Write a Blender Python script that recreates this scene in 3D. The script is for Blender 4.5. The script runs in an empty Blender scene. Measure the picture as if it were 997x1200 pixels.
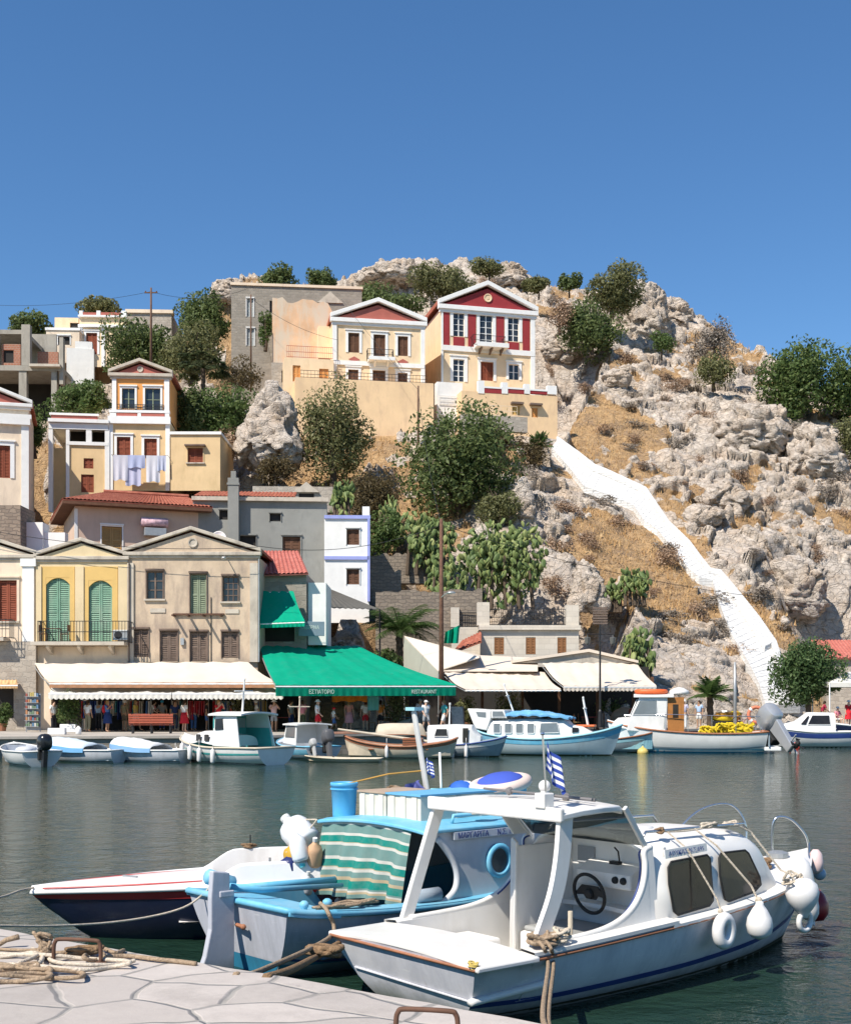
import bpy, math, random
import numpy as np
from mathutils import Vector, Matrix
from mathutils.bvhtree import BVHTree
R = math.radians
F, HZ, EYE, CX = 1450.0, 823.0, 2.6, 498.5   # focal length in pixels, horizon row, eye height over the water, centre column
scene = bpy.context.scene
col = scene.collection
def at(px, py, d):
 return Vector(((px - CX) / F * d, d, EYE + (HZ - py) / F * d))
def on_z(px, py, z):
 d = (EYE - z) * F / (py - HZ)
 return Vector(((px - CX) / F * d, d, z))
# ---------------------------------------------------------------- numpy noise
def _h(ix, iy, iz, s):
 n = (ix * 374761393 + iy * 668265263 + iz * 2147483647 + s * 974634777) & 0xFFFFFFFF
 n = ((n ^ (n >> 13)) * 1274126177) & 0xFFFFFFFF
 n = ((n ^ (n >> 16)) * 2246822519) & 0xFFFFFFFF
 return ((n ^ (n >> 15)) & 0xFFFFFF) / float(0xFFFFFF)
def vnoise(p, s=0):
 f = np.floor(p); i = f.astype(np.int64); t = p - f; t = t * t * t * (t * (t * 6 - 15) + 10)
 r = 0
 for dx in (0, 1):
  for dy in (0, 1):
   for dz in (0, 1):
    w = (t[:, 0] if dx else 1 - t[:, 0]) * (t[:, 1] if dy else 1 - t[:, 1]) * (t[:, 2] if dz else 1 - t[:, 2])
    r = r + w * _h(i[:, 0] + dx, i[:, 1] + dy, i[:, 2] + dz, s)
 return r * 2 - 1
def fbm(p, o=4, s=0, g=.5):
 r = 0; a = 1; tot = 0
 for k in range(o):
  r = r + a * vnoise(p * 2 ** k + 17.3 * k, s + k); tot += a; a *= g
 return r / tot
def voro(p, s=0):
 i = np.floor(p).astype(np.int64)
 f1 = np.full(len(p), 9.); f2 = np.full(len(p), 9.); idv = np.zeros(len(p)); off = np.zeros((len(p), 3))
 for dx in (-1, 0, 1):
  for dy in (-1, 0, 1):
   for dz in (-1, 0, 1):
    a, b, c = i[:, 0] + dx, i[:, 1] + dy, i[:, 2] + dz
    q0 = a + _h(a, b, c, s); q1 = b + _h(a, b, c, s + 1); q2 = c + _h(a, b, c, s + 2)
    d = np.sqrt((q0 - p[:, 0]) ** 2 + (q1 - p[:, 1]) ** 2 + (q2 - p[:, 2]) ** 2)
    n1 = d < f1
    idv = np.where(n1, _h(a, b, c, s + 3), idv); off[n1] = (p - np.stack([q0, q1, q2], 1))[n1]
    f2 = np.where(n1, f1, np.minimum(f2, d)); f1 = np.where(n1, d, f1)
 return f1, f2, idv, off
def sstep(a, b, x):
 t = np.clip((x - a) / (b - a), 0, 1); return t * t * (3 - 2 * t)
# ---------------------------------------------------------------- tagging
def tag(o, label=None, cat=None, group=None, kind=None):
 if label: o['label'] = label
 if cat: o['category'] = cat
 if group: o['group'] = group
 if kind: o['kind'] = kind
 return o
def thing(name, label, cat, loc=(0, 0, 0), rz=0, group=None):
 o = bpy.data.objects.new(name, None); col.objects.link(o)
 o.empty_display_size = .2
 o.location = loc; o.rotation_euler = (0, 0, rz)
 return tag(o, label, cat, group)
def kids(o): return [c for c in bpy.data.objects if c.parent == o]
def copy_tree(o, parent=None, ks=None):
 ks = kids(o)
 c = o.copy(); col.objects.link(c)
 c.parent = parent
 for k in ks: copy_tree(k, c)
 return c
# ---------------------------------------------------------------- mesh builder
def frame_of(d):
 d = Vector(d).normalized()
 a = Vector((0, 0, 1)) if abs(d.z) < .9 else Vector((1, 0, 0))
 u = d.cross(a).normalized(); return u, d.cross(u).normalized()
class MB:
 def __init__(s): s.v = []; s.f = []; s.m = []
 def add(s, vs, fs, mi=0):
  k = len(s.v); s.v += [tuple(p) for p in vs]
  s.f += [tuple(i + k for i in f) for f in fs]; s.m += [mi] * len(fs); return s
 def hexa(s, p, mi=0):     # 8 corners: bottom loop then top loop
  return s.add(p, [(3, 2, 1, 0), (4, 5, 6, 7), (0, 1, 5, 4), (1, 2, 6, 5), (2, 3, 7, 6), (3, 0, 4, 7)], mi)
 def box(s, x0, x1, y0, y1, z0, z1, mi=0):
  return s.hexa([(x0, y0, z0), (x1, y0, z0), (x1, y1, z0), (x0, y1, z0), (x0, y0, z1), (x1, y0, z1), (x1, y1, z1), (x0, y1, z1)], mi)
 def bar(s, a, b, w, h, mi=0, up=(0, 0, 1)):   # rectangular bar from a to b
  a = Vector(a); b = Vector(b); d = (b - a).normalized(); up = Vector(up)
  if abs(d.dot(up)) > .97: up = Vector((0, 1, 0))
  u = d.cross(up).normalized(); v = u.cross(d).normalized()
  c = [(-w / 2, -h / 2), (w / 2, -h / 2), (w / 2, h / 2), (-w / 2, h / 2)]
  return s.hexa([a + u * x + v * y for x, y in c] + [b + u * x + v * y for x, y in c], mi)
 def tube(s, path, r, n=6, closed=False, mi=0):
  P = [Vector(p) for p in path]; m = len(P); rr = r if hasattr(r, '__len__') else [r] * m
  vs = []; pu = None
  for i in range(m):
   d = (P[(i + 1) % m] - P[i - 1]) if (closed or 0 < i < m - 1) else (P[1] - P[0] if i == 0 else P[-1] - P[-2])
   if d.length < 1e-9: d = Vector((0, 0, 1))
   d.normalize()
   if pu is None: u, w = frame_of(d)
   else:
    u = pu - d * pu.dot(d)
    u = u.normalized() if u.length > 1e-6 else frame_of(d)[0]
    w = d.cross(u)
   pu = u
   for k in range(n):
    a = 2 * math.pi * k / n; vs.append(P[i] + (u * math.cos(a) + w * math.sin(a)) * rr[i])
  fs = []
  for i in range(m if closed else m - 1):
   j = (i + 1) % m
   for k in range(n):
    fs.append((i * n + k, i * n + (k + 1) % n, j * n + (k + 1) % n, j * n + k))
  if not closed: fs += [tuple(range(n))[::-1], tuple((m - 1) * n + k for k in range(n))]
  return s.add(vs, fs, mi)
 def lathe(s, prof, n=16, o=(0, 0, 0), ax=(0, 0, 1), mi=0, cap=True):
  u, w = frame_of(ax); ax = Vector(ax).normalized(); o = Vector(o); vs = []
  for r, z in prof:
   for k in range(n):
    a = 2 * math.pi * k / n; vs.append(o + ax * z + (u * math.cos(a) + w * math.sin(a)) * r)
  m = len(prof); fs = []
  for i in range(m - 1):
   for k in range(n): fs.append((i * n + k, i * n + (k + 1) % n, (i + 1) * n + (k + 1) % n, (i + 1) * n + k))
  if cap: fs += [tuple(range(n))[::-1], tuple((m - 1) * n + k for k in range(n))]
  return s.add(vs, fs, mi)
 def ball(s, c, r, n=12, m=8, mi=0, rot=None):
  rx, ry, rz = r if hasattr(r, '__len__') else (r, r, r); vs = []; c = Vector(c)
  for i in range(m + 1):
   t = math.pi * i / m
   for k in range(n):
    a = 2 * math.pi * k / n
    p = Vector((rx * math.sin(t) * math.cos(a), ry * math.sin(t) * math.sin(a), rz * math.cos(t)))
    vs.append(c + (rot @ p if rot else p))
  fs = [(i * n + k, (i + 1) * n + k, (i + 1) * n + (k + 1) % n, i * n + (k + 1) % n) for i in range(m) for k in range(n)]
  return s.add(vs, fs, mi)
 def grid(s, G, mi=0, flip=False):
  a = len(G); b = len(G[0]); vs = [p for row in G for p in row]
  fs = [((i * b + j, (i + 1) * b + j, (i + 1) * b + j + 1, i * b + j + 1) if flip else (i * b + j, i * b + j + 1, (i + 1) * b + j + 1, (i + 1) * b + j)) for i in range(a - 1) for j in range(b - 1)]
  return s.add(vs, fs, mi)
 def slab(s, G, off, mi=0):      # a sheet given a thickness: off = Vector
  off = Vector(off); a = len(G); b = len(G[0])
  s.grid(G, mi); G2 = [[Vector(p) + off for p in row] for row in G]; s.grid(G2, mi, True)
  edge = [(0, j) for j in range(b)] + [(i, b - 1) for i in range(1, a)] + [(a - 1, j) for j in range(b - 2, -1, -1)] + [(i, 0) for i in range(a - 2, 0, -1)]
  n = len(edge); vs = [G[i][j] for i, j in edge] + [G2[i][j] for i, j in edge]
  return s.add(vs, [(k, (k + 1) % n, (k + 1) % n + n, k + n) for k in range(n)], mi)
 def prism(s, poly, off, mi=0):  # closed 3-D polygon extruded by off
  off = Vector(off); n = len(poly); vs = [Vector(p) for p in poly]; vs = vs + [p + off for p in vs]
  return s.add(vs, [tuple(range(n))[::-1], tuple(range(n, 2 * n))] + [(k, (k + 1) % n, (k + 1) % n + n, k + n) for k in range(n)], mi)
 def build(s, name, mat, parent=None, smooth=False, bevel=0, fix=True, solid=0, auto=None):
  me = bpy.data.meshes.new(name); me.from_pydata(s.v, [], s.f)
  mats = mat if isinstance(mat, (list, tuple)) else [mat]
  for m in mats: me.materials.append(m)
  if len(mats) > 1: me.polygons.foreach_set('material_index', s.m)
  if fix:
   import bmesh
   bm = bmesh.new(); bm.from_mesh(me); bmesh.ops.remove_doubles(bm, verts=bm.verts, dist=1e-5)
   bmesh.ops.recalc_face_normals(bm, faces=bm.faces); bm.to_mesh(me); bm.free()
  if smooth: me.shade_smooth()
  if auto:
   me.shade_smooth(); me.set_sharp_from_angle(angle=R(auto))
  o = bpy.data.objects.new(name, me); col.objects.link(o)
  if parent is not None: o.parent = parent
  if solid:
   m = o.modifiers.new('s', 'SOLIDIFY'); m.thickness = solid; m.offset = 0
  if bevel:
   m = o.modifiers.new('b', 'BEVEL'); m.width = bevel; m.segments = 2; m.limit_method = 'ANGLE'; m.angle_limit = R(40)
  return o
def np_mesh(name, V, Fq, mat, parent=None, smooth=False, attr=None):
 V = np.asarray(V, dtype=np.float32); Fq = np.asarray(Fq, dtype=np.int32); k = Fq.shape[1]
 me = bpy.data.meshes.new(name); me.vertices.add(len(V)); me.vertices.foreach_set('co', V.ravel())
 me.loops.add(Fq.size); me.loops.foreach_set('vertex_index', Fq.ravel())
 me.polygons.add(len(Fq)); me.polygons.foreach_set('loop_start', np.arange(0, Fq.size, k, dtype=np.int32))
 me.update(calc_edges=True); me.validate()
 for m in (mat if isinstance(mat, (list, tuple)) else [mat]): me.materials.append(m)
 if smooth: me.shade_smooth()
 for n, a in (attr or {}).items():
  at_ = me.attributes.new(n, 'FLOAT', 'POINT'); at_.data.foreach_set('value', np.asarray(a, dtype=np.float32))
 o = bpy.data.objects.new(name, me); col.objects.link(o)
 if parent is not None: o.parent = parent
 return o
def spline(pts, n=8, closed=False):
 P = [Vector(p) for p in pts]; m = len(P); out = []
 for i in range(m if closed else m - 1):
  g = lambda k: P[k % m] if closed else P[max(0, min(m - 1, k))]
  a, b, c, d = g(i - 1), g(i), g(i + 1), g(i + 2)
  for k in range(n):
   t = k / n
   out.append(.5 * ((2 * b) + (c - a) * t + (2 * a - 5 * b + 4 * c - d) * t * t + (3 * b - a - 3 * c + d) * t ** 3))
 if not closed: out.append(P[-1])
 return out
def sag(a, b, s, n=14):
 a = Vector(a); b = Vector(b)
 return [a.lerp(b, i / n) - Vector((0, 0, 4 * s * (i / n) * (1 - i / n))) for i in range(n + 1)]
# ---------------------------------------------------------------- materials
class N:
 def __init__(s, name):
  s.m = bpy.data.materials.new(name); s.m.use_nodes = True; s.t = s.m.node_tree; s.b = s.t.nodes['Principled BSDF']
  s.tc = None
 def n(s, ty, **k):
  x = s.t.nodes.new(ty)
  for a, v in k.items(): setattr(x, a, v)
  return x
 def L(s, a, b): s.t.links.new(a, b)
 def obj(s):
  if not s.tc: s.tc = s.n('ShaderNodeTexCoord').outputs['Object']
  return s.tc
 def mapped(s, sc, rot=(0, 0, 0), vec=None):
  m = s.n('ShaderNodeMapping'); m.inputs['Scale'].default_value = sc; m.inputs['Rotation'].default_value = rot
  s.L(vec or s.obj(), m.inputs[0]); return m.outputs[0]
 def noise(s, sc, det=5, ro=.6, vec=None, dist=0):
  x = s.n('ShaderNodeTexNoise'); x.inputs['Scale'].default_value = sc; x.inputs['Detail'].default_value = det
  x.inputs['Roughness'].default_value = ro; x.inputs['Distortion'].default_value = dist; s.L(vec or s.obj(), x.inputs['Vector']); return x.outputs['Fac']
 def ramp(s, fac, stops, interp='LINEAR'):
  x = s.n('ShaderNodeValToRGB'); e = x.color_ramp; e.interpolation = interp
  while len(e.elements) < len(stops): e.elements.new(.5)
  for el, (p, c) in zip(e.elements, stops):
   el.position = p; el.color = (c, c, c, 1) if not hasattr(c, '__len__') else (*c, 1)
  s.L(fac, x.inputs[0]); return x.outputs[0]
 def mix(s, fac, a, b, mode='MIX'):
  x = s.n('ShaderNodeMix', data_type='RGBA', blend_type=mode)
  for sock, v in ((x.inputs[0], fac), (x.inputs[6], a), (x.inputs[7], b)):
   if isinstance(v, bpy.types.NodeSocket): s.L(v, sock)
   elif hasattr(v, '__len__'): sock.default_value = (*v, 1)
   else: sock.default_value = v
  return x.outputs[2]
 def math(s, op, a, b=0):
  x = s.n('ShaderNodeMath', operation=op)
  for sock, v in ((x.inputs[0], a), (x.inputs[1], b)):
   if isinstance(v, bpy.types.NodeSocket): s.L(v, sock)
   else: sock.default_value = v
  return x.outputs[0]
 def bump(s, h, st=.4, dist=.05):
  x = s.n('ShaderNodeBump'); x.inputs['Strength'].default_value = st; x.inputs['Distance'].default_value = dist
  s.L(h, x.inputs['Height']); s.L(x.outputs[0], s.b.inputs['Normal']); return x
 def out(s, c, rough=.8, spec=.3, metal=0):
  if isinstance(c, bpy.types.NodeSocket): s.L(c, s.b.inputs['Base Color'])
  else: s.b.inputs['Base Color'].default_value = (*c, 1)
  s.b.inputs['Roughness'].default_value = rough; s.b.inputs['Specular IOR Level'].default_value = spec; s.b.inputs['Metallic'].default_value = metal
  return s.m
def sc3(c, k): return tuple(min(1, x * k) for x in c)
_mc = {}
def mat(name, c, rough=.7, var=.12, scale=2., spec=.3, metal=0, bump=0, bs=30, stain=None, sa=(.55, .75), ss=1.2):
 """a painted, plastered or plain material: colour broken by noise, optional streaky stain"""
 if name in _mc: return _mc[name]
 n = N(name); f = n.noise(scale, 6)
 base = n.ramp(f, [(.3, sc3(c, 1 - var)), (.7, sc3(c, 1 + var))])
 if stain:
  v = n.mapped((ss, ss, ss * .35)); g = n.noise(1.3, 8, .68, v)
  base = n.mix(n.ramp(g, [(sa[0], 0), (sa[1], 1)]), base, stain)
 if bump: n.bump(n.noise(bs, 4), bump, .02)
 _mc[name] = n.out(base, rough, spec, metal); return _mc[name]
def masonry(name, c1, c2, mortar, bw=.5, bh=.25, ms=.02, bump=.6, jitter=.25):
 if name in _mc: return _mc[name]
 n = N(name); o = n.obj(); sx = n.n('ShaderNodeSeparateXYZ'); n.L(o, sx.inputs[0])
 cb = n.n('ShaderNodeCombineXYZ'); n.L(n.math('ADD', sx.outputs[0], sx.outputs[1]), cb.inputs[0]); n.L(sx.outputs[2], cb.inputs[1])
 nz = n.n('ShaderNodeTexNoise'); nz.inputs['Scale'].default_value = 2.5; n.L(o, nz.inputs['Vector'])
 va = n.n('ShaderNodeVectorMath', operation='MULTIPLY_ADD'); n.L(nz.outputs['Color'], va.inputs[0]); va.inputs[1].default_value = (jitter,) * 3; n.L(cb.outputs[0], va.inputs[2])
 b = n.n('ShaderNodeTexBrick'); n.L(va.outputs[0], b.inputs['Vector'])
 for k, v in (('Color1', c1), ('Color2', c2), ('Mortar', mortar)): b.inputs[k].default_value = (*v, 1)
 b.inputs['Scale'].default_value = 1; b.inputs['Mortar Size'].default_value = ms; b.inputs['Mortar Smooth'].default_value = .3; b.inputs['Bias'].default_value = 0
 b.inputs['Brick Width'].default_value = bw; b.inputs['Row Height'].default_value = bh
 g = n.noise(1.1, 8, .7)
 c = n.mix(n.ramp(g, [(.35, .0), (.75, .5)]), b.outputs['Color'], sc3(c1, .62))
 h = n.mix(.4, n.ramp(b.outputs['Fac'], [(0, 1), (1, 0)]), n.noise(9, 5))
 n.bump(h, bump, .05); _mc[name] = n.out(c, .9, .15); return _mc[name]
def leafmat(name, c1, c2, c3=None, trans=.42):
 if name in _mc: return _mc[name]
 n = N(name); g = n.n('ShaderNodeNewGeometry'); st = [(0, c1), (.6, c2)] + ([(1, c3)] if c3 else [])
 c = n.ramp(g.outputs['Random Per Island'], st)
 c = n.mix(n.ramp(n.noise(.9, 3), [(.35, 0), (.7, .45)]), c, sc3(c2, 1.25))
 n.out(c, .55, .25)
 tr = n.n('ShaderNodeBsdfTranslucent'); n.L(c, tr.inputs[0]); ms = n.n('ShaderNodeMixShader'); ms.inputs[0].default_value = trans
 o = n.t.nodes['Material Output']; n.L(n.b.outputs[0], ms.inputs[1]); n.L(tr.outputs[0], ms.inputs[2]); n.L(ms.outputs[0], o.inputs[0])
 _mc[name] = n.m; return n.m
def glassmat(name, c, alpha, rough=.04):     # tinted pane: part mirror, part see-through
 if name in _mc: return _mc[name]
 n = N(name); n.out(c, rough, .6); t = n.n('ShaderNodeBsdfTransparent'); t.inputs[0].default_value = (.75, .8, .8, 1)
 ms = n.n('ShaderNodeMixShader'); ms.inputs[0].default_value = alpha; o = n.t.nodes['Material Output']
 n.L(t.outputs[0], ms.inputs[1]); n.L(n.b.outputs[0], ms.inputs[2]); n.L(ms.outputs[0], o.inputs[0]); _mc[name] = n.m; return n.m
# ================================================================ camera, light, sky
cam = bpy.data.objects.new('camera', bpy.data.cameras.new('camera')); col.objects.link(cam); scene.camera = cam
cam.location = (0, 0, EYE); cam.rotation_euler = (R(90), 0, 0)
cam.data.sensor_fit = 'HORIZONTAL'; cam.data.sensor_width = 36; cam.data.lens = 36 * F / 997
cam.data.shift_y = (HZ - 600) / 997; cam.data.clip_end = 2000; cam.data.clip_start = .1
SUN = Vector((-.44, -.48, .76)).normalized()
w = bpy.data.worlds.new('World'); scene.world = w; w.use_nodes = True
nt = w.node_tree; sky = nt.nodes.new('ShaderNodeTexSky'); sky.sky_type = 'NISHITA'; sky.sun_disc = False
sky.sun_elevation = math.asin(SUN.z); sky.sun_rotation = math.atan2(SUN.x, SUN.y); sky.air_density = 1.0; sky.dust_density = 0; sky.ozone_density = 5; sky.altitude = 0
hs = nt.nodes.new('ShaderNodeHueSaturation'); hs.inputs['Saturation'].default_value = 1.15; hs.inputs['Value'].default_value = 1.16; nt.links.new(sky.outputs[0], hs.inputs['Color']); nt.links.new(hs.outputs[0], nt.nodes['Background'].inputs[0]); nt.nodes['Background'].inputs[1].default_value = .085
sl = bpy.data.lights.new('sun', 'SUN'); sl.energy = 4.6; sl.angle = R(.53); sl.color = (1, .93, .82)
so = bpy.data.objects.new('sun', sl); col.objects.link(so); so.rotation_euler = (-SUN).to_track_quat('-Z', 'Y').to_euler(); so.location = (0, 0, 80)
scene.view_settings.view_transform = 'Standard'; scene.view_settings.look = 'None'; scene.view_settings.exposure = .56; scene.view_settings.gamma = 1
scene.cycles.max_bounces = 6; scene.cycles.use_denoising = True; scene.cycles.transparent_max_bounces = 12
scene.cycles.caustics_reflective = False; scene.cycles.caustics_refractive = False
# ================================================================ water
n = N('water'); o_ = n.obj()
a = n.noise(1.0, 4, .55, n.mapped((1.3, 1.5, 1), (0, 0, R(8))), .4); b_ = n.noise(1.0, 4, .6, n.mapped((3.6, 4.4, 1), (0, 0, R(-10))), .6); c_ = n.noise(1.0, 3, .6, n.mapped((10, 12, 1), (0, 0, R(20))))
h_ = n.math('ADD', n.math('MULTIPLY', a, 1.0), n.math('ADD', n.math('MULTIPLY', b_, .38), n.math('MULTIPLY', c_, .15)))
bp = n.bump(h_, 1.0, .075)
cc = n.mix(n.ramp(n.noise(.06, 3), [(.35, 0), (.7, 1)]), (.010, .031, .023), (.017, .037, .022))
n.out(cc, .045, .5); n.b.inputs['IOR'].default_value = 1.33
WATER = n.m
mb = MB(); mb.add([(-300, -40, 0), (300, -40, 0), (300, 110, 0), (-300, 110, 0)], [(0, 1, 2, 3)])
tag(mb.build('water', WATER, fix=False), kind='structure')
# ================================================================ near quay: crazy paving
n = N('crazy_paving'); wv = n.n('ShaderNodeTexNoise'); wv.inputs['Scale'].default_value = 1.2; n.L(n.obj(), wv.inputs['Vector'])
ad = n.n('ShaderNodeVectorMath', operation='MULTIPLY_ADD'); n.L(wv.outputs['Color'], ad.inputs[0]); ad.inputs[1].default_value = (.35, .35, 0); n.L(n.obj(), ad.inputs[2])
mp = n.mapped((1.9, 2.3, 1), (0, 0, R(20)), ad.outputs[0])
vo = n.n('ShaderNodeTexVoronoi', feature='DISTANCE_TO_EDGE', voronoi_dimensions='2D'); vo.inputs['Scale'].default_value = 1; n.L(mp, vo.inputs['Vector'])
vc = n.n('ShaderNodeTexVoronoi', feature='F1', voronoi_dimensions='2D'); vc.inputs['Scale'].default_value = 1; n.L(mp, vc.inputs['Vector'])
hsv = n.n('ShaderNodeSeparateColor'); n.L(vc.outputs['Color'], hsv.inputs[0])
st = n.ramp(hsv.outputs[0], [(0, (.40, .36, .325)), (.5, (.47, .42, .38)), (1, (.53, .475, .43))])
st = n.mix(n.ramp(n.noise(5, 8, .7), [(.35, 0), (.75, .5)]), st, (.34, .30, .275))
st = n.mix(n.ramp(n.noise(34, 4, .7), [(.5, 0), (.8, .35)]), st, (.46, .43, .40))
wd = n.math('ADD', vo.outputs['Distance'], n.math('MULTIPLY', n.noise(9, 4), .03))
lines = n.ramp(wd, [(.036, 1), (.055, 0)])
pv = n.mix(lines, st, n.ramp(n.noise(6, 5), [(.3, (.25, .235, .215)), (.7, (.36, .335, .31))]))
n.bump(n.mix(.25, n.ramp(wd, [(.02, 0), (.06, 1)]), n.noise(14, 8, .75)), .8, .02)
pv = n.mix(n.ramp(n.noise(1.6, 9, .75), [(.52, 0), (.72, .55)]), pv, (.27, .24, .215)); pv = n.mix(n.ramp(n.noise(3.1, 3, .5), [(.70, 0), (.76, .6)]), pv, (.13, .12, .11))
PAVING = n.out(pv, .85, .2)
CONC = mat('old_concrete', (.30, .27, .24), .9, .2, 1.2, .15, 0, .5, 14, (.13, .12, .10))
e0 = Vector((-3.02, 8.79, 0)); ed = Vector((.814, -.581, 0)); nn_ = Vector((-.581, -.814, 0))
mb = MB(); G = []
rq = random.Random(3); L_ = []
for i in range(-60, 90):
 t = i * .25
 L_.append(e0 + ed * t + nn_ * (.012 * rq.uniform(-1, 1) + .02 * math.sin(t * 1.7)) + Vector((0, 0, 0)))
rows = []
for zz, off in ((-.8, .02), (.93, .0), (.975, .008), (1.0, .04)):
 rows.append([p + nn_ * off + Vector((0, 0, zz)) for p in L_])
mb.grid(rows, 1)
mb.grid([rows[-1], [p + nn_ * 12 + Vector((0, 0, 1.0)) for p in L_]], 0)
tag(mb.build('near_quay', [PAVING, CONC], auto=35), kind='structure')
# ================================================================ far quay
FQ = [(-120, 54), (0, 57.5), (300, 59.5), (560, 66), (760, 72), (1000, 82), (1200, 92)]
def fq_edge(px):
 for (a, da), (b, db) in zip(FQ, FQ[1:]):
  if px <= b: return da + (db - da) * (px - a) / (b - a)
 return FQ[-1][1]
QUAYW = masonry('quay_wall_stone', (.34, .29, .23), (.24, .21, .17), (.30, .27, .23), .9, .35, .03, .6)
QUAYT = mat('quay_top', (.40, .36, .31), .9, .2, .5, .2, 0, .3, 6, (.25, .22, .19))
mb = MB()
el = [Vector(((px - CX) / F * fq_edge(px), fq_edge(px), 0)) for px in range(-120, 1201, 40)]
el = [Vector((-60, 52, 0))] + el + [Vector((110, 104, 0))]
mb.grid([[p + Vector((0, 0, -1)) for p in el], [p + Vector((0, 0, .88)) for p in el]], 1)
mb.grid([[p + Vector((0, -.12, .88)) for p in el], [p + Vector((0, -.12, 1.0)) for p in el]], 0)
mb.grid([[p + Vector((0, 0, .88)) for p in el], [p + Vector((0, -.12, .88)) for p in el]], 0)
mb.grid([[p + Vector((0, -.12, 1.0)) for p in el], [Vector((p.x * 1.3, 125, 1.0)) for p in el]], 0)
tag(mb.build('far_quay', [QUAYT, QUAYW]), kind='structure')
# ================================================================ hillside
SLO = 1.62
def yb(px): return np.interp(px, [-400, 560, 700, 900, 1000, 1400], [73, 74, 77.5, 84, 88, 100])
def hd(px, py):   # distance of the plain slope seen at a pixel
 return (yb(px) + SLO * 1.6) / (1 - SLO * (HZ - np.asarray(py, dtype=float)) / F)
RIDGE = [(-400, 440), (-120, 420), (0, 398), (60, 388), (140, 372), (205, 366), (250, 334), (290, 325), (330, 333), (400, 334), (440, 315), (490, 309), (540, 318), (600, 318), (640, 332), (700, 338), (735, 345), (760, 345), (790, 356), (830, 378), (870, 408), (890, 416), (915, 428), (960, 452), (997, 468), (1120, 500), (1500, 560)]
STL = [(646, 526), (670, 554), (684, 572), (706, 580), (728, 588), (742, 594), (754, 612), (770, 623), (794, 652), (806, 668), (819, 679), (835, 683), (842, 708), (857, 746), (876, 777), (889, 803), (897, 830)]
STR = [(653, 518), (678, 536), (697, 551), (714, 558), (740, 570), (757, 578), (768, 594), (784, 618), (808, 641), (822, 660), (833, 674), (845, 676), (866, 701), (890, 731), (910, 760), (922, 797), (945, 829)]
# level ground cut for buildings: px0, px1, y0, y1, z
def pad(px0, px1, pyb, d0, d1, dz=0): PADS.append((px0, px1, d0, d1, EYE + (HZ - pyb) / F * d0 + dz))
PADS = []
pad(-60, 350, 860, 60, 79, -.3); pad(30, 240, 745, 76, 97, 0); pad(215, 392, 745, 80, 99, 0); pad(360, 445, 720, 78, 96, 0); pad(520, 700, 842, 70, 93, 0); pad(460, 700, 850, 66, 84, -.3)
pad(-60, 40, 625, 84, 96, 0); pad(118, 208, 565, 97, 110, 0); pad(45, 128, 600, 96, 110, -1); pad(195, 268, 560, 98, 110, 0)
pad(-80, 80, 482, 116, 134, -1); pad(50, 212, 425, 128, 160, -1); pad(262, 430, 452, 122, 160, -1.5); pad(325, 510, 510, 117.5, 140, 0); pad(493, 662, 506, 118, 145, 0)
pad(968, 1100, 850, 88, 104, 0)
NC, NR = 680, 440
pxs = np.linspace(-260, 1260, NC); rid = np.interp(pxs, [p[0] for p in RIDGE], [p[1] for p in RIDGE])
V = np.zeros((NR, NC, 3)); PXY = np.zeros((NR, NC, 2)); NV = int(NR * .87)
for j in range(NC):
 py0 = HZ + 1.6 * F / yb(pxs[j]); t = np.linspace(0, 1, NV)
 py = py0 + (rid[j] - py0) * t; d = hd(pxs[j], py); z = EYE + (HZ - py) / F * d
 k = np.arange(1, NR - NV + 1) / (NR - NV)
 y2 = d[-1] + k ** 1.3 * 60; z2 = z[-1] + 1.2 * k - k * k * 30
 V[:, j, 1] = np.concatenate([d, y2]); V[:, j, 2] = np.concatenate([z, z2]); V[:, j, 0] = (pxs[j] - CX) / F * V[:, j, 1]
 PXY[:, j, 0] = pxs[j]; PXY[:, j, 1] = np.concatenate([py, np.full(NR - NV, rid[j])])
P = V.reshape(-1, 3).copy(); Q = PXY.reshape(-1, 2)
warp = np.stack([fbm(P / 5, 3, 41), fbm(P / 5, 3, 51), fbm(P / 5, 3, 61)], 1)
rm = fbm(P / 9.0, 4, 5) * 1.5 + .10 + fbm(P / 2.6, 3, 9) * 1.0 + fbm(P / 1.1, 3, 19) * .7 + .12
for cx, cy, rx, ry, v in [(730, 640, 72, 48, -1.3), (905, 548, 85, 15, -1.2), (800, 592, 60, 14, -1), (770, 505, 60, 18, -.7), (700, 478, 40, 30, -.8), (720, 430, 40, 15, -.6), (860, 620, 50, 14, -.5),
      (880, 500, 75, 40, 1.2), (650, 400, 35, 26, 1), (750, 365, 45, 32, 1.1), (930, 690, 90, 60, .9), (790, 780, 90, 42, 1.3), (612, 585, 38, 45, 1), (315, 505, 50, 55, 1.2), (480, 322, 70, 16, 1), (690, 700, 55, 45, .9), (560, 320, 60, 12, .8), (830, 600, 40, 60, .25), (790, 400, 60, 25, .3)]:
 rm += v * np.exp(-((Q[:, 0] - cx) / rx) ** 2 - ((Q[:, 1] - cy) / ry) ** 2)
rm = sstep(-.05, .38, rm)
def facet(p, sd):   # blocks with flat tilted faces and sharp joints
 a1, a2, ci, of = voro(p, sd); tl = np.stack([np.modf(ci * k_)[0] - .5 for k_ in (97.3, 41.7, 13.1)], 1)
 return (ci - .4) + (tl * of).sum(1) * 2.4, a2 - a1
Pw = P + warp * 1.1 * np.array([1, 1, .6])
b1, e1 = facet(Pw / np.array([4.6, 4.6, 2.6]), 7); b2, e2 = facet(Pw / np.array([1.9, 1.9, 1.05]) + warp * .3, 23); b3, e3 = facet(Pw / np.array([.8, .8, .5]) + warp * .4, 57)
strata = fbm(P / np.array([6, 6, .9]) + warp, 4, 91)
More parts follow.
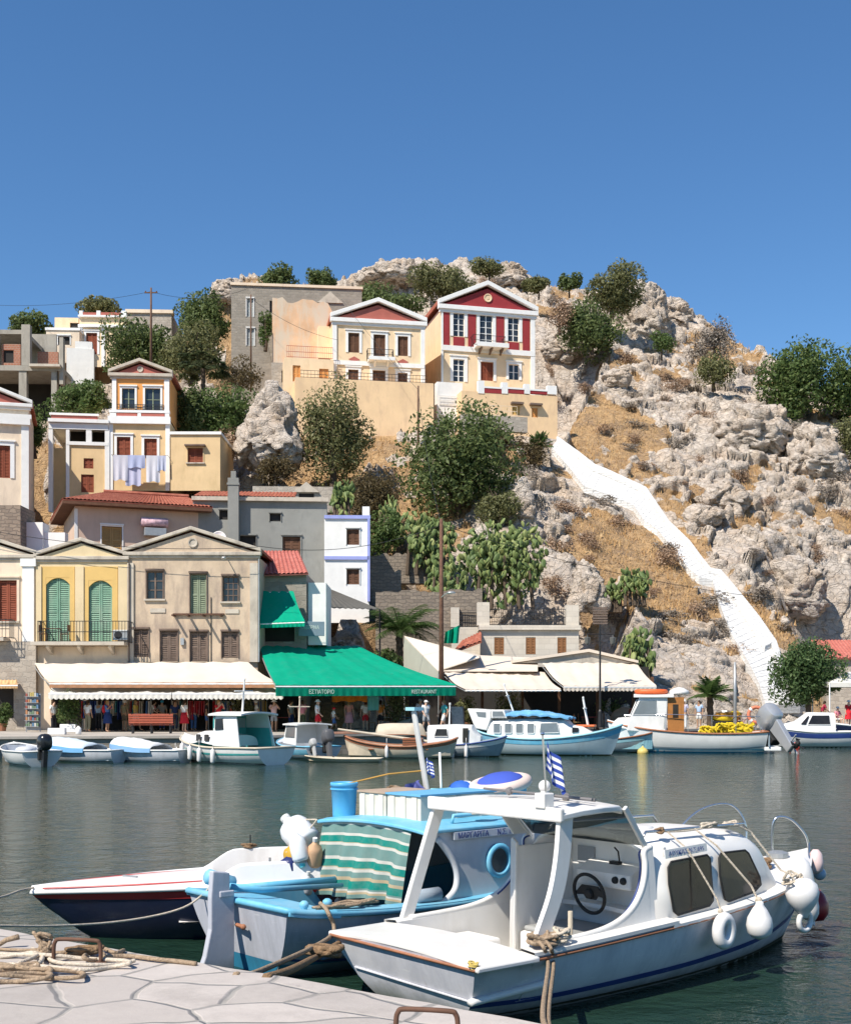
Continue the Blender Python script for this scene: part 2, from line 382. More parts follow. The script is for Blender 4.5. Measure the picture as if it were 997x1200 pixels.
rocky = b1 * 1.7 - sstep(.1, 0, e1) * .7 + b2 * .75 - sstep(.09, 0, e2) * .4 + b3 * .3 + strata * .7 + fbm(P / .7, 4, 3, .65) * .3 + np.abs(fbm(P / 5, 4, 77)) * 1.0
disp = fbm(P / 15, 3, 2) * 1.5 + rm * rocky * .58 + (1 - rm) * (fbm(P / 1.3, 4, 33) * .22 - .25)
smooth_face = np.exp(-((Q[:, 0] - 790) / 95) ** 2 - ((Q[:, 1] - 785) / 36) ** 2); disp *= 1 - .72 * smooth_face
disp *= sstep(0, 30, (HZ + 33 - Q[:, 1])) * .9 + .1
# the stairway lies in its own shallow cut
for k in range(len(STL) - 1):
 for s_ in np.linspace(0, 1, 12):
  lx = STL[k][0] + (STL[k + 1][0] - STL[k][0]) * s_; ly = STL[k][1] + (STL[k + 1][1] - STL[k][1]) * s_
  rx_ = STR[k][0] + (STR[k + 1][0] - STR[k][0]) * s_; ry_ = STR[k][1] + (STR[k + 1][1] - STR[k][1]) * s_
  cx, cy = (lx + rx_) / 2, (ly + ry_) / 2; wd_ = math.hypot(lx - rx_, ly - ry_) * .62 + 3
  g_ = sstep(1.5, .8, np.hypot(Q[:, 0] - cx, Q[:, 1] - cy) / wd_)
  disp = disp * (1 - g_) + np.minimum(disp, -.35) * g_
P[:, 1] -= disp * .80; P[:, 2] += disp * .60
pxn = CX + P[:, 0] / P[:, 1] * F
for x0, x1, y0, y1, zp in PADS:
 lat = np.maximum(0, np.maximum(x0 - pxn, pxn - x1)) / F * P[:, 1]; far_ = np.maximum(0, P[:, 1] - y1)
 gap = np.hypot(lat, far_); m_ = (P[:, 1] > y0) & (gap < 8)
 P[m_, 2] = np.minimum(P[m_, 2], zp + .08 * vnoise(P[m_], 5) + gap[m_] * 2.6 + sstep(0, 1, gap[m_]) * rocky[m_] * .5)
idx = np.arange(NR * NC).reshape(NR, NC)
Fq = np.stack([idx[:-1, :-1], idx[:-1, 1:], idx[1:, 1:], idx[1:, :-1]], -1).reshape(-1, 4)
def rockshade(n):
 f = n.noise(1.8, 10, .72); wn = n.n('ShaderNodeTexNoise'); wn.inputs['Scale'].default_value = .9; wn.inputs['Detail'].default_value = 6; n.L(n.obj(), wn.inputs['Vector'])
 wa = n.n('ShaderNodeVectorMath', operation='MULTIPLY_ADD'); n.L(wn.outputs['Color'], wa.inputs[0]); wa.inputs[1].default_value = (1.5,) * 3; n.L(n.obj(), wa.inputs[2])
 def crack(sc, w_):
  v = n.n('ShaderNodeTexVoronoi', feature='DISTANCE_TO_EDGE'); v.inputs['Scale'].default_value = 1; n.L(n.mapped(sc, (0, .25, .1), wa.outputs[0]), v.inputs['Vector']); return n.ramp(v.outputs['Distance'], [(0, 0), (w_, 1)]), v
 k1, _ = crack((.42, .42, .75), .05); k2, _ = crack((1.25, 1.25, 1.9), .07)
 vc = n.n('ShaderNodeTexVoronoi'); n.L(n.mapped((.42, .42, .75), (0, .25, .1), wa.outputs[0]), vc.inputs['Vector']); vc.inputs['Scale'].default_value = 1; sp_ = n.n('ShaderNodeSeparateColor'); n.L(vc.outputs['Color'], sp_.inputs[0])
 rk = n.ramp(f, [(.26, (.42, .355, .30)), (.5, (.60, .515, .44)), (.74, (.72, .64, .56))])
 rk = n.mix(.35, rk, n.ramp(sp_.outputs[0], [(0, (.43, .375, .32)), (1, (.64, .575, .50))]))
 rk = n.mix(n.ramp(n.noise(.35, 8, .68), [(.46, 0), (.68, .65)]), rk, (.55, .41, .29)); rk = n.mix(n.ramp(n.noise(1.0, 8, .7, n.mapped((1.8, 1.8, .35))), [(.55, 0), (.74, .5)]), rk, (.29, .265, .235))
 soil_shade = n.math('MAXIMUM', n.math('MULTIPLY', n.math('SUBTRACT', 1.0, k1), .34), n.math('MULTIPLY', n.math('SUBTRACT', 1.0, k2), .14)); rk = n.mix(soil_shade, rk, (.22, .165, .115))  # soil-brown lines painted along the cracks in place of deep fracture shade
 h_ = n.math('ADD', n.math('MULTIPLY', n.mix(.5, k1, k2), .55), n.math('ADD', n.math('MULTIPLY', n.noise(2.2, 10, .78), 1.0), n.math('MULTIPLY', n.noise(1.2, 6, .7, n.mapped((.6, .6, 3.2))), .5)))
 n.bump(h_, 1.0, .25); return rk, f
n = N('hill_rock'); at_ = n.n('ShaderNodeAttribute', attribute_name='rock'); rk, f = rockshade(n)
gr = n.ramp(n.noise(1.2, 8, .7), [(.3, (.28, .18, .10)), (.5, (.45, .29, .15)), (.7, (.57, .39, .21))])
gr = n.mix(n.ramp(n.noise(.5, 5), [(.46, 0), (.66, .65)]), gr, (.26, .185, .13))
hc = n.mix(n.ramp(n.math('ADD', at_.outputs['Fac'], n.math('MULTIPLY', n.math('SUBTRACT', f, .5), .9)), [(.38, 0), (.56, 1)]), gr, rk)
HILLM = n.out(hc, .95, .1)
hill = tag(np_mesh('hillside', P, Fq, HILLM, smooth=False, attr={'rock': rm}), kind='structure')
bvh = BVHTree.FromPolygons([Vector(p) for p in P.tolist()], Fq.tolist())
def hit(px, py):
 o = Vector((0, 0, EYE)); d = at(px, py, 1) - o; d = (at(px, py, 100) - o).normalized()
 h = bvh.ray_cast(o, d)[0]
 return h if h is not None else at(px, py, float(hd(px, py)))
def drop(x, y):
 h = bvh.ray_cast(Vector((x, y, 150)), Vector((0, 0, -1)))[0]
 return h.z if h is not None else 1.0
# dry grass: far too many blades to count
rg = np.random.default_rng(5)
gp_ = np.where((rm < .55) & (Q[:, 1] < 815) & (Q[:, 1] > 318))[0]
inpad = np.zeros(len(P), bool)
for x0, x1, y0, y1, zp in PADS: inpad |= (pxn > x0 - 3) & (pxn < x1 + 3) & (P[:, 1] > y0 - .5) & (P[:, 1] < y1 + .5)
for k in range(len(STL) - 1):
 for s_ in np.linspace(0, 1, 10):
  cx = (STL[k][0] + STR[k][0]) / 2 * (1 - s_) + (STL[k + 1][0] + STR[k + 1][0]) / 2 * s_; cy = (STL[k][1] + STR[k][1]) / 2 * (1 - s_) + (STL[k + 1][1] + STR[k + 1][1]) / 2 * s_
  inpad |= np.hypot(Q[:, 0] - cx, Q[:, 1] - cy) < math.hypot(STL[k][0] - STR[k][0], STL[k][1] - STR[k][1]) * .6
gp_ = gp_[~inpad[gp_]]
sel = rg.choice(gp_, 42000); base = P[sel] + rg.normal(0, .16, (42000, 3)) * np.array([1, 1, .2])
hh = rg.uniform(.12, .36, 42000) * (.6 + .8 * (fbm(base / 3, 2, 8) > 0)); lean = rg.normal(0, .3, (42000, 3)) * hh[:, None]; ang = rg.uniform(0, math.pi, 42000)
wv_ = np.stack([np.cos(ang), np.sin(ang), 0 * ang], 1) * rg.uniform(.03, .075, 42000)[:, None]
tip = base + lean; tip[:, 2] = base[:, 2] + hh; base[:, 2] -= .1
GV = np.stack([base - wv_, base + wv_, tip], 1).reshape(-1, 3); GF = np.arange(len(GV)).reshape(-1, 3)
tag(np_mesh('dry_grass', GV, GF, leafmat('dry_grass_blade', (.42, .245, .105), (.57, .37, .17), (.66, .48, .26), .3)), kind='stuff')
# ================================================================ town materials
WHITE = mat('white_plaster', (.78, .77, .74), .85, .06, 1.5, .2, 0, .15, 8, (.60, .57, .52), (.6, .85))
WTRIM = mat('white_trim', (.80, .79, .77), .8, .05, 2, .2, 0, .1, 8)
CREAM = mat('cream_plaster', (.80, .61, .40), .85, .07, .7, .2, 0, .15, 8, (.66, .49, .30), (.50, .75))
PEACH = mat('peach_plaster', (.80, .57, .34), .85, .08, .5, .2, 0, .2, 8, (.66, .46, .29), (.48, .72))
PALE = mat('pale_peach_plaster', (.76, .62, .47), .85, .08, .6, .2, 0, .2, 8, (.60, .48, .37), (.48, .74))
OCHRE = mat('ochre_plaster', (.69, .50, .28), .85, .08, .7, .2, 0, .2, 8, (.54, .39, .20), (.5, .85))
YELLOW = mat('yellow_plaster', (.69, .55, .34), .85, .08, .7, .2, 0, .2, 8, (.58, .46, .27), (.5, .8))
DEEPY = mat('deep_yellow_plaster', (.66, .44, .16), .85, .08, .7, .2, 0, .15, 8)
ORANGE = mat('orange_plaster', (.74, .34, .11), .85, .1, .7, .2, 0, .15, 8, (.6, .34, .14), (.5, .8))
BEIGE = mat('weathered_beige_plaster', (.55, .43, .31), .9, .14, .8, .15, 0, .5, 6, (.36, .28, .22), (.46, .66), 1.0)
BEIGET = mat('weathered_grey_stone_trim', (.52, .46, .38), .9, .14, .9, .15, 0, .4, 8, (.30, .26, .22), (.5, .75))
PINK = mat('dusty_pink_plaster', (.60, .44, .34), .9, .08, .6, .15, 0, .2, 8, (.50, .37, .29), (.5, .8))
GREYC = mat('grey_render', (.27, .27, .25), .9, .1, .7, .15, 0, .3, 10, (.21, .21, .20), (.5, .75))
CONCR = mat('bare_concrete', (.36, .33, .28), .9, .14, .8, .15, 0, .4, 10, (.22, .20, .17), (.5, .75))
REDP = mat('red_paint', (.30, .035, .04), .7, .1, 1.5, .25)
REDT = mat('faded_red_plaster', (.42, .13, .10), .85, .12, 1, .2)
REDW = mat('red_brown_wood', (.27, .075, .04), .7, .18, 3, .25)
BROWNW = mat('brown_wood', (.15, .075, .045), .75, .2, 3, .25)
GREYW = mat('grey_brown_wood', (.17, .125, .10), .85, .2, 3, .15)
GREENW = mat('green_shutter_paint', (.19, .34, .24), .65, .15, 2, .25, stain=(.30, .40, .30), sa=(.45, .7))
PGREENW = mat('pale_green_shutter_paint', (.24, .28, .19), .7, .18, 2, .2)
LILAC = mat('lilac_trim_paint', (.32, .36, .68), .7, .08, 2, .2)
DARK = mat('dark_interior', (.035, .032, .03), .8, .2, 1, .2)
PANE = mat('window_pane', (.03, .036, .042), .08, .3, .6, .6)
IRON = mat('black_iron', (.03, .03, .032), .5, .2, 4, .4, .4)
RUST = mat('rusty_iron', (.14, .075, .05), .8, .3, 6, .3, .3)
POLEW = mat('weathered_pole_wood', (.14, .085, .06), .9, .2, 3, .15)
GALV = mat('galvanised_steel', (.42, .43, .43), .45, .1, 4, .5, .6)
STONE = masonry('grey_stone_masonry', (.36, .32, .27), (.27, .24, .20), (.33, .30, .26), .55, .28, .02, .8, .3)
STONEB = masonry('rough_brown_stone_masonry', (.33, .27, .21), (.22, .18, .145), (.20, .17, .14), .5, .24, .03, 1, .35)
ASHLAR = masonry('pale_ashlar_stone', (.66, .60, .51), (.58, .52, .44), (.50, .45, .38), .7, .36, .012, .3, .03)
RUBW = masonry('pale_rubble_wall', (.50, .44, .37), (.36, .31, .26), (.44, .39, .33), .45, .3, .03, .9, .4)
WSTONE = masonry('whitewashed_stone', (.76, .745, .72), (.69, .675, .65), (.62, .605, .58), .6, .24, .02, 1, .3)
BRICK = masonry('hollow_brick', (.42, .18, .11), (.36, .15, .10), (.40, .34, .28), .3, .2, .015, .4, .02)
n = N('clay_tile'); g = n.noise(2.5, 6, .7); tile_c = n.ramp(g, [(.3, (.25, .075, .05)), (.55, (.40, .14, .09)), (.75, (.50, .23, .16))]); TILE = n.out(tile_c, .85, .2)
n = N('red_tile'); g = n.noise(2.5, 6, .7); tile_c = n.ramp(g, [(.3, (.36, .10, .08)), (.6, (.48, .17, .135)), (.75, (.56, .32, .27))]); RTILE = n.out(tile_c, .8, .2)
def cloth(name, c, var=.06, tr=.25, stain=None):
 if name in _mc: return _mc[name]
 n = N(name); f = n.noise(.8, 5); base = n.ramp(f, [(.3, sc3(c, 1 - var)), (.7, sc3(c, 1 + var))])
 if stain: base = n.mix(n.ramp(n.noise(1.6, 7, .7), [(.5, 0), (.75, .6)]), base, stain)
 n.out(base, .85, .15); t = n.n('ShaderNodeBsdfTranslucent'); n.L(base, t.inputs[0]); ms = n.n('ShaderNodeMixShader'); ms.inputs[0].default_value = tr
 o = n.t.nodes['Material Output']; n.L(n.b.outputs[0], ms.inputs[1]); n.L(t.outputs[0], ms.inputs[2]); n.L(ms.outputs[0], o.inputs[0]); _mc[name] = n.m; return n.m
AWB = cloth('beige_canvas', (.74, .64, .53), .07, .12, (.64, .54, .45)); AWW = cloth('white_canvas', (.80, .77, .70), .06, .2); AWG = cloth('green_canvas', (.0, .34, .20), .07, .15, (.04, .30, .20)); AWGD = cloth('dark_green_canvas', (.0, .20, .12), .1, .1)
def tile_patch(mb, A, B, C_, D, pitch=.26, h=.07, th=.08):
 """corrugated clay tiles between eave A-B and ridge D-C"""
 A, B, C_, D = (Vector(p) for p in (A, B, C_, D)); L = max((B - A).length, (C_ - D).length); k = max(2, int(L / pitch)) * 4
 nrm = (B - A).cross(D - A).normalized(); rows = max(2, int((D - A).length / .38)); G = []
 for j in range(rows + 1):
  for e in ((0,) if j == rows else (0, 1)):
   t = (j + (e * .96)) / rows; row = []
   for i in range(k + 1):
    s = i / k; p = A.lerp(B, s).lerp(D.lerp(C_, s), t)
    row.append(p + nrm * (h * abs(math.sin(math.pi * 2 * i / 4 * .5)) + (.03 * (1 - e))))
   G.append(row)
 mb.grid(G); mb.hexa([A - nrm * th, B - nrm * th, C_ - nrm * th, D - nrm * th, A, B, C_, D])
class House:
 def __init__(s, name, label, cat, px0, pyb, d, rot=0, group=None):
  s.x = (px0 - CX) / F * d; s.y = d; s.z = EYE + (HZ - pyb) / F * d; s.a = R(rot)
  s.root = thing(name, label, cat, (s.x, s.y, s.z), s.a, group)
 def u(s, px, y=0):
  k = (px - CX) / F; X = s.x - y * math.sin(s.a); Y = s.y + y * math.cos(s.a)
  return (k * Y - X) / (math.cos(s.a) - k * math.sin(s.a))
 def w(s, px, py, y=0):
  return EYE + (HZ - py) / F * (s.y + y * math.cos(s.a) + s.u(px, y) * math.sin(s.a)) - s.z
 def rect(s, r, y=0):
  px0, py0, px1, py1 = r; m = (px0 + px1) / 2
  return s.u(px0, y), s.u(px1, y), s.w(m, py1, y), s.w(m, py0, y)
 def wall(s, r, depth, m, ops=(), name='wall', y0=0, parent=None, rev=.24, top=True):
  u0, u1, w0, w1 = s.rect(r, y0); O = [s.rect(o, y0) for o in ops]
  us = sorted({u0, u1, *(min(max(v, u0), u1) for o in O for v in o[:2])}); ws = sorted({w0, w1, *(min(max(v, w0), w1) for o in O for v in o[2:])})
  mb = MB()
  for a, b in zip(us, us[1:]):
   for c, e in zip(ws, ws[1:]):
    mu, mw = (a + b) / 2, (c + e) / 2
    if not any(o[0] < mu < o[1] and o[2] < mw < o[3] for o in O):
     mb.add([(a, y0, c), (b, y0, c), (b, y0, e), (a, y0, e)], [(0, 1, 2, 3)])
  for a, b, c, e in O:
   y1 = y0 + rev; q = [(a, c), (b, c), (b, e), (a, e)]
   for i in range(4):
    (p0, q0), (p1, q1) = q[i], q[(i + 1) % 4]
    mb.add([(p0, y0, q0), (p1, y0, q1), (p1, y1, q1), (p0, y1, q0)], [(0, 1, 2, 3)])
  y1 = y0 + depth
  mb.add([(u0, y0, w0), (u1, y0, w0), (u1, y1, w0), (u0, y1, w0), (u0, y0, w1), (u1, y0, w1), (u1, y1, w1), (u0, y1, w1)], [(1, 2, 6, 5), (2, 3, 7, 6), (3, 0, 4, 7)] + ([(4, 5, 6, 7)] if top else []))
  return mb.build(name, m, parent or s.root)
 def trim(s, r, proud, m, name='trim', y0=0, back=.03, parent=None):
  u0, u1, w0, w1 = s.rect(r, y0); mb = MB(); mb.box(u0, u1, y0 - proud, y0 + back, w0, w1); return mb.build(name, m, parent or s.root)
 def trims(s, rs, *a, **k):
  for r in rs: s.trim(r, *a, **k)
 def win(s, r, kind='glass', fm=None, sm=None, sur=None, sw=3, nx=2, ny=3, y0=0, sill=None, label=None, name=None, rec=.16, arch=False, parent=None):
  fm = fm or WTRIM; u0, u1, w0, w1 = s.rect(r, y0); W = u1 - u0; H = w1 - w0; y = y0 + rec
  nm = name or ('door' if kind in ('door',) else 'window')
  mb = MB(); mb.box(u0 + .01, u1 - .01, y, y + .05, w0 + .01, w1 - .01)
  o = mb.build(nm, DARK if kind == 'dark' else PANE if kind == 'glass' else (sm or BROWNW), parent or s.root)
  if label: o['label'] = label
  if kind == 'glass':
   mb = MB(); t = min(.07, W * .09)
   for i in range(nx + 1):
    u = u0 + W * i / nx; tt = t * (1.3 if i in (0, nx) or nx == 2 else .6); mb.box(max(u0, u - tt / 2), min(u1, u + tt / 2), y - .05, y - .002, w0, w1)
   for j in range(ny + 1):
    v = w0 + H * j / ny; tt = t * (1.2 if j in (0, ny) else .7); mb.box(u0 + .004, u1 - .004, y - .04, y - .004, max(w0, v - tt / 2), min(w1, v + tt / 2))
   mb.build('frame', fm, o)
  elif kind in ('shutter', 'door'):
   for i in range(2):
    a = u0 + W * (.02 + .49 * i); b = a + W * .47; mb = MB(); rail = min(.08, W * .1)
    mb.box(a, a + rail, y - .07, y - .01, w0 + .03, w1 - .02); mb.box(b - rail, b, y - .07, y - .01, w0 + .03, w1 - .02)
    for f_ in (0, .48, .96): mb.box(a + .005, b - .005, y - .065, y - .012, w0 + .03 + (H - .1) * f_, w0 + .1 + (H - .1) * f_)
    k = max(3, int(H / .11))
    for j in range(k):
     v = w0 + .05 + (H - .1) * j / k; mb.hexa([(a, y - .055, v), (b, y - .055, v), (b, y - .02, v + .05), (a, y - .02, v + .05), (a, y - .055, v + .02), (b, y - .055, v + .02), (b, y - .02, v + .07), (a, y - .02, v + .07)])
    mb.build('shutter' if kind == 'shutter' else 'door_leaf', sm or BROWNW, o)
  if sur is not None:
   t = abs(s.u(r[0] + sw, y0) - s.u(r[0], y0)); mb = MB(); pr = .06
   mb.box(u0 - t, u0, y0 - pr, y0 + .02, w0, w1 + t); mb.box(u1, u1 + t, y0 - pr, y0 + .02, w0, w1 + t); mb.box(u0, u1, y0 - pr - .002, y0 + .02, w1, w1 + t)
   mb.box(u0 - t * 1.3, u1 + t * 1.3, y0 - pr - .08, y0 + .01, w1 + t, w1 + t + .1)
   mb.build('surround', sur, o)
  if sill is not None:
   mb = MB(); mb.box(u0 - .14, u1 + .14, y0 - .13, y0 + .1, w0 - .1, w0 - .004); mb.build('sill', sill, o)
  return o
 def gable(s, pxl, pxa, pxr, pye, pya, depth, tymp, trm, roof, out=.32, th=.26, y0=0, tile=False):
  uL, uR, uA = s.u(pxl, y0), s.u(pxr, y0), s.u(pxa, y0); we = s.w((pxl + pxr) / 2, pye, y0); wa = s.w(pxa, pya, y0)
  mb = MB(); mb.prism([(uL + .2, y0 + .0, we), (uR - .2, y0 + .0, we), (uA, y0 + .0, wa - th * .7)], (0, .2, 0)); mb.build('pediment', tymp, s.root)
  mb = MB(); mb.box(uL - out * .8, uR + out * .8, y0 - out, y0 + .21, we - th, we)
  mb.box(uL - out * .4, uR + out * .4, y0 - out * .5, y0 + .2, we - th * 1.7, we - th)
  for ua, ub in ((uL - out * .8, uA), (uA, uR + out * .8)):
   za, zb_ = (we + .01, wa) if ub == uA else (wa, we + .01)
   mb.prism([(ua, y0 - out + .003, za), (ub, y0 - out + .003, zb_), (ub, y0 - out + .003, zb_ + th), (ua, y0 - out + .003, za + th)], (0, out + .2, 0))
  mb.build('cornice', trm, s.root, bevel=.03)
  mb = MB(); d2 = y0 + depth
  for ua, ub, za, zb_ in ((uL - out * .8, uA, we, wa), (uA, uR + out * .8, wa, we)):
   P4 = [(ua, y0 + .2, za + th), (ub, y0 + .2, zb_ + th), (ub, d2, zb_ + th), (ua, d2, za + th)]
   mb.hexa([(x, y, z - th + .03) for x, y, z in P4] + P4)
  mb.add([(uL, d2, we), (uR, d2, we), (uA, d2, wa)], [(0, 1, 2)])
  mb.build('roof', roof, s.root)
  return uL, uR, uA, we, wa
 def railing(s, r, y0, m=IRON, n=14, name='railing', ret=0, parent=None):
  u0, u1, w0, w1 = s.rect(r, y0); mb = MB()
  for i in range(n + 1):
   u = u0 + (u1 - u0) * i / n; mb.box(u - .012, u + .012, y0 - .012, y0 + .012, w0, w1)
  for v in (w0 + .05, (w0 + w1) / 2, w1): mb.box(u0, u1, y0 - .02, y0 + .02, v - .02, v + .02)
  if ret:
   for u in (u0, u1):
    for v in (w0 + .05, w1): mb.box(u - .018, u + .018, y0 + .02, y0 + ret, v - .02, v + .02)
    for k in range(1, 5): mb.box(u - .012, u + .012, y0 + ret * k / 5 - .012, y0 + ret * k / 5 + .012, w0, w1)
  return mb.build(name, m, parent or s.root)
 def balcony(s, r, out, m, name='balcony', y0=0, rail=None, n=12, brackets=0, bm=None):
  u0, u1, w0, w1 = s.rect(r, y0); mb = MB(); mb.box(u0, u1, y0 - out, y0 + .02, w0, w1); o = mb.build(name, m, s.root)
  if rail: s.railing(rail, y0 - out + .05, n=n, ret=out - .07, parent=o)
  for i in range(brackets):
   u = u0 + (u1 - u0) * (i + .5) / brackets; mb = MB(); mb.prism([(u - .08, y0 - .005, w0 - .5), (u - .08, y0 - .005, w0 - .003), (u - .08, y0 - out * .8, w0 - .003), (u - .08, y0 - out * .8, w0 - .12)], (.16, 0, 0)); mb.build('bracket', bm or m, o)
  return o
 def part(s, mb, name, m, parent=None, **k): return mb.build(name, m, parent or s.root, **k)
# ================================================================ waterfront houses
h = House('neoclassical_house', 'peach house at the left edge with red brown shutters, stone ground floor', 'house', 42, 852, 70)
h.wall((-90, 655, 41.5, 752), 9, PALE, [(-2, 680, 20, 728), (-60, 680, -38, 728)], name='upper_wall')
h.wall((-90, 752.5, 42, 858), 9.4, RUBW, [(-14, 806, 16, 842), (-75, 800, -30, 856)], y0=-.25, name='ground_wall')
h.win((-2, 680, 20, 728), 'shutter', sm=REDW, sur=PALE, sw=3, sill=BEIGET); h.win((-60, 680, -38, 728), 'shutter', sm=REDW, sur=PALE, sw=3)
h.win((-14, 806, 16, 842), 'dark', y0=-.25); h.win((-75, 800, -30, 856), 'dark', y0=-.25)
h.trim((27, 662, 40.5, 752), .12, WHITE, 'pilaster'); h.trim((25, 655, 43, 664), .2, WHITE, 'capital')
h.gable(-92, -25, 41, 650, 628, 9, PALE, BEIGET, TILE, out=.18, th=.2)
h.balcony((-40, 748, 11, 752), 1.0, BEIGET, rail=(-40, 726, 11, 748), n=12)
h = House('neoclassical_house', 'yellow house with green arched shutters and a long iron balcony', 'house', 42, 857, 70)
h.wall((42.5, 656, 149.5, 757), 9, YELLOW, [(54, 677, 82, 753), (104, 680, 131.5, 753)], name='wall')
for r in ((54, 677, 82, 753), (104, 680, 131.5, 753)):
 o = h.win(r, 'door', sm=GREENW, label='tall green shuttered balcony door')
 u0, u1, w0, w1 = h.rect(r); mb = MB(); k = 12; arc = [(u0 + (u1 - u0) * i / k, -.02, w1 - .02 - .38 * (abs(i / k * 2 - 1) ** 2.2)) for i in range(k + 1)]
 mb.prism([(u0 - .01, -.02, w1 + .06)] + arc + [(u1 + .01, -.02, w1 + .06)], (0, .2, 0)); mb.build('arch_head', DEEPY, o)
h.trims([(49.5, 664, 54, 757), (82, 664, 87.5, 757), (54, 664, 82, 677), (99.5, 664, 104, 757), (131.5, 664, 138, 757), (104, 664, 131.5, 680)], .03, DEEPY, 'bay_panel')
h.trims([(42.6, 664, 49, 757), (88.5, 664, 98.5, 757), (139, 664, 149.4, 757)], .09, YELLOW, 'pilaster')
h.gable(43, 95, 149, 652, 634, 9, YELLOW, BEIGET, TILE, out=.18, th=.2)
h.balcony((43, 753, 151, 757), 1.15, BEIGET, rail=(44, 728, 150, 753), n=30, brackets=3)
h.wall((42.5, 757.5, 149.5, 858), 8.8, PALE, [(60, 806, 98, 857), (103, 806, 144, 857)], y0=.12, name='ground_wall')
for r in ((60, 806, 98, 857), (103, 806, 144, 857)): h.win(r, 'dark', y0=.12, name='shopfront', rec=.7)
uA, wA = h.u(65), h.w(65, 753)
t = MB(); t.box(uA - .5, uA + .5, -.9, -.35, wA + .72, wA + .76)
for sx in (-.45, .41):
 for sy in (-.86, -.44): t.box(uA + sx, uA + sx + .04, sy, sy + .04, wA + .005, wA + .72)
tb = thing('balcony_table', 'brown wooden table on the iron balcony of the yellow house', 'table', (h.x, h.y, h.z)); t.build('table', BROWNW, tb)
for uu, wd_ in ((55, 1), (80, -1)):
 uc = h.u(uu); t = MB(); t.box(uc - .2, uc + .2, -.82, -.42, wA + .43, wA + .47); t.box(uc - .21 * wd_ - .02, uc - .21 * wd_ + .02, -.82, -.42, wA + .6, wA + .95)
 for sx in (-.2, .17):
  for sy in (-.82, -.45): t.box(uc + sx, uc + sx + .03, sy, sy + .03, wA + .005, wA + (.95 if sx * wd_ < 0 else .43))
 cb = thing('balcony_chair', 'brown wooden chair at the %s end of the balcony table' % ('left' if wd_ > 0 else 'right'), 'chair', (h.x, h.y, h.z)); t.build('chair', BROWNW, cb)
uc = h.u(143); t = MB(); t.box(uc - .42, uc + .42, -.5, -.2, wA + .1, wA + .68); ac = thing('air_conditioner', 'grey air conditioning unit on the right end of the yellow house balcony', 'air conditioner', (h.x, h.y, h.z))
t.build('casing', GALV, ac, bevel=.02); t = MB(); t.lathe([(.0, 0), (.2, 0), (.22, .02), (.22, .03)], 16, (uc - .1, -.5, wA + .39), (0, -1, 0)); t.build('fan_grille', IRON, ac)
h = House('neoclassical_house', 'weathered beige house with pediment, boarded windows and broken balcony brackets', 'house', 149, 857, 70)
D1 = [(172, 670, 191, 702), (223, 673, 242, 720), (261, 676, 279, 705), (155, 738, 174, 770), (188, 740, 208, 775), (223, 741, 243, 775), (260, 741, 279, 771)]
h.wall((150, 652, 302, 776), 9, BEIGE, D1)
h.win(D1[0], 'glass', fm=GREYW, nx=2, ny=3, sur=GREYW, sw=1.2, sill=BEIGET); h.win(D1[2], 'glass', fm=GREYW, nx=3, ny=4, sur=GREYW, sw=1.2, sill=BEIGET)
h.win(D1[1], 'door', sm=PGREENW, sur=GREYW, sw=1.2, label='faded green balcony door')
for r in D1[3:]: h.win(r, 'shutter' if r[3] < 773 else 'door', sm=GREYW, sur=GREYW, sw=1, rec=.12)
h.trims([(149.6, 660, 157, 776), (293, 660, 302.4, 776)], .1, BEIGET, 'pilaster')
h.trims([(176, 713, 194, 718), (264, 714, 280, 719)], .05, BEIGET, 'sill_panel')
h.gable(148, 224, 303, 647, 621, 9, BEIGE, BEIGET, TILE, out=.2, th=.2)
mb = MB(); mb.lathe([(.0, 0), (.16, 0), (.2, .05), (.27, .05), (.27, -.05)], 20, (h.u(226), -.02, h.w(226, 636)), (0, -1, 0)); mb.build('rosette', BEIGET, h.root)
mb = MB()
for px in (205, 222, 240, 260): u = h.u(px); mb.box(u - .05, u + .05, -.75 - .2 * (px == 240), .02, h.w(px, 723), h.w(px, 721))
u0, u1, w0, w1 = h.rect((203, 719, 263, 721)); mb.box(u0, u1, -.14, .02, w0, w1); mb.build('balcony_remains', RUST, h.root)
h.wall((150, 776.5, 302, 858), 8.6, BEIGE, [(156, 806, 204, 857), (210, 806, 252, 857), (258, 806, 297, 857)], y0=.1, name='ground_wall')
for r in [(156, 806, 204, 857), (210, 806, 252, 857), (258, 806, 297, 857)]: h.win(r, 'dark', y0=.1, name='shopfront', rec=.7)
h.trim((303, 655, 304.2, 776), .12, GALV, 'drainpipe', back=-.02); h.trim((151.4, 660, 152.5, 776), .2, GREYW, 'drainpipe', back=-.1); h.trim((212, 748, 216, 756), .14, GALV, 'meter_box'); h.trim((247, 700, 247.7, 776), .05, IRON, 'cable'); mb = MB(); ul = h.u(265); mb.tube([(ul, .0, h.w(265, 652)), (ul, -.5, h.w(265, 653)), (ul, -.8, h.w(265, 655))], .03); mb.ball((ul, -.85, h.w(265, 656)), (.14, .2, .09), 10, 6); mb.build('wall_lamp', GALV, h.root)
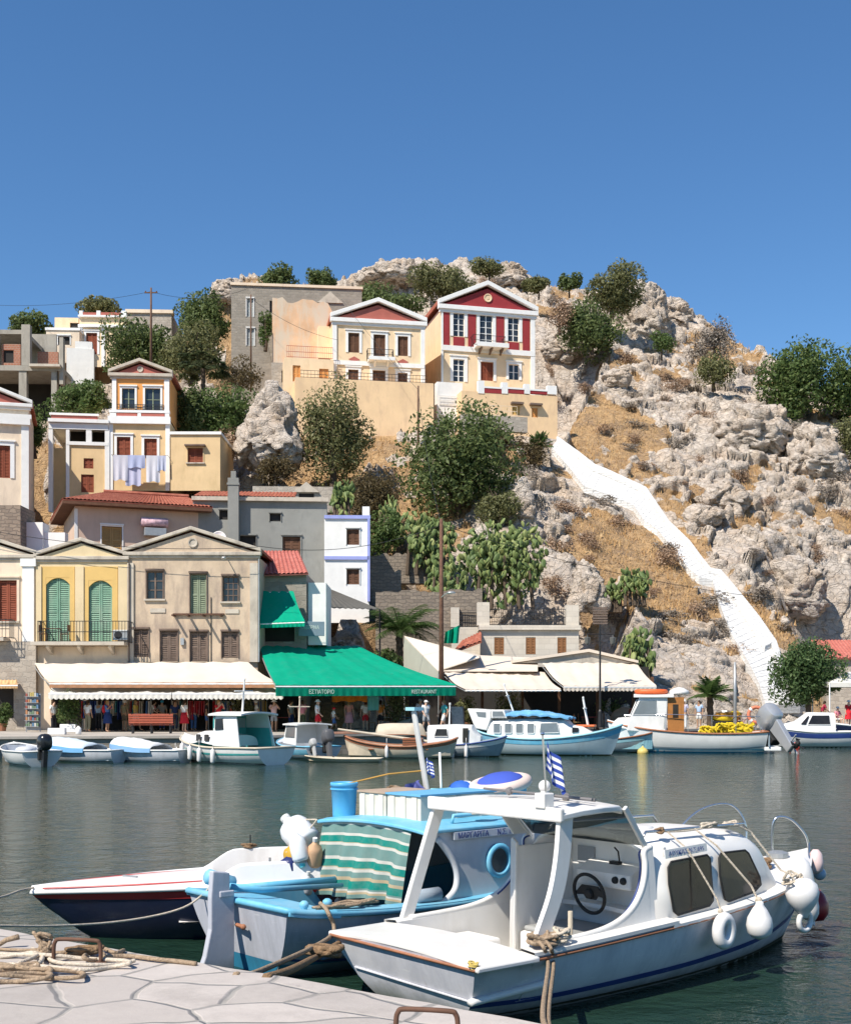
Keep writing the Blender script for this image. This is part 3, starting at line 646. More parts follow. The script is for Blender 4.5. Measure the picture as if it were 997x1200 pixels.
def awning(name, label, cat, BL, BR, FR, FL, m, val=.35, vm=None, arms=3, group=None, nx=24, sc=True, th=.03, posts=False, vname='valance', seam=0):
 q = [at(*p) for p in (BL, BR, FR, FL)]; c = (q[0] + q[1] + q[2] + q[3]) / 4; q = [p - c for p in q]
 root = thing(name, label, cat, c, 0, group); G = []
 for j in range(7):
  t = j / 6; G.append([(q[0].lerp(q[1], i / nx)).lerp(q[3].lerp(q[2], i / nx), t) - Vector((0, 0, .15 * math.sin(math.pi * t) * (.75 + .25 * math.sin(i * .8 + q[0].x)) + .035 * math.sin(i * 2.1 + j * .7))) for i in range(nx + 1)])
 mb = MB(); mb.slab(G, (0, 0, -th)); mb.build('canopy', m, root, smooth=False, auto=40)
 if val:
  k = nx * 6; rows = [[], []]
  for i in range(k + 1):
   p = q[3].lerp(q[2], i / k) + Vector((0, -.012, -.004)); rows[0].append(p); rows[1].append(p - Vector((0, .02 * math.sin(i * .9), val * ((.78 + .22 * abs(math.sin(i * math.pi / 6))) if sc else 1))))
  mb = MB(); mb.slab(rows, (0, -.012, 0)); mb.build(vname, vm or m, root)
 mb = MB(); mb.tube([q[3] - Vector((0, 0, th + .05)), q[2] - Vector((0, 0, th + .05))], .045); mb.tube([q[0] - Vector((0, 0, th + .05)), q[1] - Vector((0, 0, th + .05))], .045)
 mb.build('front_bar', WTRIM, root)
 for i in range(arms):
  t = i / max(1, arms - 1); a = q[0].lerp(q[1], t) - Vector((0, 0, .25)); b = q[3].lerp(q[2], t) - Vector((0, 0, th + .06)); mb = MB(); mb.tube([a, (a + b) / 2 - Vector((0, 0, .12)), b], .03)
  if posts: mb.tube([b, Vector((b.x, b.y, 1.0 - c.z))], .035)
  mb.build('arm', GALV, root)
 return root
a_ = awning('shop_awning', 'long beige shop awning with a brown hem below the yellow and beige houses', 'awning', (41, 777, 69.6), (291, 776, 69.6), (325, 800, 66.4), (58, 800, 66.4), AWB, .28, mat('brown_hem', (.34, .17, .09), .8), 4, sc=False)
a_ = awning('shop_awning', 'white scalloped shop awning hanging under the long beige one, left half', 'awning', (60, 805, 68.5), (205, 805, 68.5), (201, 812, 65.2), (57, 812, 65.2), AWW, .36, None, 3)
a_ = awning('shop_awning', 'white scalloped shop awning hanging under the long beige one, right half', 'awning', (206, 805, 68.5), (322, 805, 68.5), (332, 812, 65.1), (202, 812, 65.1), AWW, .36, None, 3)
a_ = awning('small_awning', 'small orange cream awning over the dark door at the left edge', 'awning', (-15, 797, 69.6), (20, 797, 69.6), (21, 802, 68.4), (-16, 802, 68.4), cloth('orange_canvas', (.74, .50, .26)), .25, None, 2)
g_ = awning('restaurant_awning', 'large green restaurant awning with white lettering on its dark valance', 'awning', (304, 757, 72), (420, 757, 76), (534, 803, 66), (323, 803, 63), AWG, .56, AWGD, 4, sc=False, posts=False, nx=30)
def text(s, size, loc, rot, m, parent, name='lettering', ext=.004, sx=1):
 cu = bpy.data.curves.new('t', 'FONT'); cu.body = s; cu.size = size; cu.extrude = ext; cu.align_x = 'LEFT'
 o = bpy.data.objects.new('t', cu); col.objects.link(o); bpy.context.view_layer.update()
 me = bpy.data.meshes.new_from_object(o.evaluated_get(bpy.context.evaluated_depsgraph_get())); bpy.data.objects.remove(o)
 me.materials.clear(); me.materials.append(m); me.name = name; r = bpy.data.objects.new(name, me); col.objects.link(r); r.parent = parent; r.location = loc; r.rotation_euler = rot; r.scale = (sx, 1, 1); return r
LETW = mat('white_lettering', (.56, .64, .58), .8, .15, 9)
fl, fr_ = at(323, 803, 63), at(534, 803, 66); gc = g_.location; dv = (fr_ - fl); ga = math.atan2(dv.y, dv.x)
for s_, px in (('ΕΣΤΙΑΤΟΡΙΟ', 362), ('RESTAURANT', 482)):
 t = (px - 323) / 211; p = fl.lerp(fr_, t * 63 / (63 + 3 * (1 - t))) - gc
 text(s_, .29, p + Vector((0, -.06, -.44)), (R(90), 0, ga), LETW, g_, sx=.78)
# red-tiled little house with the upper green awning
h = House('small_house', 'narrow stone house with red tiled roof between beige house and grey building', 'house', 302, 857, 73)
h.wall((302, 672, 359, 857), 8, STONE, [(304, 735, 345, 752), (306, 815, 352, 857)], name='wall'); h.win((304, 735, 345, 752), 'dark'); h.win((306, 815, 352, 857), 'dark', name='doorway')
mb = MB(); tile_patch(mb, (h.u(300), -.35, h.w(300, 675)), (h.u(362), -.35, h.w(362, 673)), (h.u(342), 4, h.w(342, 637)), (h.u(290), 4, h.w(290, 637))); mb.build('roof', RTILE, h.root)
h.trim((361, 683, 382, 756), .05, WHITE, 'white_pier', y0=.4, back=4)
a_ = awning('green_blind', 'upper green awning under the red tiled roof of the narrow stone house', 'awning', (303, 693, 72.4), (344, 693, 72.4), (357, 728, 70.6), (305, 730, 70.6), AWG, .3, AWG, 2, sc=False, nx=12)
sg = thing('shop_sign', 'blue grey shop sign board above the green restaurant awning', 'sign', at(365, 737, 72.2)); mb = MB(); mb.box(-.75, .75, -.04, .04, -.42, .42); mb.build('board', mat('sign_blue_grey', (.16, .22, .27), .6), sg, bevel=.02)
text('ΤΑΒΕΡΝΑ', .3, (-.66, -.045, -.02), (R(90), 0, 0), LETW, sg, sx=.8)
mb = MB()
for k in (-.6, .6): mb.box(k - .03, k + .03, .04, .5, -.05, .05)
mb.build('bracket', IRON, sg)
# pink house with hipped clay roof
h = House('pink_house', 'dusty pink house with a hipped clay tile roof above the yellow house', 'house', 87, 700, 84, 21)
h.wall((88, 596, 236, 730), 9, PINK, [(119, 617, 143, 648)]); h.win((119, 617, 143, 648), 'shutter', sm=mat('ochre_shutter', (.42, .26, .10), .7), fm=BROWNW, sur=WTRIM, sw=1.5)
h.trim((87.2, 596, 91, 700), .04, WHITE, 'corner_trim')
uL, uR = h.u(88) - .9, h.u(236) + .6; we = h.w(160, 592); B = 9; rdg = we + 1.45
mb = MB(); f1_, f2_ = (uL, -.9, we), (uR, -.9, we); b1_, b2_ = (uL, B + .9, we), (uR, B + .9, we); r1_, r2_ = (uL + 3.4, 4.5, rdg), (uR - .8, 4.5, rdg)
tile_patch(mb, f1_, f2_, r2_, r1_); tile_patch(mb, b1_, f1_, r1_, r1_); tile_patch(mb, f2_, b2_, r2_, r2_); tile_patch(mb, b2_, b1_, r1_, r2_); mb.build('roof', TILE, h.root)
mb = MB(); mb.box(uL, uR, -.9, B + .9, we - .28, we - .09); mb.build('eave_board', BROWNW, h.root)
mb = MB(); mb.tube([(uL + 3.3, 4.5, rdg + .1), (uR - .7, 4.5, rdg + .1)], .16, 8); mb.build('ridge_tiles', TILE, h.root)
ub = thing('window_blanket', 'rolled pink and white blanket airing on the wall of the pink house', 'blanket', (h.x, h.y, h.z), h.a); mb = MB(); p = (h.u(180), -.35, h.w(180, 613)); mb.tube([(p[0] - .95, p[1], p[2]), (p[0] - .9, p[1], p[2]), (p[0] + .9, p[1], p[2]), (p[0] + .95, p[1], p[2])], [.1, .32, .32, .1], 12); mb.build('blanket', mat('pink_white_blanket', (.62, .42, .46), .9, .4, 5), ub, smooth=True)
mb = MB(); mb.box(p[0] - .7, p[0] + .8, -.6, -.02, p[2] - .95, p[2] - .4); mb.build('box', GALV, ub, bevel=.03)
# grey rendered building
h = House('grey_building', 'grey cement rendered building with a tall square chimney in front', 'building', 228, 745, 87, 4)
O_ = [(257, 598, 268, 609), (316, 602, 329, 611), (281, 628, 300, 646), (331, 629, 352, 668)]
h.wall((226, 587, 383, 760), 10, GREYC, O_)
for r in O_[:3]: h.win(r, 'dark', sur=GREYC, sw=.8)
h.win(O_[3], 'door', sm=BROWNW, sur=GREYC, sw=1.5)
h.trim((225, 583, 385, 587.5), .3, BEIGET, 'cornice', back=.5)
mb = MB(); ua, ub_ = h.u(226), h.u(345); tile_patch(mb, (ua, -.2, h.w(280, 583)), (ub_, -.2, h.w(280, 583)), (ub_, 5, h.w(280, 583) + 1.2), (ua, 5, h.w(280, 583) + 1.2)); mb.build('roof', TILE, h.root)
u0, u1, w0, w1 = h.rect((268, 562, 280.5, 650)); mb = MB(); mb.box(u0, u1, -.75, .0, w0, w1); mb.box(u0 - .06, u1 + .06, -.8, .02, w1 - .5, w1 - .35); mb.box(u0 + .2, u1 - .2, -.6, -.15, w1, w1 + .5); mb.build('chimney', GREYC, h.root)
# pale ruin behind
h = House('ruined_wall', 'pale ruined plaster wall with two small dark openings behind the grey building', 'ruin', 325, 590, 97, 3)
h.wall((296, 570, 390, 600), 1.2, RUBW, [(307, 580, 325, 590), (350, 578, 368, 592)]); h.win((307, 580, 325, 590), 'dark'); h.win((350, 578, 368, 592), 'dark')
u0, u1, w0, w1 = h.rect((344, 574, 374, 577)); mb = MB(); mb.prism([(u0, -.2, w0), (u1, -.2, w0), ((u0 + u1) / 2, -.2, w1 + .6)], (0, .4, 0)); mb.build('pediment', BEIGET, h.root)
# white and lilac house
h = House('white_house', 'small white house with lilac blue trim and brown shuttered windows', 'house', 381, 720, 86, 2)
h.wall((380, 606, 432.5, 730), 8, WHITE, [(406, 620, 421, 638.5), (406, 667, 421, 685)])
for r in ((406, 620, 421, 638.5), (406, 667, 421, 685)): h.win(r, 'shutter', sm=BROWNW, sur=WHITE, sw=1)
h.trims([(380, 604, 434, 608), (380, 652, 433, 656), (430.5, 608, 433.5, 705)], .12, LILAC, 'trim')
u0, u1, w0, w1 = h.rect((424.5, 593, 433, 606)); mb = MB(); mb.box(u0, u1, .2, .8, w0 + .02, w1); mb.build('chimney', WHITE, h.root)
lt = thing('lean_to', 'dark corrugated lean-to roof below the white and lilac house', 'lean-to', at(408, 715, 80)); mb = MB(); A, B_, C2, D2 = [at(*p) - at(408, 715, 80) for p in ((378, 690, 84), (384, 690, 84), (445, 714, 78), (378, 712, 78))]
G = [[A.lerp(B_, i / 20).lerp(D2.lerp(C2, i / 20), j) + Vector((0, 0, .06 * (i % 2))) for i in range(21)] for j in (0, 1)]; mb.slab(G, (0, 0, -.05)); mb.build('roof', mat('dark_sheet', (.10, .095, .085), .7), lt)
mb = MB()
for p in (D2, C2): mb.tube([p, p - Vector((0, 0, 5.5))], .06)
mb.build('post', IRON, lt)
# ================================================================ houses on the slope
h = House('villa', 'cream house high at the left edge with red brown shutters and white cornices', 'house', 34, 610, 92, 15)
h.wall((-70, 470, 33.5, 640), 9, PALE, [(-4, 522, 12, 560), (-48, 522, -32, 560)])
for r in ((-4, 522, 12, 560), (-48, 522, -32, 560)): h.win(r, 'shutter', sm=REDW, sur=WTRIM, sw=5)
h.trims([(25, 498, 33.8, 640)], .12, WHITE, 'pilaster'); h.trims([(-70, 489, 35.5, 496), (-70, 484, 37, 489)], .3, WHITE, 'cornice'); h.trim((-70, 600, 34, 640), .1, WHITE, 'plinth')
h.gable(-66, -16, 34, 471, 452, 9, REDT, WHITE, TILE)
rw = House('stone_wall', 'grey stone wall with white parapet below the cream house at the left edge', 'wall', 0, 650, 80, 0)
rw.wall((-60, 592, 24, 660), 3, STONEB); rw.wall((26, 612, 50, 660), 1.5, WHITE, y0=1.2, name='parapet'); rw.wall((50, 624, 76, 660), .8, WHITE, y0=1.5, name='parapet')
h = House('two_storey_house', 'ochre two storey house with orange top floor and red pediment', 'house', 128, 565, 100, 4)
T_ = [(143, 455, 158, 479), (170, 455, 188, 481)]; Lo = [(137, 512, 153, 536), (169, 514, 184, 537)]
h.wall((128.5, 491, 198, 575), 8, OCHRE, Lo, name='lower_wall'); h.wall((132, 440, 198, 489), 7.6, ORANGE, T_, y0=.15, name='upper_wall')
for r in T_: h.win(r, 'glass', fm=PGREENW, nx=2, ny=2, sur=WTRIM, sw=2.4, y0=.15)
for r in Lo: h.win(r, 'shutter', sm=REDW, sur=WTRIM, sw=3)
h.trims([(131.5, 441, 136.5, 482), (192.5, 441, 198.5, 482)], .1, WTRIM, 'pilaster', y0=.15); h.trims([(128, 497, 132.5, 575), (194, 497, 199, 575)], .08, WTRIM, 'pilaster')
h.trims([(127, 488.5, 200, 497)], .28, WTRIM, 'cornice'); h.trim((128, 481, 199, 484), .16, WTRIM, 'coping', back=.3); h.trims([(137, 484.5, 161, 488), (166, 484.5, 193, 488)], .12, REDT, 'red_panel'); h.trims([(129, 484.2, 136.5, 488.3), (161.5, 484.2, 165.5, 488.3), (193.5, 484.2, 198.6, 488.3)], .14, WTRIM, 'pier')
h.gable(131, 164, 199, 438, 424, 7.6, REDT, BEIGET, TILE, y0=.15)
mb = MB(); mb.lathe([(0, 0), (.12, 0), (.18, .04), (.24, .04), (.24, -.04)], 16, (h.u(164), .13, h.w(164, 432)), (0, -1, 0)); mb.build('rosette', BEIGET, h.root)
h.railing((138, 474, 192, 481), .02, n=24)
# laundry
mb = MB(); wl = h.w(167, 538); ul, ur = h.u(134), h.u(199)
ln = thing('clothes_line', 'clothes line strung along the front of the ochre two storey house', 'clothes line', (h.x, h.y, h.z), h.a)
mb = MB(); mb.tube(sag((ul, -1.2, wl + .1), (ur, -1.2, wl + .1), .12), .012, 4); mb.tube([(ul, 0, wl + .1), (ul, -1.2, wl + .1)], .02, 4); mb.tube([(ur, 0, wl + .1), (ur, -1.2, wl + .1)], .02, 4); mb.build('line', IRON, ln)
LAU = [('white sheet', 136, 153, 2.0, (.72, .72, .80)), ('pale blue sheet', 153, 173, 1.0, (.55, .60, .80)), ('white towel', 174, 190, 2.1, (.75, .76, .82)), ('blue white shirt', 187, 197, 1.2, (.62, .66, .80)), ('lavender towel', 150, 168, 2.4, (.60, .61, .78))]
for k, (nm, a, b, hh_, c) in enumerate(LAU):
 t = thing('laundry', f'{nm} hung {"at the left end" if k == 0 else "at the right end" if k == 3 else "behind the pale blue sheet" if k == 4 else "left of the shirt" if k == 2 else "at the middle"} of the clothes line', 'laundry', (h.x, h.y, h.z), h.a, 'washing on the clothes line')
 ua, ub_ = h.u(a), h.u(b); y_ = -1.22 - .05 * (k == 1) + .07 * (k == 4); G = [[(ua + (ub_ - ua) * i / 12, y_ + .07 * math.sin(i * 1.1 + k) * j / 5, wl + .06 - hh_ * j / 5 - .06 * math.sin(i * .8) * j / 5) for i in range(13)] for j in range(6)]
 mb = MB(); mb.slab(G, (0, -.02, 0)); mb.build('cloth', cloth('laundry_%d' % k, c, .05, .3), t)
# left wing
h = House('house_wing', 'ochre wing with white columns and open loggia left of the two storey house', 'house', 78, 585, 99.5, 8)
h.wall((78, 522, 127, 600), 8, OCHRE, [(98, 537, 109.5, 549), (95, 556, 110, 577)]); h.win((98, 537, 109.5, 549), 'shutter', sm=REDW); h.win((95, 556, 110, 577), 'shutter', sm=REDW)
h.wall((57, 496, 127, 503), 8, WHITE, name='entablature', y0=-.15); h.trims([(57, 492, 128, 496)], .4, WHITE, 'cornice'); h.trims([(60, 487, 114, 492)], .05, REDT, 'red_parapet', y0=.2, back=.3); h.trim((58, 484.5, 116, 487), .14, WHITE, 'coping', y0=.2, back=.4)
h.trims([(77.5, 503, 81.5, 600), (123, 503, 128.5, 600), (101, 503, 107.5, 522), (57, 503, 62, 600)], .12, WHITE, 'column', back=.3)
h.trims([(78, 518, 127, 522)], .14, WHITE, 'sill_band', back=.3); h.wall((62, 525, 77, 610), 3, YELLOW, y0=2.5, name='side_wall')
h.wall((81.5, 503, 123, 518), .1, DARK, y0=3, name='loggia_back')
h = House('annex', 'plain ochre annex with one red shuttered window right of the two storey house', 'house', 200, 558, 99.5, 0)
h.wall((200, 509, 258, 575), 7, OCHRE, [(220, 525, 238, 542)]); h.win((220, 525, 238, 542), 'shutter', sm=REDW, sur=OCHRE, sw=1, sill=BEIGET); h.trim((199, 506, 259.5, 509.3), .14, WHITE, 'coping', back=7.1); h.trim((217, 521.5, 241, 523.2), .4, GREYW, 'window_hood')
# concrete frame
h = House('concrete_shell', 'unfinished concrete frame house with brick infill at the far left', 'building', 0, 480, 118, 2)
h.wall((-40, 428, 72, 434), 9, CONCR, name='floor_slab'); h.wall((-40, 386, 30, 391), 8, CONCR, name='roof_slab', y0=1)
for nm, rs in (('column', [(22, 434, 31, 490), (60, 434, 66.5, 490), (-12, 434, -4, 490), (25, 380, 35, 428), (69.5, 395, 74, 450), (-8, 391, -2, 428)]),):
 for r in rs: h.trim(r, 0, CONCR, nm, y0=.1, back=.7)
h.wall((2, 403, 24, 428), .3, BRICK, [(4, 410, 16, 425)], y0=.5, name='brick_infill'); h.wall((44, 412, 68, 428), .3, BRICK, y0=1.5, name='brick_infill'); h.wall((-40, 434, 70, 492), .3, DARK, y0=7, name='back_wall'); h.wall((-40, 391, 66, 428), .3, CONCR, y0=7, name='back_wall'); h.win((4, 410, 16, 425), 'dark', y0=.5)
h.trim((36, 428, 72, 431), .6, BEIGET, 'ledge', back=0)
# hilltop cream house
h = House('hilltop_house', 'cream hilltop house with red and white parapet behind a dark leafy tree', 'house', 93, 418, 131, 3)
h.wall((93, 372, 147, 430), 9, CREAM, [(101, 390, 114, 415)]); h.win((101, 390, 114, 415), 'shutter', sm=REDW, sur=WTRIM, sw=2.5); h.trims([(92, 381, 149, 384), (92, 370, 149, 372)], .3, WTRIM, 'cornice'); h.trims([(97, 366, 113, 370), (118, 366, 142, 370)], .05, REDT, 'red_parapet', back=.3); h.trims([(93, 364, 97, 370), (113.2, 364, 117.8, 370), (142.2, 364, 148, 370)], .08, WTRIM, 'pier', back=.4)
h.trims([(92.5, 384, 97, 430), (119, 384, 123, 430)], .1, WTRIM, 'pilaster')
h.wall((148, 365, 201, 410), 8, RUBW, y0=1, name='stone_wing'); h.trim((147, 363, 203, 367), .2, PALE, 'coping', y0=1, back=1)
h.wall((64, 372, 92, 392), 6, CREAM, [(82, 378, 92, 385)], y0=1.5, name='left_block'); h.wall((54, 386, 93, 425), 5, PALE, [(68, 394, 82, 404)], y0=-1.5, name='low_block'); h.win((68, 394, 82, 404), 'dark', y0=-1.5, sur=WTRIM, sw=1); h.trim((53, 384, 94, 387), .1, WTRIM, 'coping', y0=-1.5, back=4); h.win((82, 378, 92, 385), 'dark', y0=1.5)
h = House('white_wall', 'bright white garden wall below the cream hilltop house', 'wall', 78, 445, 122, 10); h.wall((78, 408, 110, 450), 1, WHITE); h.wall((88, 400, 108, 412), .9, WHITE, y0=.1, name='upper_step')
# stone house and ruin
h = House('stone_house', 'grey stone hilltop house with two pale shuttered windows', 'house', 271, 420, 129, 6)
h.wall((271, 336, 424, 475), 9, STONE, [(289, 350, 297, 371), (289, 385, 298, 405), (316, 352, 322, 366)])
for r in ((289, 350, 297, 371), (289, 385, 298, 405)): h.win(r, 'shutter', sm=mat('pale_shutter', (.46, .48, .47), .7), sur=WTRIM, sw=.8)
h.win((316, 352, 322, 366), 'dark'); h.trim((270, 333.5, 425, 336.5), .15, PALE, 'coping', back=9.1)
u0, u1, w0, w1 = h.rect((372, 352, 402, 355)); mb = MB(); mb.prism([(u0, -.15, w0), (u1, -.15, w0), ((u0 + u1) / 2, -.15, w1 + .9)], (0, .3, 0)); mb.build('pediment', BEIGET, h.root)
RUIN = mat('peeling_ruin_plaster', (.66, .43, .27), .95, .2, .5, .1, 0, .6, 5, (.60, .50, .39), (.42, .56), .5)
h = House('ruined_house', 'roofless ruined house with peeling orange plaster beside the stone house', 'ruin', 318, 460, 123, 6)
u0, u1, w0, w1 = h.rect((319, 352, 402, 470)); rr_ = random.Random(4); top = [(u0 + (u1 - u0) * i / 14, -.0, w1 + rr_.uniform(-.35, .2) - (.9 if i > 11 else 0) + (.4 if i < 3 else 0)) for i in range(15)]
mb = MB(); mb.prism([(u0, 0, w0)] + [(p[0], 0, p[2]) for p in top][::1] + [(u1, 0, w0)], (0, .6, 0)); mb.prism([(u0, .6, w0), (u0, .6, w1 + .3), (u0, 4, w1 - .2), (u0, 8, w1 - .6), (u0, 8, w0)], (.6, 0, 0)); mb.build('wall', RUIN, h.root)
h.wall((318, 425, 356, 475), 3, RUBW, [(330, 434, 336, 448)], y0=-2.6, name='grey_base'); h.win((330, 434, 336, 448), 'dark', y0=-2.6)
# yellow house with pink pediment
h = House('mansion', 'yellow mansion with pale red pediment and iron balcony, left of the red shuttered mansion', 'house', 391, 450, 120, 10)
U_ = [(408, 390, 421, 413), (437.5, 392, 451.5, 422), (466, 394, 478, 417)]; Lw = [(408, 433, 420, 447), (436.5, 434, 451.5, 452), (466, 437, 477.5, 451)]
h.wall((390, 376, 497, 475), 9, CREAM, U_ + Lw)
for r in U_[::2] + Lw[::2]: h.win(r, 'shutter', sm=BROWNW, sur=WTRIM, sw=3)
for r in (U_[1], Lw[1]): h.win(r, 'door', sm=BROWNW, sur=WTRIM, sw=3)
h.trims([(389.6, 380, 394.5, 475), (493, 380, 497.6, 475)], .12, WTRIM, 'corner_trim'); h.trim((390, 424.5, 497, 429.5), .15, WTRIM, 'string_course')
mb = MB()
for px, py in ((415, 421), (472, 424)):
 u, w_ = h.u(px), h.w(px, py); mb.prism([(u - .55, -.05, w_), (u, -.05, w_ - .28), (u + .55, -.05, w_), (u, -.05, w_ + .28)], (0, .08, 0))
mb.build('red_diamond', REDT, h.root)
h.balcony((431, 421, 461, 425), 1.1, WTRIM, rail=(431, 409, 461, 421), n=12, brackets=2)
h.gable(390, 443, 497, 375, 354, 9, REDT, WTRIM, TILE, th=.4)
h.wall((346, 445.5, 508, 530), 7, PEACH, y0=-3, name='terrace_wall'); h.railing((352, 437, 500, 445.5), -2.9, n=36)
h.wall((333, 420, 391, 470), 4, CREAM, [(343, 428, 352, 447), (374, 432, 385, 447)], y0=-.8, name='left_wing'); h.win((343, 428, 352, 447), 'shutter', sm=ORANGE, y0=-.8); h.win((374, 432, 385, 447), 'shutter', sm=ORANGE, y0=-.8); h.railing((336, 406, 390, 419.5), -.7, n=22, m=REDT)
h.wall((373, 382, 391, 420), 3, CREAM, y0=2.4, name='stair_wall')
# red shuttered mansion
h = House('mansion', 'cream mansion with dark red pediment, tall red panels and a small balcony', 'house', 517, 450, 124, 14)
Up = [(531, 366, 544, 394), (562, 369, 577, 405), (595, 372, 608, 400)]; Lw = [(531, 421, 544, 447), (563, 424, 578, 446), (596, 427, 608, 445)]
h.wall((517.5, 364, 626, 470), 10, CREAM, Up + Lw)
for r in Up[::2] + [Lw[0]]: h.win(r, 'glass', nx=2, ny=4, sur=WTRIM, sw=3.6)
h.win(Up[1], 'glass', nx=2, ny=5, sur=WTRIM, sw=3.6, name='balcony_door'); h.win(Lw[1], 'door', sm=REDW, sur=WTRIM, sw=3.2); h.win(Lw[2], 'glass', nx=2, ny=2, sur=WTRIM, sw=3)
h.trims([(518.5, 361, 526.5, 406), (548.3, 362, 557.5, 407), (581.5, 364, 590.5, 407), (612.3, 367, 620.5, 412)], .05, REDP, 'red_panel'); h.trims([(531, 394.8, 544, 407), (595, 400.8, 608, 411)], .04, REDP, 'red_apron')
h.trims([(516.8, 364, 519, 470), (621.5, 366, 626.5, 470)], .1, WTRIM, 'corner_trim'); h.trim((517, 408, 626.5, 414), .13, WTRIM, 'string_course')
h.balcony((555, 405, 592, 410), 1.25, WTRIM, rail=(555, 393, 592, 405), n=16, brackets=3, bm=GREYW)
g5 = h.gable(516, 571, 627, 361, 334.5, 10, REDP, WTRIM, TILE, th=.45)
mb = MB(); mb.lathe([(0, .03), (.16, .03), (.16, 0), (.3, 0), (.34, .06), (.42, .06), (.42, -.04)], 20, (h.u(571.5), -.03, h.w(571.5, 349)), (0, -1, 0)); mb.build('rosette', CREAM, h.root)
h.wall((541, 461, 653, 520), 6, PEACH, [(600, 475.5, 609, 486), (623, 478, 630, 489)], y0=-4, name='terrace_wall'); h.win((600, 475.5, 609, 486), 'shutter', sm=DEEPY, y0=-4); h.win((623, 478, 630, 489), 'shutter', sm=ORANGE, y0=-4)
h.trims([(567.5, 455, 587.5, 460.8), (595, 456, 614, 461), (621, 458, 641, 461.5)], .02, REDP, 'red_parapet', y0=-4, back=.3); h.trims([(560, 446, 567.3, 461), (587.7, 448, 594.8, 461.2), (614.2, 450, 620.8, 461.4), (641.2, 452, 652, 462)], .05, WTRIM, 'pier', y0=-4, back=.4); h.trims([(567.4, 453.2, 587.6, 455.2), (594.9, 454.2, 614.1, 456.2), (620.9, 456.2, 641, 458.2)], .06, WTRIM, 'coping', y0=-4, back=.4)
h.trims([(598, 472, 612, 474.2), (620, 473.5, 634, 475.5)], .5, GREYW, 'window_hood', y0=-4)
h.wall((512, 448, 542, 500), 4, WHITE, y0=-2.2, name='stair_landing'); h.railing((514, 464, 540, 474), -2.3, n=16, m=WTRIM)
fn = House('garden_fence', 'low pale rail fence on a stone wall below the mansion terrace', 'fence', 546, 492, 116, 12); fn.railing((548, 475, 606, 487), 0, n=6, m=PALE, name='rails'); fn.wall((540, 487, 618, 505), .6, RUBW, y0=-.1, name='stone_base')
# restaurant with ashlar terrace building
h = House('stone_restaurant', 'pale ashlar restaurant building with a railed roof terrace and brown windows', 'building', 545, 850, 82, 0)
O_ = [(579, 747, 590.5, 767), (616, 747, 627.5, 767), (653, 747, 663.5, 767)]
h.wall((563, 738, 678, 870), 8, ASHLAR, O_)
for r in O_: h.win(r, 'shutter', sm=mat('chestnut_wood', (.26, .12, .05), .6), rec=.1)
h.trim((561, 733, 680, 738.3), .25, ASHLAR, 'cornice', back=8); h.trims([(559, 706, 573.5, 733), (663, 709, 678, 733)], .1, ASHLAR, 'terrace_pier', back=.9); h.railing((574, 714, 662.5, 733), .1, n=34)
h.wall((529, 735, 562, 870), 6, ASHLAR, y0=2, name='side_wall'); h.trim((528, 712, 538, 735), .05, ASHLAR, 'terrace_pier', y0=2, back=.7); h.railing((538, 718, 560, 735), 2.1, n=9)
mb = MB(); tile_patch(mb, at(530, 765, 79.5) - h.root.location, at(564, 752, 79.5) - h.root.location, at(564, 741, 82) - h.root.location, at(541, 752, 82) - h.root.location); mb.build('porch_roof', TILE, h.root)
gs = thing('shade_cloth', 'folded bright green shade cloth hanging beside the ashlar restaurant', 'shade cloth', at(529, 744, 79)); G = [[at(520 + i * 2.4 + j * .6, 754 - 6 * j + (4 - i) * .4 * j, 79 + .25 * math.sin(i * 2)) - gs.location for i in range(8)] for j in range(4)]; mb = MB(); mb.slab(G, (0, .04, 0)); mb.build('cloth', AWG, gs)
# timber tavern front beneath the beige canopies
tv = thing('tavern_pavilion', 'open dark timber tavern pavilion under the beige canopies', 'pavilion', at(640, 850, 76)); L0 = tv.location
def tq(px, py, d): return at(px, py, d) - L0
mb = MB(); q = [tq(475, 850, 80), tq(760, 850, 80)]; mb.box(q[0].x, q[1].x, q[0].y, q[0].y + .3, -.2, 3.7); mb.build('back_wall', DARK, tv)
for px in (478, 520, 565, 612, 655, 700, 742, 764): p = tq(px, 850, 72.5); mb = MB(); mb.box(p.x - .08, p.x + .08, p.y - .08, p.y + .08, -.3, 2.9); mb.build('post', BROWNW, tv)
mb = MB(); a, b = tq(600, 777, 74), tq(748, 777, 74); m_ = tq(690, 764, 74); bk = Vector((0, 6, 0))
mb.prism([a, m_, b, b + Vector((0, 0, .15)), m_ + Vector((0, 0, .18)), a + Vector((0, 0, .15))], bk); mb.build('gable_roof', AWB, tv)
mb = MB(); mb.prism([a + Vector((.3, .2, 0)), b + Vector((-.3, .2, 0)), m_ + Vector((0, .2, -.02))], (0, .1, 0)); mb.build('gable_board', BEIGET, tv)
ct = thing('canvas_tent', 'pitched beige canvas canopy with a pale end wall behind the brown pole', 'canopy', at(520, 780, 74)); L1 = ct.location
def cq(px, py, d): return at(px, py, d) - L1
mb = MB(); mb.slab([[cq(473, 745, 77), cq(562, 768, 77)], [cq(513, 786, 72), cq(562, 770, 72.5)]], (0, 0, -.06)); mb.slab([[cq(562, 768, 77), cq(630, 771, 77)], [cq(515, 786, 72), cq(630, 786, 72)]], (0, 0, -.06)); mb.build('canvas', AWB, ct)
mb = MB(); mb.slab([[cq(473, 747, 77), cq(513, 787, 72)], [cq(473, 785, 77), cq(513, 795, 72)]], (.04, 0, 0)); mb.build('end_wall', cloth('pale_green_canvas', (.56, .57, .48)), ct)
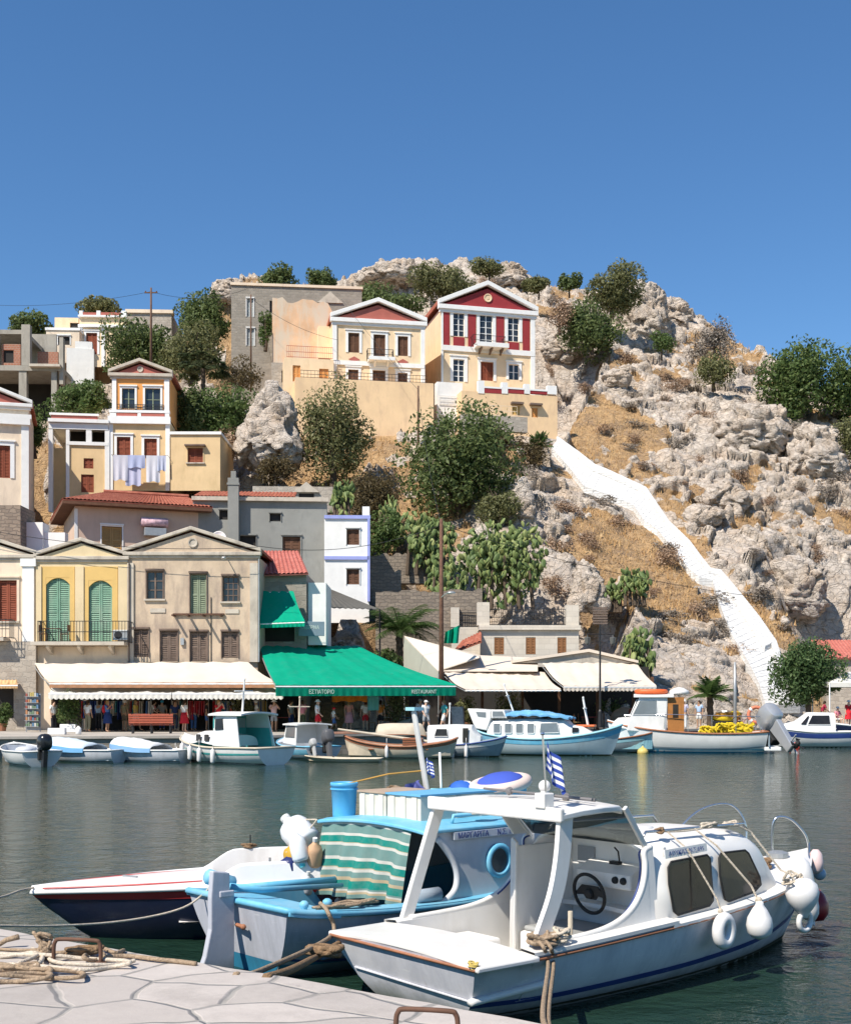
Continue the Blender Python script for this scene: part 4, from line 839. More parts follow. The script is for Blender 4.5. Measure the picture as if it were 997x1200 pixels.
for px, d in ((474, 77), (514, 72)): mb = MB(); p = cq(px, 790, d); mb.tube([p, (p.x, p.y, 1 - L1.z)], .05); mb.build('post', GALV, ct)
awning('restaurant_awning', 'beige restaurant awning right of the green one, behind the trip boat', 'awning', (521, 788, 72), (638, 788, 73), (657, 808, 67.5), (545, 808, 66.5), AWB, .12, AWB, 3)
awning('restaurant_awning', 'beige scalloped restaurant awning behind the black street lamp, rightmost', 'awning', (636, 777, 73), (746, 777, 74.5), (769, 804, 69), (660, 804, 68), AWB, .3, AWB, 3)
# terraces of rough stone
for px0, px1, py0, py1, d, lb in ((383, 470, 668, 735, 89, 'lower rough stone terrace wall beside the white and lilac house'), (440, 565, 692, 770, 84, 'long rough stone terrace wall above the palm'), (430, 520, 650, 668, 93, 'upper dry stone terrace wall above the palm')):
 t = House('terrace_wall', lb, 'wall', px0, py1, d, 2); rr_ = random.Random(px0); u0, u1, w0, w1 = t.rect((px0, py0, px1, py1)); k = 24; mb = MB()
 mb.prism([(u0, 0, w0 - 1)] + [(u0 + (u1 - u0) * i / k, 0, w1 + rr_.uniform(-.16, .16)) for i in range(k + 1)] + [(u1, 0, w0 - 1)], (0, 1.2, 0)); mb.build('wall', STONEB, t.root)
lp_ = House('low_wall', 'small peach wall on the rocks below the yellow mansion', 'wall', 497, 545, 112, 0); lp_.wall((480, 522, 520, 575), .8, PALE)
# right edge
h = House('tiled_house', 'stone house with a red tiled roof at the right edge', 'house', 972, 850, 98, -4)
h.wall((968, 770, 1090, 860), 8, RUBW, [(1010, 790, 1030, 850)]); h.win((1010, 790, 1030, 850), 'door', sm=BROWNW); mb = MB(); tile_patch(mb, (h.u(964), -.4, h.w(964, 772)), (h.u(1094), -.4, h.w(1094, 772)), (h.u(1094), 4, h.w(1094, 748)), (h.u(964), 4, h.w(964, 748))); mb.build('roof', RTILE, h.root)
pv_ = thing('parasol_pavilion', 'white canvas pavilion over seated people at the right edge', 'pavilion', at(1000, 850, 83)); L2 = pv_.location; a, b = at(972, 800, 81) - L2, at(1040, 800, 81) - L2; ap = Vector(((a.x + b.x) / 2, 0, a.z + .75)); q4 = [a, b, b + Vector((0, 3.6, 0)), a + Vector((0, 3.6, 0))]
mb = MB(); vs = q4 + [ap + Vector((0, -.2, 0))]; mb.add(vs, [(0, 1, 4), (1, 2, 4), (2, 3, 4), (3, 0, 4)])
for i in range(4): p, p2 = q4[i], q4[(i + 1) % 4]; mb.add([p, p2, p2 - Vector((0, 0, .3)), p - Vector((0, 0, .3))], [(0, 1, 2, 3)])
mb.build('canopy', AWW, pv_, solid=.02)
for p in q4: mb = MB(); mb.tube([p, (p.x, p.y, 1.0 - L2.z)], .045); mb.build('post', WTRIM, pv_)
# white stairway up the hill
sw_ = thing('stairway', 'long whitewashed stone stairway climbing the rocky slope on the right', 'stairway', at(905, 830, 88)); L3 = sw_.location
def sp(px, py, up): d = float(hd(px, py)); return at(px, py, d) + Vector((0, 0, up)) - L3
mb = MB(); st_ = MB(); pa = MB()
for k in range(len(STL) - 1):
 a, b, c, e = sp(*STL[k], .2), sp(*STR[k], .2), sp(*STR[k + 1], .2), sp(*STL[k + 1], .2)
 dn = Vector((0, .5, -1.6)); mb.hexa([a + dn, b + dn, c + dn, e + dn, a, b, c, e])
 ns = max(2, int((a.lerp(b, .5) - e.lerp(c, .5)).length / .62))
 for j in range(ns):
  t0, t1 = j / ns, (j + 1) / ns
  l0, r0, l1, r1 = a.lerp(e, t0), b.lerp(c, t0), a.lerp(e, t1), b.lerp(c, t1)
  q = [l0, l0.lerp(r0, .84), l1.lerp(r1, .84), l1]; tz = [q[3].z, q[2].z, q[2].z, q[3].z]
  st_.hexa([p - Vector((0, 0, .6)) for p in q] + [Vector((p.x, p.y, z_ + .03)) for p, z_ in zip(q, tz)])
 w_ = (b - a) * (.42 if k in (11, 12, 13) else .2); e2 = (c - e) * (.42 if k in (10, 11, 12, 13) else .2); up = Vector((0, 0, .42))
 pa.hexa([b - w_, b, c, c - e2, b - w_ + up, b + up, c + up, c - e2 + up])
mb.build('base_wall', WSTONE, sw_); st_.build('steps', WSTONE, sw_); pa.build('parapet', WSTONE, sw_, bevel=.05)
# ================================================================ poles, wires, lamps
def pole(px, py0, py1, d, label, r=.13, m=POLEW, arm=True):
 b = at(px, py1, d); h_ = (py1 - py0) / F * d; t = thing('utility_pole', label, 'pole', b); mb = MB(); mb.tube([(0, 0, -1), (0, 0, h_ * .5), (0, 0, h_)], [r, r * .85, r * .65], 8); mb.build('shaft', m, t, smooth=True)
 if arm:
  mb = MB(); mb.box(-.6, .6, -.05, .05, h_ - .5, h_ - .4)
  for k in (-.5, 0, .5): mb.lathe([(.03, 0), (.06, .03), (.06, .09), (.03, .12)], 8, (k, 0, h_ - .4))
  mb.build('crossarm', m, t)
 return b + Vector((0, 0, h_ - .35))
p1 = pole(177, 337, 432, 114, 'tall wooden utility pole behind the ochre two storey house'); p2 = pole(294, 345, 447, 121, 'thin wooden utility pole in front of the grey stone house', .1, arm=False)
p3 = pole(517, 608, 852, 70.5, 'tall brown utility pole beside the large green awning', .15, RUST, False); p4 = pole(490, 452, 530, 113, 'short wooden utility pole in front of the yellow mansion terrace', .12, arm=False)
p5 = pole(861, 776, 850, 78, 'short grey steel pole beside the foot of the white stairway', .12, GALV, False)
sl_ = thing('street_light', 'grey street light arm fixed on the tall brown utility pole', 'street light', at(517, 700, 70.3)); mb = MB(); mb.tube([(0, 0, 0), (.2, -.3, .15), (.45, -.6, .2)], .025); mb.build('arm', GALV, sl_); mb = MB(); mb.ball((.55, -.7, .19), (.26, .16, .09), 10, 6); mb.build('lamp_head', GALV, sl_, smooth=True)
WIRES = [(p1, at(-60, 352, 140), .9, 'power line from the tall hill pole to the upper left'), (p1, at(290, 338, 128), .8, 'power line between the tall hill pole and the grey stone house'), (p2, at(395, 398, 119), .6, 'power line from the thin pole to the yellow mansion'), (p3, p4, 1.0, 'power line climbing from the brown pole to the mansion pole'), (p4, at(400, 350, 121), .3, 'thin cable from the mansion pole to the yellow mansion'),
  (p3, at(1050, 708, 86), 1.2, 'long power line from the brown pole across the cliff'), (p3, at(303, 640, 70), .7, 'power line from the brown pole to the weathered beige house'), (at(303, 641, 69), at(-60, 612, 69.4), .6, 'cable across the fronts of the waterfront houses')]
for a, b, s_, lb in WIRES:
 mb = MB(); c = (a + b) / 2; mb.tube([p - c for p in sag(a, b, s_, 24)], .016, 4); o = mb.build('power_line', IRON, None); o.location = c; tag(o, lb, 'cable', 'overhead cables')
b = at(703, 853, 68); t = thing('lamp_post', 'black lamp post with two hanging lanterns in front of the beige awning', 'street lamp', b); hL = (853 - 722) / F * 68; mb = MB()
mb.tube([(0, 0, 0), (0, 0, .1), (0, 0, .9), (0, 0, 1.0), (0, 0, hL)], [.16, .16, .11, .06, .045], 8); mb.build('post', IRON, t); mb = MB(); mb.tube([(-.75, 0, hL - 1.0), (.75, 0, hL - 1.0)], .03); mb.build('crossarm', IRON, t)
for k in (-.7, .7):
 mb = MB(); mb.lathe([(.02, 0), (.03, -.12), (.18, -.16), (.13, -.5), (.06, -.58)], 8, (k, 0, hL - 1.02)); mb.build('lantern', mat('smoky_lantern', (.12, .12, .11), .3), t)
mb = MB()
for k in range(7): mb.box(-.4, .4, -.05, .0, hL - .45 + k * .14, hL - .36 + k * .14)
mb.box(-.4, -.36, 0, .03, hL - .45, hL + .5); mb.box(.36, .4, 0, .03, hL - .45, hL + .5); mb.build('slatted_panel', GREYW, t)
# satellite dish on the beige house
sd = thing('satellite_dish', 'white satellite dish on the roof behind the beige house pediment', 'dish', at(257, 630, 74)); mb = MB(); mb.lathe([(.0, -.12), (.2, -.09), (.38, -.02), (.42, .03), (.38, .0), (.2, -.07), (0, -.1)], 18, (0, 0, 0), (.3, -1, .35)); mb.build('dish', WTRIM, sd, smooth=True); mb = MB(); mb.tube([(0, .1, 0), (0, .2, -1.2)], .03); mb.tube([(0, 0, -.1), (.1, -.45, .05)], .012); mb.build('mount', GALV, sd)
# ================================================================ boats
BW = mat('boat_white_paint', (.74, .73, .70), .35, .05, 3, .45, stain=(.60, .58, .54), sa=(.55, .85))
BWOLD = mat('chalky_boat_paint', (.55, .57, .60), .5, .09, 2.5, .35, stain=(.40, .41, .43), sa=(.48, .75))
BBLUE = mat('sky_blue_boat_paint', (.13, .42, .60), .45, .1, 3, .35, stain=(.26, .50, .62), sa=(.46, .70))
BCYAN = mat('pale_cyan_paint', (.30, .55, .62), .45, .08, 3, .4)
BNAVY = mat('navy_boat_paint', (.012, .018, .05), .3, .1, 3, .5)
BRED = mat('red_boat_stripe', (.45, .03, .03), .4, .1, 3, .4)
BDBLUE = mat('dark_blue_stripe', (.03, .06, .22), .4, .1, 3, .4)
BTEAL = mat('teal_boat_paint', (.07, .36, .34), .45, .1, 3, .4)
BGREY = mat('grey_blue_boat_paint', (.26, .32, .36), .5, .1, 2.5, .35, stain=(.2, .24, .27))
BANTI = mat('antifouling_blue', (.03, .20, .33), .6, .15, 2.5, .3, stain=(.03, .10, .14))
BWEED = mat('waterline_weed', (.05, .055, .035), .8, .3, 5, .2)
BCREAM = mat('cream_boat_paint', (.58, .50, .38), .5, .1, 3, .35)
BWOOD = mat('varnished_wood', (.28, .10, .045), .4, .2, 4, .4)
BBROWN = mat('red_brown_rail', (.33, .14, .075), .6, .2, 4, .3)
RUBBER = mat('black_rubber', (.02, .02, .02), .6, .2, 4, .3)
ENGB = mat('black_engine_cowl', (.015, .015, .017), .25, .2, 4, .5); ENGS = mat('silver_engine_cowl', (.50, .51, .52), .3, .06, 3, .6, .5)
DGLASS = mat('dark_boat_window', (.022, .019, .018), .12, .4, 3, .35)
FENW = mat('white_fender_vinyl', (.72, .70, .68), .4, .08, 5, .4, stain=(.5, .47, .43), sa=(.55, .8))
ROPE = mat('old_rope', (.34, .25, .17), .95, .3, 40, .1, 0, .8, 60); ROPEW = mat('pale_rope', (.58, .50, .40), .95, .2, 40, .1, 0, .8, 60); ROPED = mat('brown_rope', (.24, .155, .09), .95, .3, 30, .1, 0, .8, 60)
STEEL = mat('stainless_rail', (.60, .60, .60), .2, .05, 3, .6, .9)
NETY = mat('yellow_net', (.62, .46, .03), .9, .25, 12, .1); ORNG = mat('orange_plastic', (.70, .13, .03), .5, .1, 4, .4)
class Hull:
 """lofted hull; a station is (x, half beam at the rail, half beam of the bilge control, z of the rail, z of the keel, shift of the keel in x)"""
 def __init__(s, st): s.st = [np.array(q, float) for q in st]
 def at(s, t):
  k = (len(s.st) - 1) * min(max(t, 0), 1); i = min(int(k), len(s.st) - 2); f = k - i
  g = lambda j: s.st[max(0, min(len(s.st) - 1, j))]; a, b, c, d = g(i - 1), g(i), g(i + 1), g(i + 2)
  r = .5 * (2 * b + (c - a) * f + (2 * a - 5 * b + 4 * c - d) * f * f + (3 * b - a - 3 * c + d) * f ** 3); r[1] = max(.005, r[1]); r[2] = max(.003, r[2]); return r
 def tx(s, x):
  lo, hi = 0, 1
  for _ in range(30):
   m = (lo + hi) / 2
   if s.at(m)[0] < x: lo = m
   else: hi = m
  return lo
 def pt(s, t, q, side=1, off=0):
  x, bg, bw, zg, zk, xs = s.at(t); zc = zk + .16 * (zg - zk); A = (1 - q) ** 2; B = 2 * q * (1 - q); C_ = q * q
  return Vector((x + xs * (A + B * .5), side * (B * bw + C_ * bg + off), A * zk + B * zc + C_ * zg))
 def qz(s, t, z):
  lo, hi = 0, 1
  for _ in range(24):
   m = (lo + hi) / 2
   if s.pt(t, m).z < z: lo = m
   else: hi = m
  return lo
 def shell(s, nt=28, nq=9):
  mb = MB(); G = [[s.pt(i / nt, j / nq, 1) for j in range(nq, 0, -1)] + [s.pt(i / nt, j / nq, -1) for j in range(0, nq + 1)] for i in range(nt + 1)]
  mb.grid(G); tr = G[0]; n_ = len(tr) - 1
  for j in range(n_ // 2): mb.add([tr[j], tr[j + 1], tr[n_ - j - 1], tr[n_ - j]], [(0, 1, 2, 3)])
  return mb
 def deck(s, t0=0, t1=1, inset=.0, z=.0, camber=.05, n_=18, m=8, th=.03):
  G = []
  for i in range(n_ + 1):
   x, bg, bw, zg, zk, xs = s.at(t0 + (t1 - t0) * i / n_); b = max(.004, bg - inset)
   G.append([Vector((x, b * (2 * j / m - 1), zg + z + camber * (1 - (2 * j / m - 1) ** 2))) for j in range(m + 1)])
  mb = MB(); mb.slab(G, (0, 0, -th)); return mb
 def well(s, t0, t1, zf, inset=.06, n_=14, taper=.82):
  mb = MB(); G = []
  for i in range(n_ + 1):
   x, bg, bw, zg, zk, xs = s.at(t0 + (t1 - t0) * i / n_); b = max(.02, bg - inset)
   G.append([Vector((x, b, zg - .005)), Vector((x, b * taper, zf)), Vector((x, -b * taper, zf)), Vector((x, -b, zg - .005))])
  mb.grid(G)
  for e in (G[0], G[-1]): mb.add(e, [(0, 1, 2, 3)])
  return mb
 def rail(s, r=.035, off=.01, z=.0, n_=30, t0=0, t1=1, tran=True, flat=1.0):
  mb = MB(); L = [s.pt(t0 + (t1 - t0) * i / n_, 1, 1, off) + Vector((0, 0, z)) for i in range(n_ + 1)]; Rr = [Vector((p.x, -p.y, p.z)) for p in L]
  mb.tube((L[::-1] + Rr) if tran else L, r, 6)
  if not tran: mb.tube(Rr, r, 6)
  return mb
 def ribbon(s, q0, q1, off=.006, n_=30, t0=0, t1=1, byz=False, tran=False):
  mb = MB()
  for sd in (1, -1):
   G = []
   for i in range(n_ + 1):
    t = t0 + (t1 - t0) * i / n_; a, b = (s.qz(t, q0), s.qz(t, q1)) if byz else (q0, q1)
    G.append([s.pt(t, a + (b - a) * j / 3, sd, off) for j in range(4)])
   mb.grid(G)
  return mb
def std_hull(L, B, fs, fb, draft=.25, tr=.8, rake=.5, trk=.12, mid=None, full=.9):
 m = mid if mid is not None else fs * .97; h_ = B / 2
 return Hull([(-L / 2, h_ * tr, h_ * tr * .85, fs, -draft * .6, trk), (-L * .25, h_ * .95, h_ * .9, m + (fs - m) * .3, -draft, .0), (0, h_, h_ * full, m, -draft, 0), (L * .2, h_ * .93, h_ * .72, m + (fb - m) * .25, -draft, -rake * .05),
    (L * .36, h_ * .66, h_ * .38, m + (fb - m) * .55, -draft, -rake * .3), (L * .45, h_ * .34, h_ * .14, m + (fb - m) * .8, -draft * .8, -rake * .65), (L * .5, .02, .01, fb, -draft * .4, -rake)])
def boat(label, px, py, hdg, group=None, name='boat', z=0, cat='boat'):
 d = (EYE - z) * F / (py - HZ); return thing(name, label, cat, ((px - CX) / F * d, d, z), R(hdg), group)
def hullparts(H, b, hm, railm, well=None, wm=None, decks=(), dm=None, weed=True, strake=None, sm=None, r=.035, anti=None):
 H.shell().build('hull', hm, b, auto=50)
 H.rail(r).build('rubbing_rail', railm, b, smooth=True)
 if well: H.well(*well).build('cockpit', wm or hm, b)
 for k in decks: H.deck(*k).build('deck', dm or hm, b, auto=40)
 if strake: H.ribbon(*strake).build('stripe', sm, b, fix=False)
 if anti or weed: H.ribbon(-.3, .07, .004, byz=True).build('waterline_band', anti or BWEED, b, fix=False)
def cabin_loft(secs, m=10, e=3.2):
 """secs: (x, half width, z base, z top, tumble)"""
 G = []
 for x, hw, z0, z1, tb in secs:
  row = []
  for j in range(m * 2 + 1):
   a = math.pi * j / (2 * m); c, s_ = math.cos(a), math.sin(a); cc = math.copysign(abs(c) ** (2 / e), c); ss = abs(s_) ** (2 / e)
   row.append(Vector((x, hw * cc * (1 - tb * ss), z0 + (z1 - z0) * ss)))
  G.append(row)
 mb = MB(); mb.grid(G); mb.add(G[0], [tuple(range(len(G[0])))]); mb.add(G[-1], [tuple(range(len(G[-1])))]); return mb
def pane(b, pts, out, m=DGLASS, name='window', fm=None, fr=.02, th=.012):
 pts = [Vector(p) for p in pts]; mb = MB(); nrm = (pts[1] - pts[0]).cross(pts[2] - pts[0]).normalized(); nrm = nrm if nrm.dot(Vector(out)) > 0 else -nrm
 mb.prism([p + nrm * .002 for p in pts], nrm * th); o = mb.build(name, m, b)
 if fm: mb = MB(); mb.tube([p + nrm * (th) for p in pts], fr, 5, closed=True); mb.build('frame', fm, o, smooth=True)
 return o
def rrect(f, a0, a1, z0, z1, r=.08, n_=4):
 """rounded rectangle on a surface f(a, z) -> point"""
 out = []
 for cx, cz, s0 in ((a1 - r, z1 - r, 0), (a0 + r, z1 - r, 90), (a0 + r, z0 + r, 180), (a1 - r, z0 + r, 270)):
  for k in range(n_ + 1): a = R(s0 + 90 * k / n_); out.append(f(cx + r * math.cos(a), cz + r * math.sin(a)))
 return out
def outboard(parent, x, y, z, m, k=1.0, tilt=0):
 o = bpy.data.objects.new('outboard_motor', None); col.objects.link(o); o.parent = parent; o.location = (x, y, z); o.rotation_euler = (0, R(tilt), 0); o.scale = (k,) * 3
 mb = MB(); G = []
 for x0, hw, z0, z1 in ((-.52, .10, .12, .42), (-.47, .19, .04, .50), (-.3, .23, .0, .55), (-.1, .22, .0, .52), (.02, .17, .02, .44), (.06, .08, .08, .36)):
  G.append([Vector((x0, hw * math.copysign(abs(math.cos(a)) ** .7, math.cos(a)), (z0 + z1) / 2 + (z1 - z0) / 2 * math.copysign(abs(math.sin(a)) ** .7, math.sin(a)))) for a in [2 * math.pi * i / 16 for i in range(17)]])
 mb.grid(G); mb.add(G[0][:-1], [tuple(range(16))]); mb.add(G[-1][:-1], [tuple(range(16))]); mb.build('cowl', m, o, auto=45)
 mb = MB(); mb.prism([(-.42, -.07, .02), (-.08, -.07, .02), (-.12, -.05, -.75), (-.34, -.05, -.75)], (0, .14, 0)); mb.box(-.55, -.05, -.02, .02, -.62, -.59); mb.prism([(-.3, -.02, -.75), (-.14, -.02, -.75), (-.2, -.02, -.98), (-.28, -.02, -.95)], (0, .04, 0)); mb.build('leg', m, o, bevel=.02)
 mb = MB(); mb.lathe([(.02, -.12), (.06, -.06), (.055, .06), (.03, .1)], 10, (-.4, 0, -.78), (-1, 0, 0))
 for i in range(3):
  a = 2 * math.pi * i / 3; c, s_ = math.cos(a), math.sin(a); mb.prism([(-.42, c * .05, -.78 + s_ * .05), (-.46, c * .17 - s_ * .07, -.78 + s_ * .17 + c * .07), (-.44, c * .19 + s_ * .03, -.78 + s_ * .19 - c * .03)], (.02, 0, 0))
 mb.build('propeller', RUBBER, o); mb = MB(); mb.box(-.06, .12, -.14, .14, -.3, .06); mb.build('bracket', RUBBER, o, bevel=.02); return o
def mast_cross(parent, x, y, z0, z1, m=BW, w_=.45, lean=.1, r=.035):
 mb = MB(); mb.tube([(x, y, z0), (x + lean, y, z1)], [r * 1.3, r], 8); zc = z0 + (z1 - z0) * .68; mb.tube([(x + lean * .68, y - w_, zc), (x + lean * .68, y + w_, zc)], r * .8, 6); mb.lathe([(.02, 0), (.05, .02), (.05, .1), (.02, .12)], 8, (x + lean, y, z1)); return mb.build('mast', m, parent)
def fender(parent, p, r=.09, L=.5, m=FENW):
 mb = MB(); p = Vector(p); mb.lathe([(.01, 0), (r * .6, .02), (r, .09), (r, L - .09), (r * .6, L - .02), (.02, L), (.02, L + .06)], 10, p - Vector((0, 0, L))); mb.tube([p, p + Vector((0, 0, .35))], .012, 4); return mb.build('fender', m, parent, smooth=True)
# 1 white dinghy with a black outboard
b = boat('white open dinghy with black outboard motor, leftmost at the quay wall', 32, 896, 122, 'small boats along the quay wall'); H = std_hull(4.6, 1.9, .62, .85, tr=.85)
hullparts(H, b, BW, BW, (.08, .75, .12), BWOLD, [(.75, 1, 0, .0, .06)]); outboard(b, -2.38, .0, .66, ENGB, 1.25)
for x in (-1.2, .2): mb = MB(); mb.box(x, x + .35, -.75, .75, .38, .43); mb.build('thwart', BWOLD, b, bevel=.01)
cu = thing('seat_cushion', 'pile of grey and white cushions in the leftmost white dinghy', 'cushion', b.location, b.rotation_euler.z); mb = MB(); mb.ball((-.4, .2, .62), (.5, .4, .16), 12, 6); mb.ball((.5, -.2, .62), (.35, .35, .14), 12, 6); mb.ball((-1.0, -.4, .58), (.28, .28, .14), 12, 6); mb.build('cushion', BWOLD, cu, smooth=True)
# 2, 3 covered dinghies
for px, lb, c1, c2 in ((97, 'small dinghy under a pale blue and white cover, next to the outboard dinghy', (.62, .70, .76), (.16, .38, .62)), (174, 'small dinghy under a white cover with blue edge, beside the teal cabin boat', (.76, .76, .76), (.22, .40, .62))):
 b = boat(lb, px, 893, 158, 'small boats along the quay wall'); H = std_hull(3.9, 1.65, .55, .72, tr=.8); hullparts(H, b, BWOLD, BW, (.05, .4, .1), BWOLD)
 G = []
 for i in range(15):
  t = .22 + .76 * i / 14; x, bg, bw_, zg, zk, xs = H.at(t); hgt = .42 * math.sin(math.pi * min(1, .12 + i / 14 * .88)) ** .7
  G.append([Vector((x, (bg + .05) * math.cos(math.pi * j / 12), zg + .02 + (hgt + .03 * math.sin(i * 1.7 + j)) * math.sin(math.pi * j / 12) - (.12 if j in (0, 12) else 0))) for j in range(13)])
 mb = MB(); mb.grid(G); mb.build('boat_cover', cloth('cover_%d' % px, c1, .08, .1), b, auto=50, solid=.02)
 mb = MB(); mb.grid([[p[0], p[1]] for p in G]); mb.grid([[p[-2], p[-1]] for p in G]); o = mb.build('cover_hem', cloth('hem_%d' % px, c2, .08, .1), b, solid=.03); o.scale = (1.01, 1.02, 1)
 for x in (-.9, .3):
  t = H.tx(x); mb = MB(); mb.tube([H.pt(t, 1, -1, .04) + Vector((0, 0, .1)), H.pt(t, .6, -1, .03), H.pt(t, .3, -1, .03)], .022, 5); mb.build('strap', WTRIM, b)
 fender(b, H.pt(.2, 1, -1, .1) + Vector((0, 0, -.08)), .08, .4)
# 4 teal cabin boat
b = boat('white cabin boat with teal cockpit and cross shaped mast, moored stern out', 268, 894, 138, name='cabin_boat'); H = std_hull(6.2, 2.5, .72, 1.15, tr=.82, rake=.7)
hullparts(H, b, BW, BCREAM, (.06, .5, .3), BTEAL, [(.5, 1, .02, .0, .1)], strake=(.78, .84, .006), sm=BTEAL, r=.045)
cabin_loft([(-.9, .88, .75, 1.2, .05), (.2, .86, .8, 1.3, .05), (1.2, .75, .9, 1.36, .06), (1.75, .5, 1.0, 1.25, .08), (1.95, .3, 1.0, 1.06, .1)]).build('forward_cabin', BW, b, auto=40)
for a in (.25, .85): pane(b, rrect(lambda x, z: (x, .86 - .05 * (x - .2) + .0, z), a, a + .34, .93, 1.22, .05), (0, 1, 0)); pane(b, rrect(lambda x, z: (x, -.86 + .05 * (x - .2), z), a, a + .34, .93, 1.22, .05), (0, -1, 0))
for sd in (1, -1): mb = MB(); mb.prism([(-1.9, sd * .98, .74), (-.1, sd * .96, .76), (-.1, sd * .86, 1.98), (-.7, sd * .86, 2.1), (-1.55, sd * .87, 2.1)], (0, -sd * .04, 0)); mb.build('wheelhouse_side', BW, b); mb = MB(); mb.prism([(-1.8, sd * .93, .4), (-.2, sd * .91, .4), (-.2, sd * .83, 1.5), (-1.65, sd * .85, 1.5)], (0, -sd * .02, 0)); mb.build('teal_lining', BTEAL, b); pane(b, [(-.8, sd * .935, 1.45), (-.25, sd * .935, 1.42), (-.22, sd * .89, 1.88), (-.7, sd * .89, 1.92)], (0, sd, 0))
mb = MB(); mb.box(-.15, -.08, -.9, .9, .8, 2.0); mb.build('wheelhouse_front', BTEAL, b); mb = MB(); mb.box(-1.86, -.2, -.9, .9, .34, .4); mb.build('cockpit_sole', BTEAL, b)
for y0, y1 in ((-.8, -.06), (.06, .8)): pane(b, [(-.155, y0, 1.5), (-.155, y1, 1.5), (-.155, y1, 1.92), (-.155, y0, 1.92)], (-1, 0, 0), m=mat('frosted_pane', (.35, .38, .38), .2))
mb = MB(); mb.slab([[Vector((x, 1.0 * (j / 4 - 1), 2.1 + .1 * (1 - (j / 4 - 1) ** 2))) for j in range(9)] for x in (-2.05, -1.2, -.4, .15)], (0, 0, -.07)); mb.build('wheelhouse_roof', BW, b, auto=40)
mast_cross(b, -.9, 0, 2.15, 3.5, lean=-.15, w_=.5)
for x in (.3, 1.0, 1.8, -.6): fender(b, H.pt(H.tx(x), 1, 1, .1) - Vector((0, 0, .05)), .1, .62)
# 5 small cabin boat with an outboard
b = boat('small white boat with wraparound windscreen and grey outboard, behind the teal cabin boat', 356, 889, 118, name='motor_boat'); H = std_hull(4.6, 2.0, .62, .9, tr=.85); hullparts(H, b, BWOLD, BBLUE, (.05, .55, .2), BWOLD, [(.55, 1, .02, 0, .08)], strake=(.7, .9, .006), sm=BBLUE)
for sd in (1, -1): mb = MB(); mb.prism([(-1.1, sd * .85, .65), (.6, sd * .8, .72), (.35, sd * .72, 1.6), (-1.0, sd * .76, 1.6)], (0, -sd * .03, 0)); mb.build('cabin_side', BW, b); pane(b, [(-.9, sd * .83, 1.0), (.3, sd * .80, 1.0), (.2, sd * .745, 1.5), (-.85, sd * .775, 1.5)], (0, sd, 0), m=mat('smoky_pane', (.15, .16, .16), .1))
mb = MB(); mb.slab([[Vector((x, .85 * (j / 3 - 1), 1.6 + .06 * (1 - (j / 3 - 1) ** 2))) for j in range(7)] for x in (-1.3, -.5, .5)], (0, 0, -.06)); mb.build('cabin_roof', BW, b, auto=40)
mb = MB(); mb.box(.3, .36, -.75, .75, .7, 1.56); mb.build('cabin_front', BW, b); mast_cross(b, .1, .2, 1.62, 2.75, m=BCREAM, w_=.5, lean=-.1); outboard(b, -2.35, -.1, .7, mat('grey_engine', (.10, .10, .105), .4), 1.15, 18); outboard(b, -2.3, .55, .55, mat('pale_engine', (.45, .45, .44), .4), .7, 25)
# pale punt
b = boat('pale flat bottomed punt lying low on the water below the quay', 402, 893, 172, name='punt'); H = std_hull(3.4, 1.1, .16, .26, .1, .85, .3); hullparts(H, b, BCREAM, BCREAM, (.06, .8, .05), BCREAM, [(.8, 1, 0, 0, .02)], weed=False, r=.025)
# 6 brown wooden boat
b = boat('cream wooden boat with red brown rails and a pole laid across it', 470, 889, 176, name='wooden_boat'); H = Hull([(-2.6, .12, .05, .95, -.1, .35), (-2.1, .55, .35, .78, -.2, .1), (-1, .88, .75, .62, -.25, 0), (.2, .92, .82, .58, -.25, 0), (1.4, .72, .5, .70, -.25, -.05), (2.2, .4, .18, .88, -.2, -.2), (2.65, .03, .02, 1.05, -.1, -.4)])
hullparts(H, b, BCREAM, BBROWN, (.12, .9, .15), BCREAM, strake=(.90, .96, .008), sm=BBROWN, r=.05)
for x in (-1.3, 0, 1.2): mb = MB(); mb.box(x, x + .25, -.8, .8, .42, .47); mb.build('thwart', BWOOD, b, bevel=.01)
fender(b, H.pt(.55, 1, 1, .1), .08, .55)
b2 = thing('boat_pole', 'long pale wooden pole resting across the cream wooden boat', 'pole', b.location, b.rotation_euler.z); mb = MB(); mb.tube([(2.9, .3, 1.35), (-1.2, -.1, .78)], [.05, .07], 8); mb.build('pole', BCREAM, b2)
b2 = thing('crate', 'dark red crate standing in the cream wooden boat', 'crate', b.location, b.rotation_euler.z); mb = MB(); mb.box(-1.0, -.1, -.35, .3, .48, .95); mb.build('box', BWOOD, b2, bevel=.02)
for k in range(4): mb = MB(); mb.box(-1.02, -.08, -.37, .32, .52 + k * .11, .55 + k * .11); mb.build('slat', BROWNW, b2)
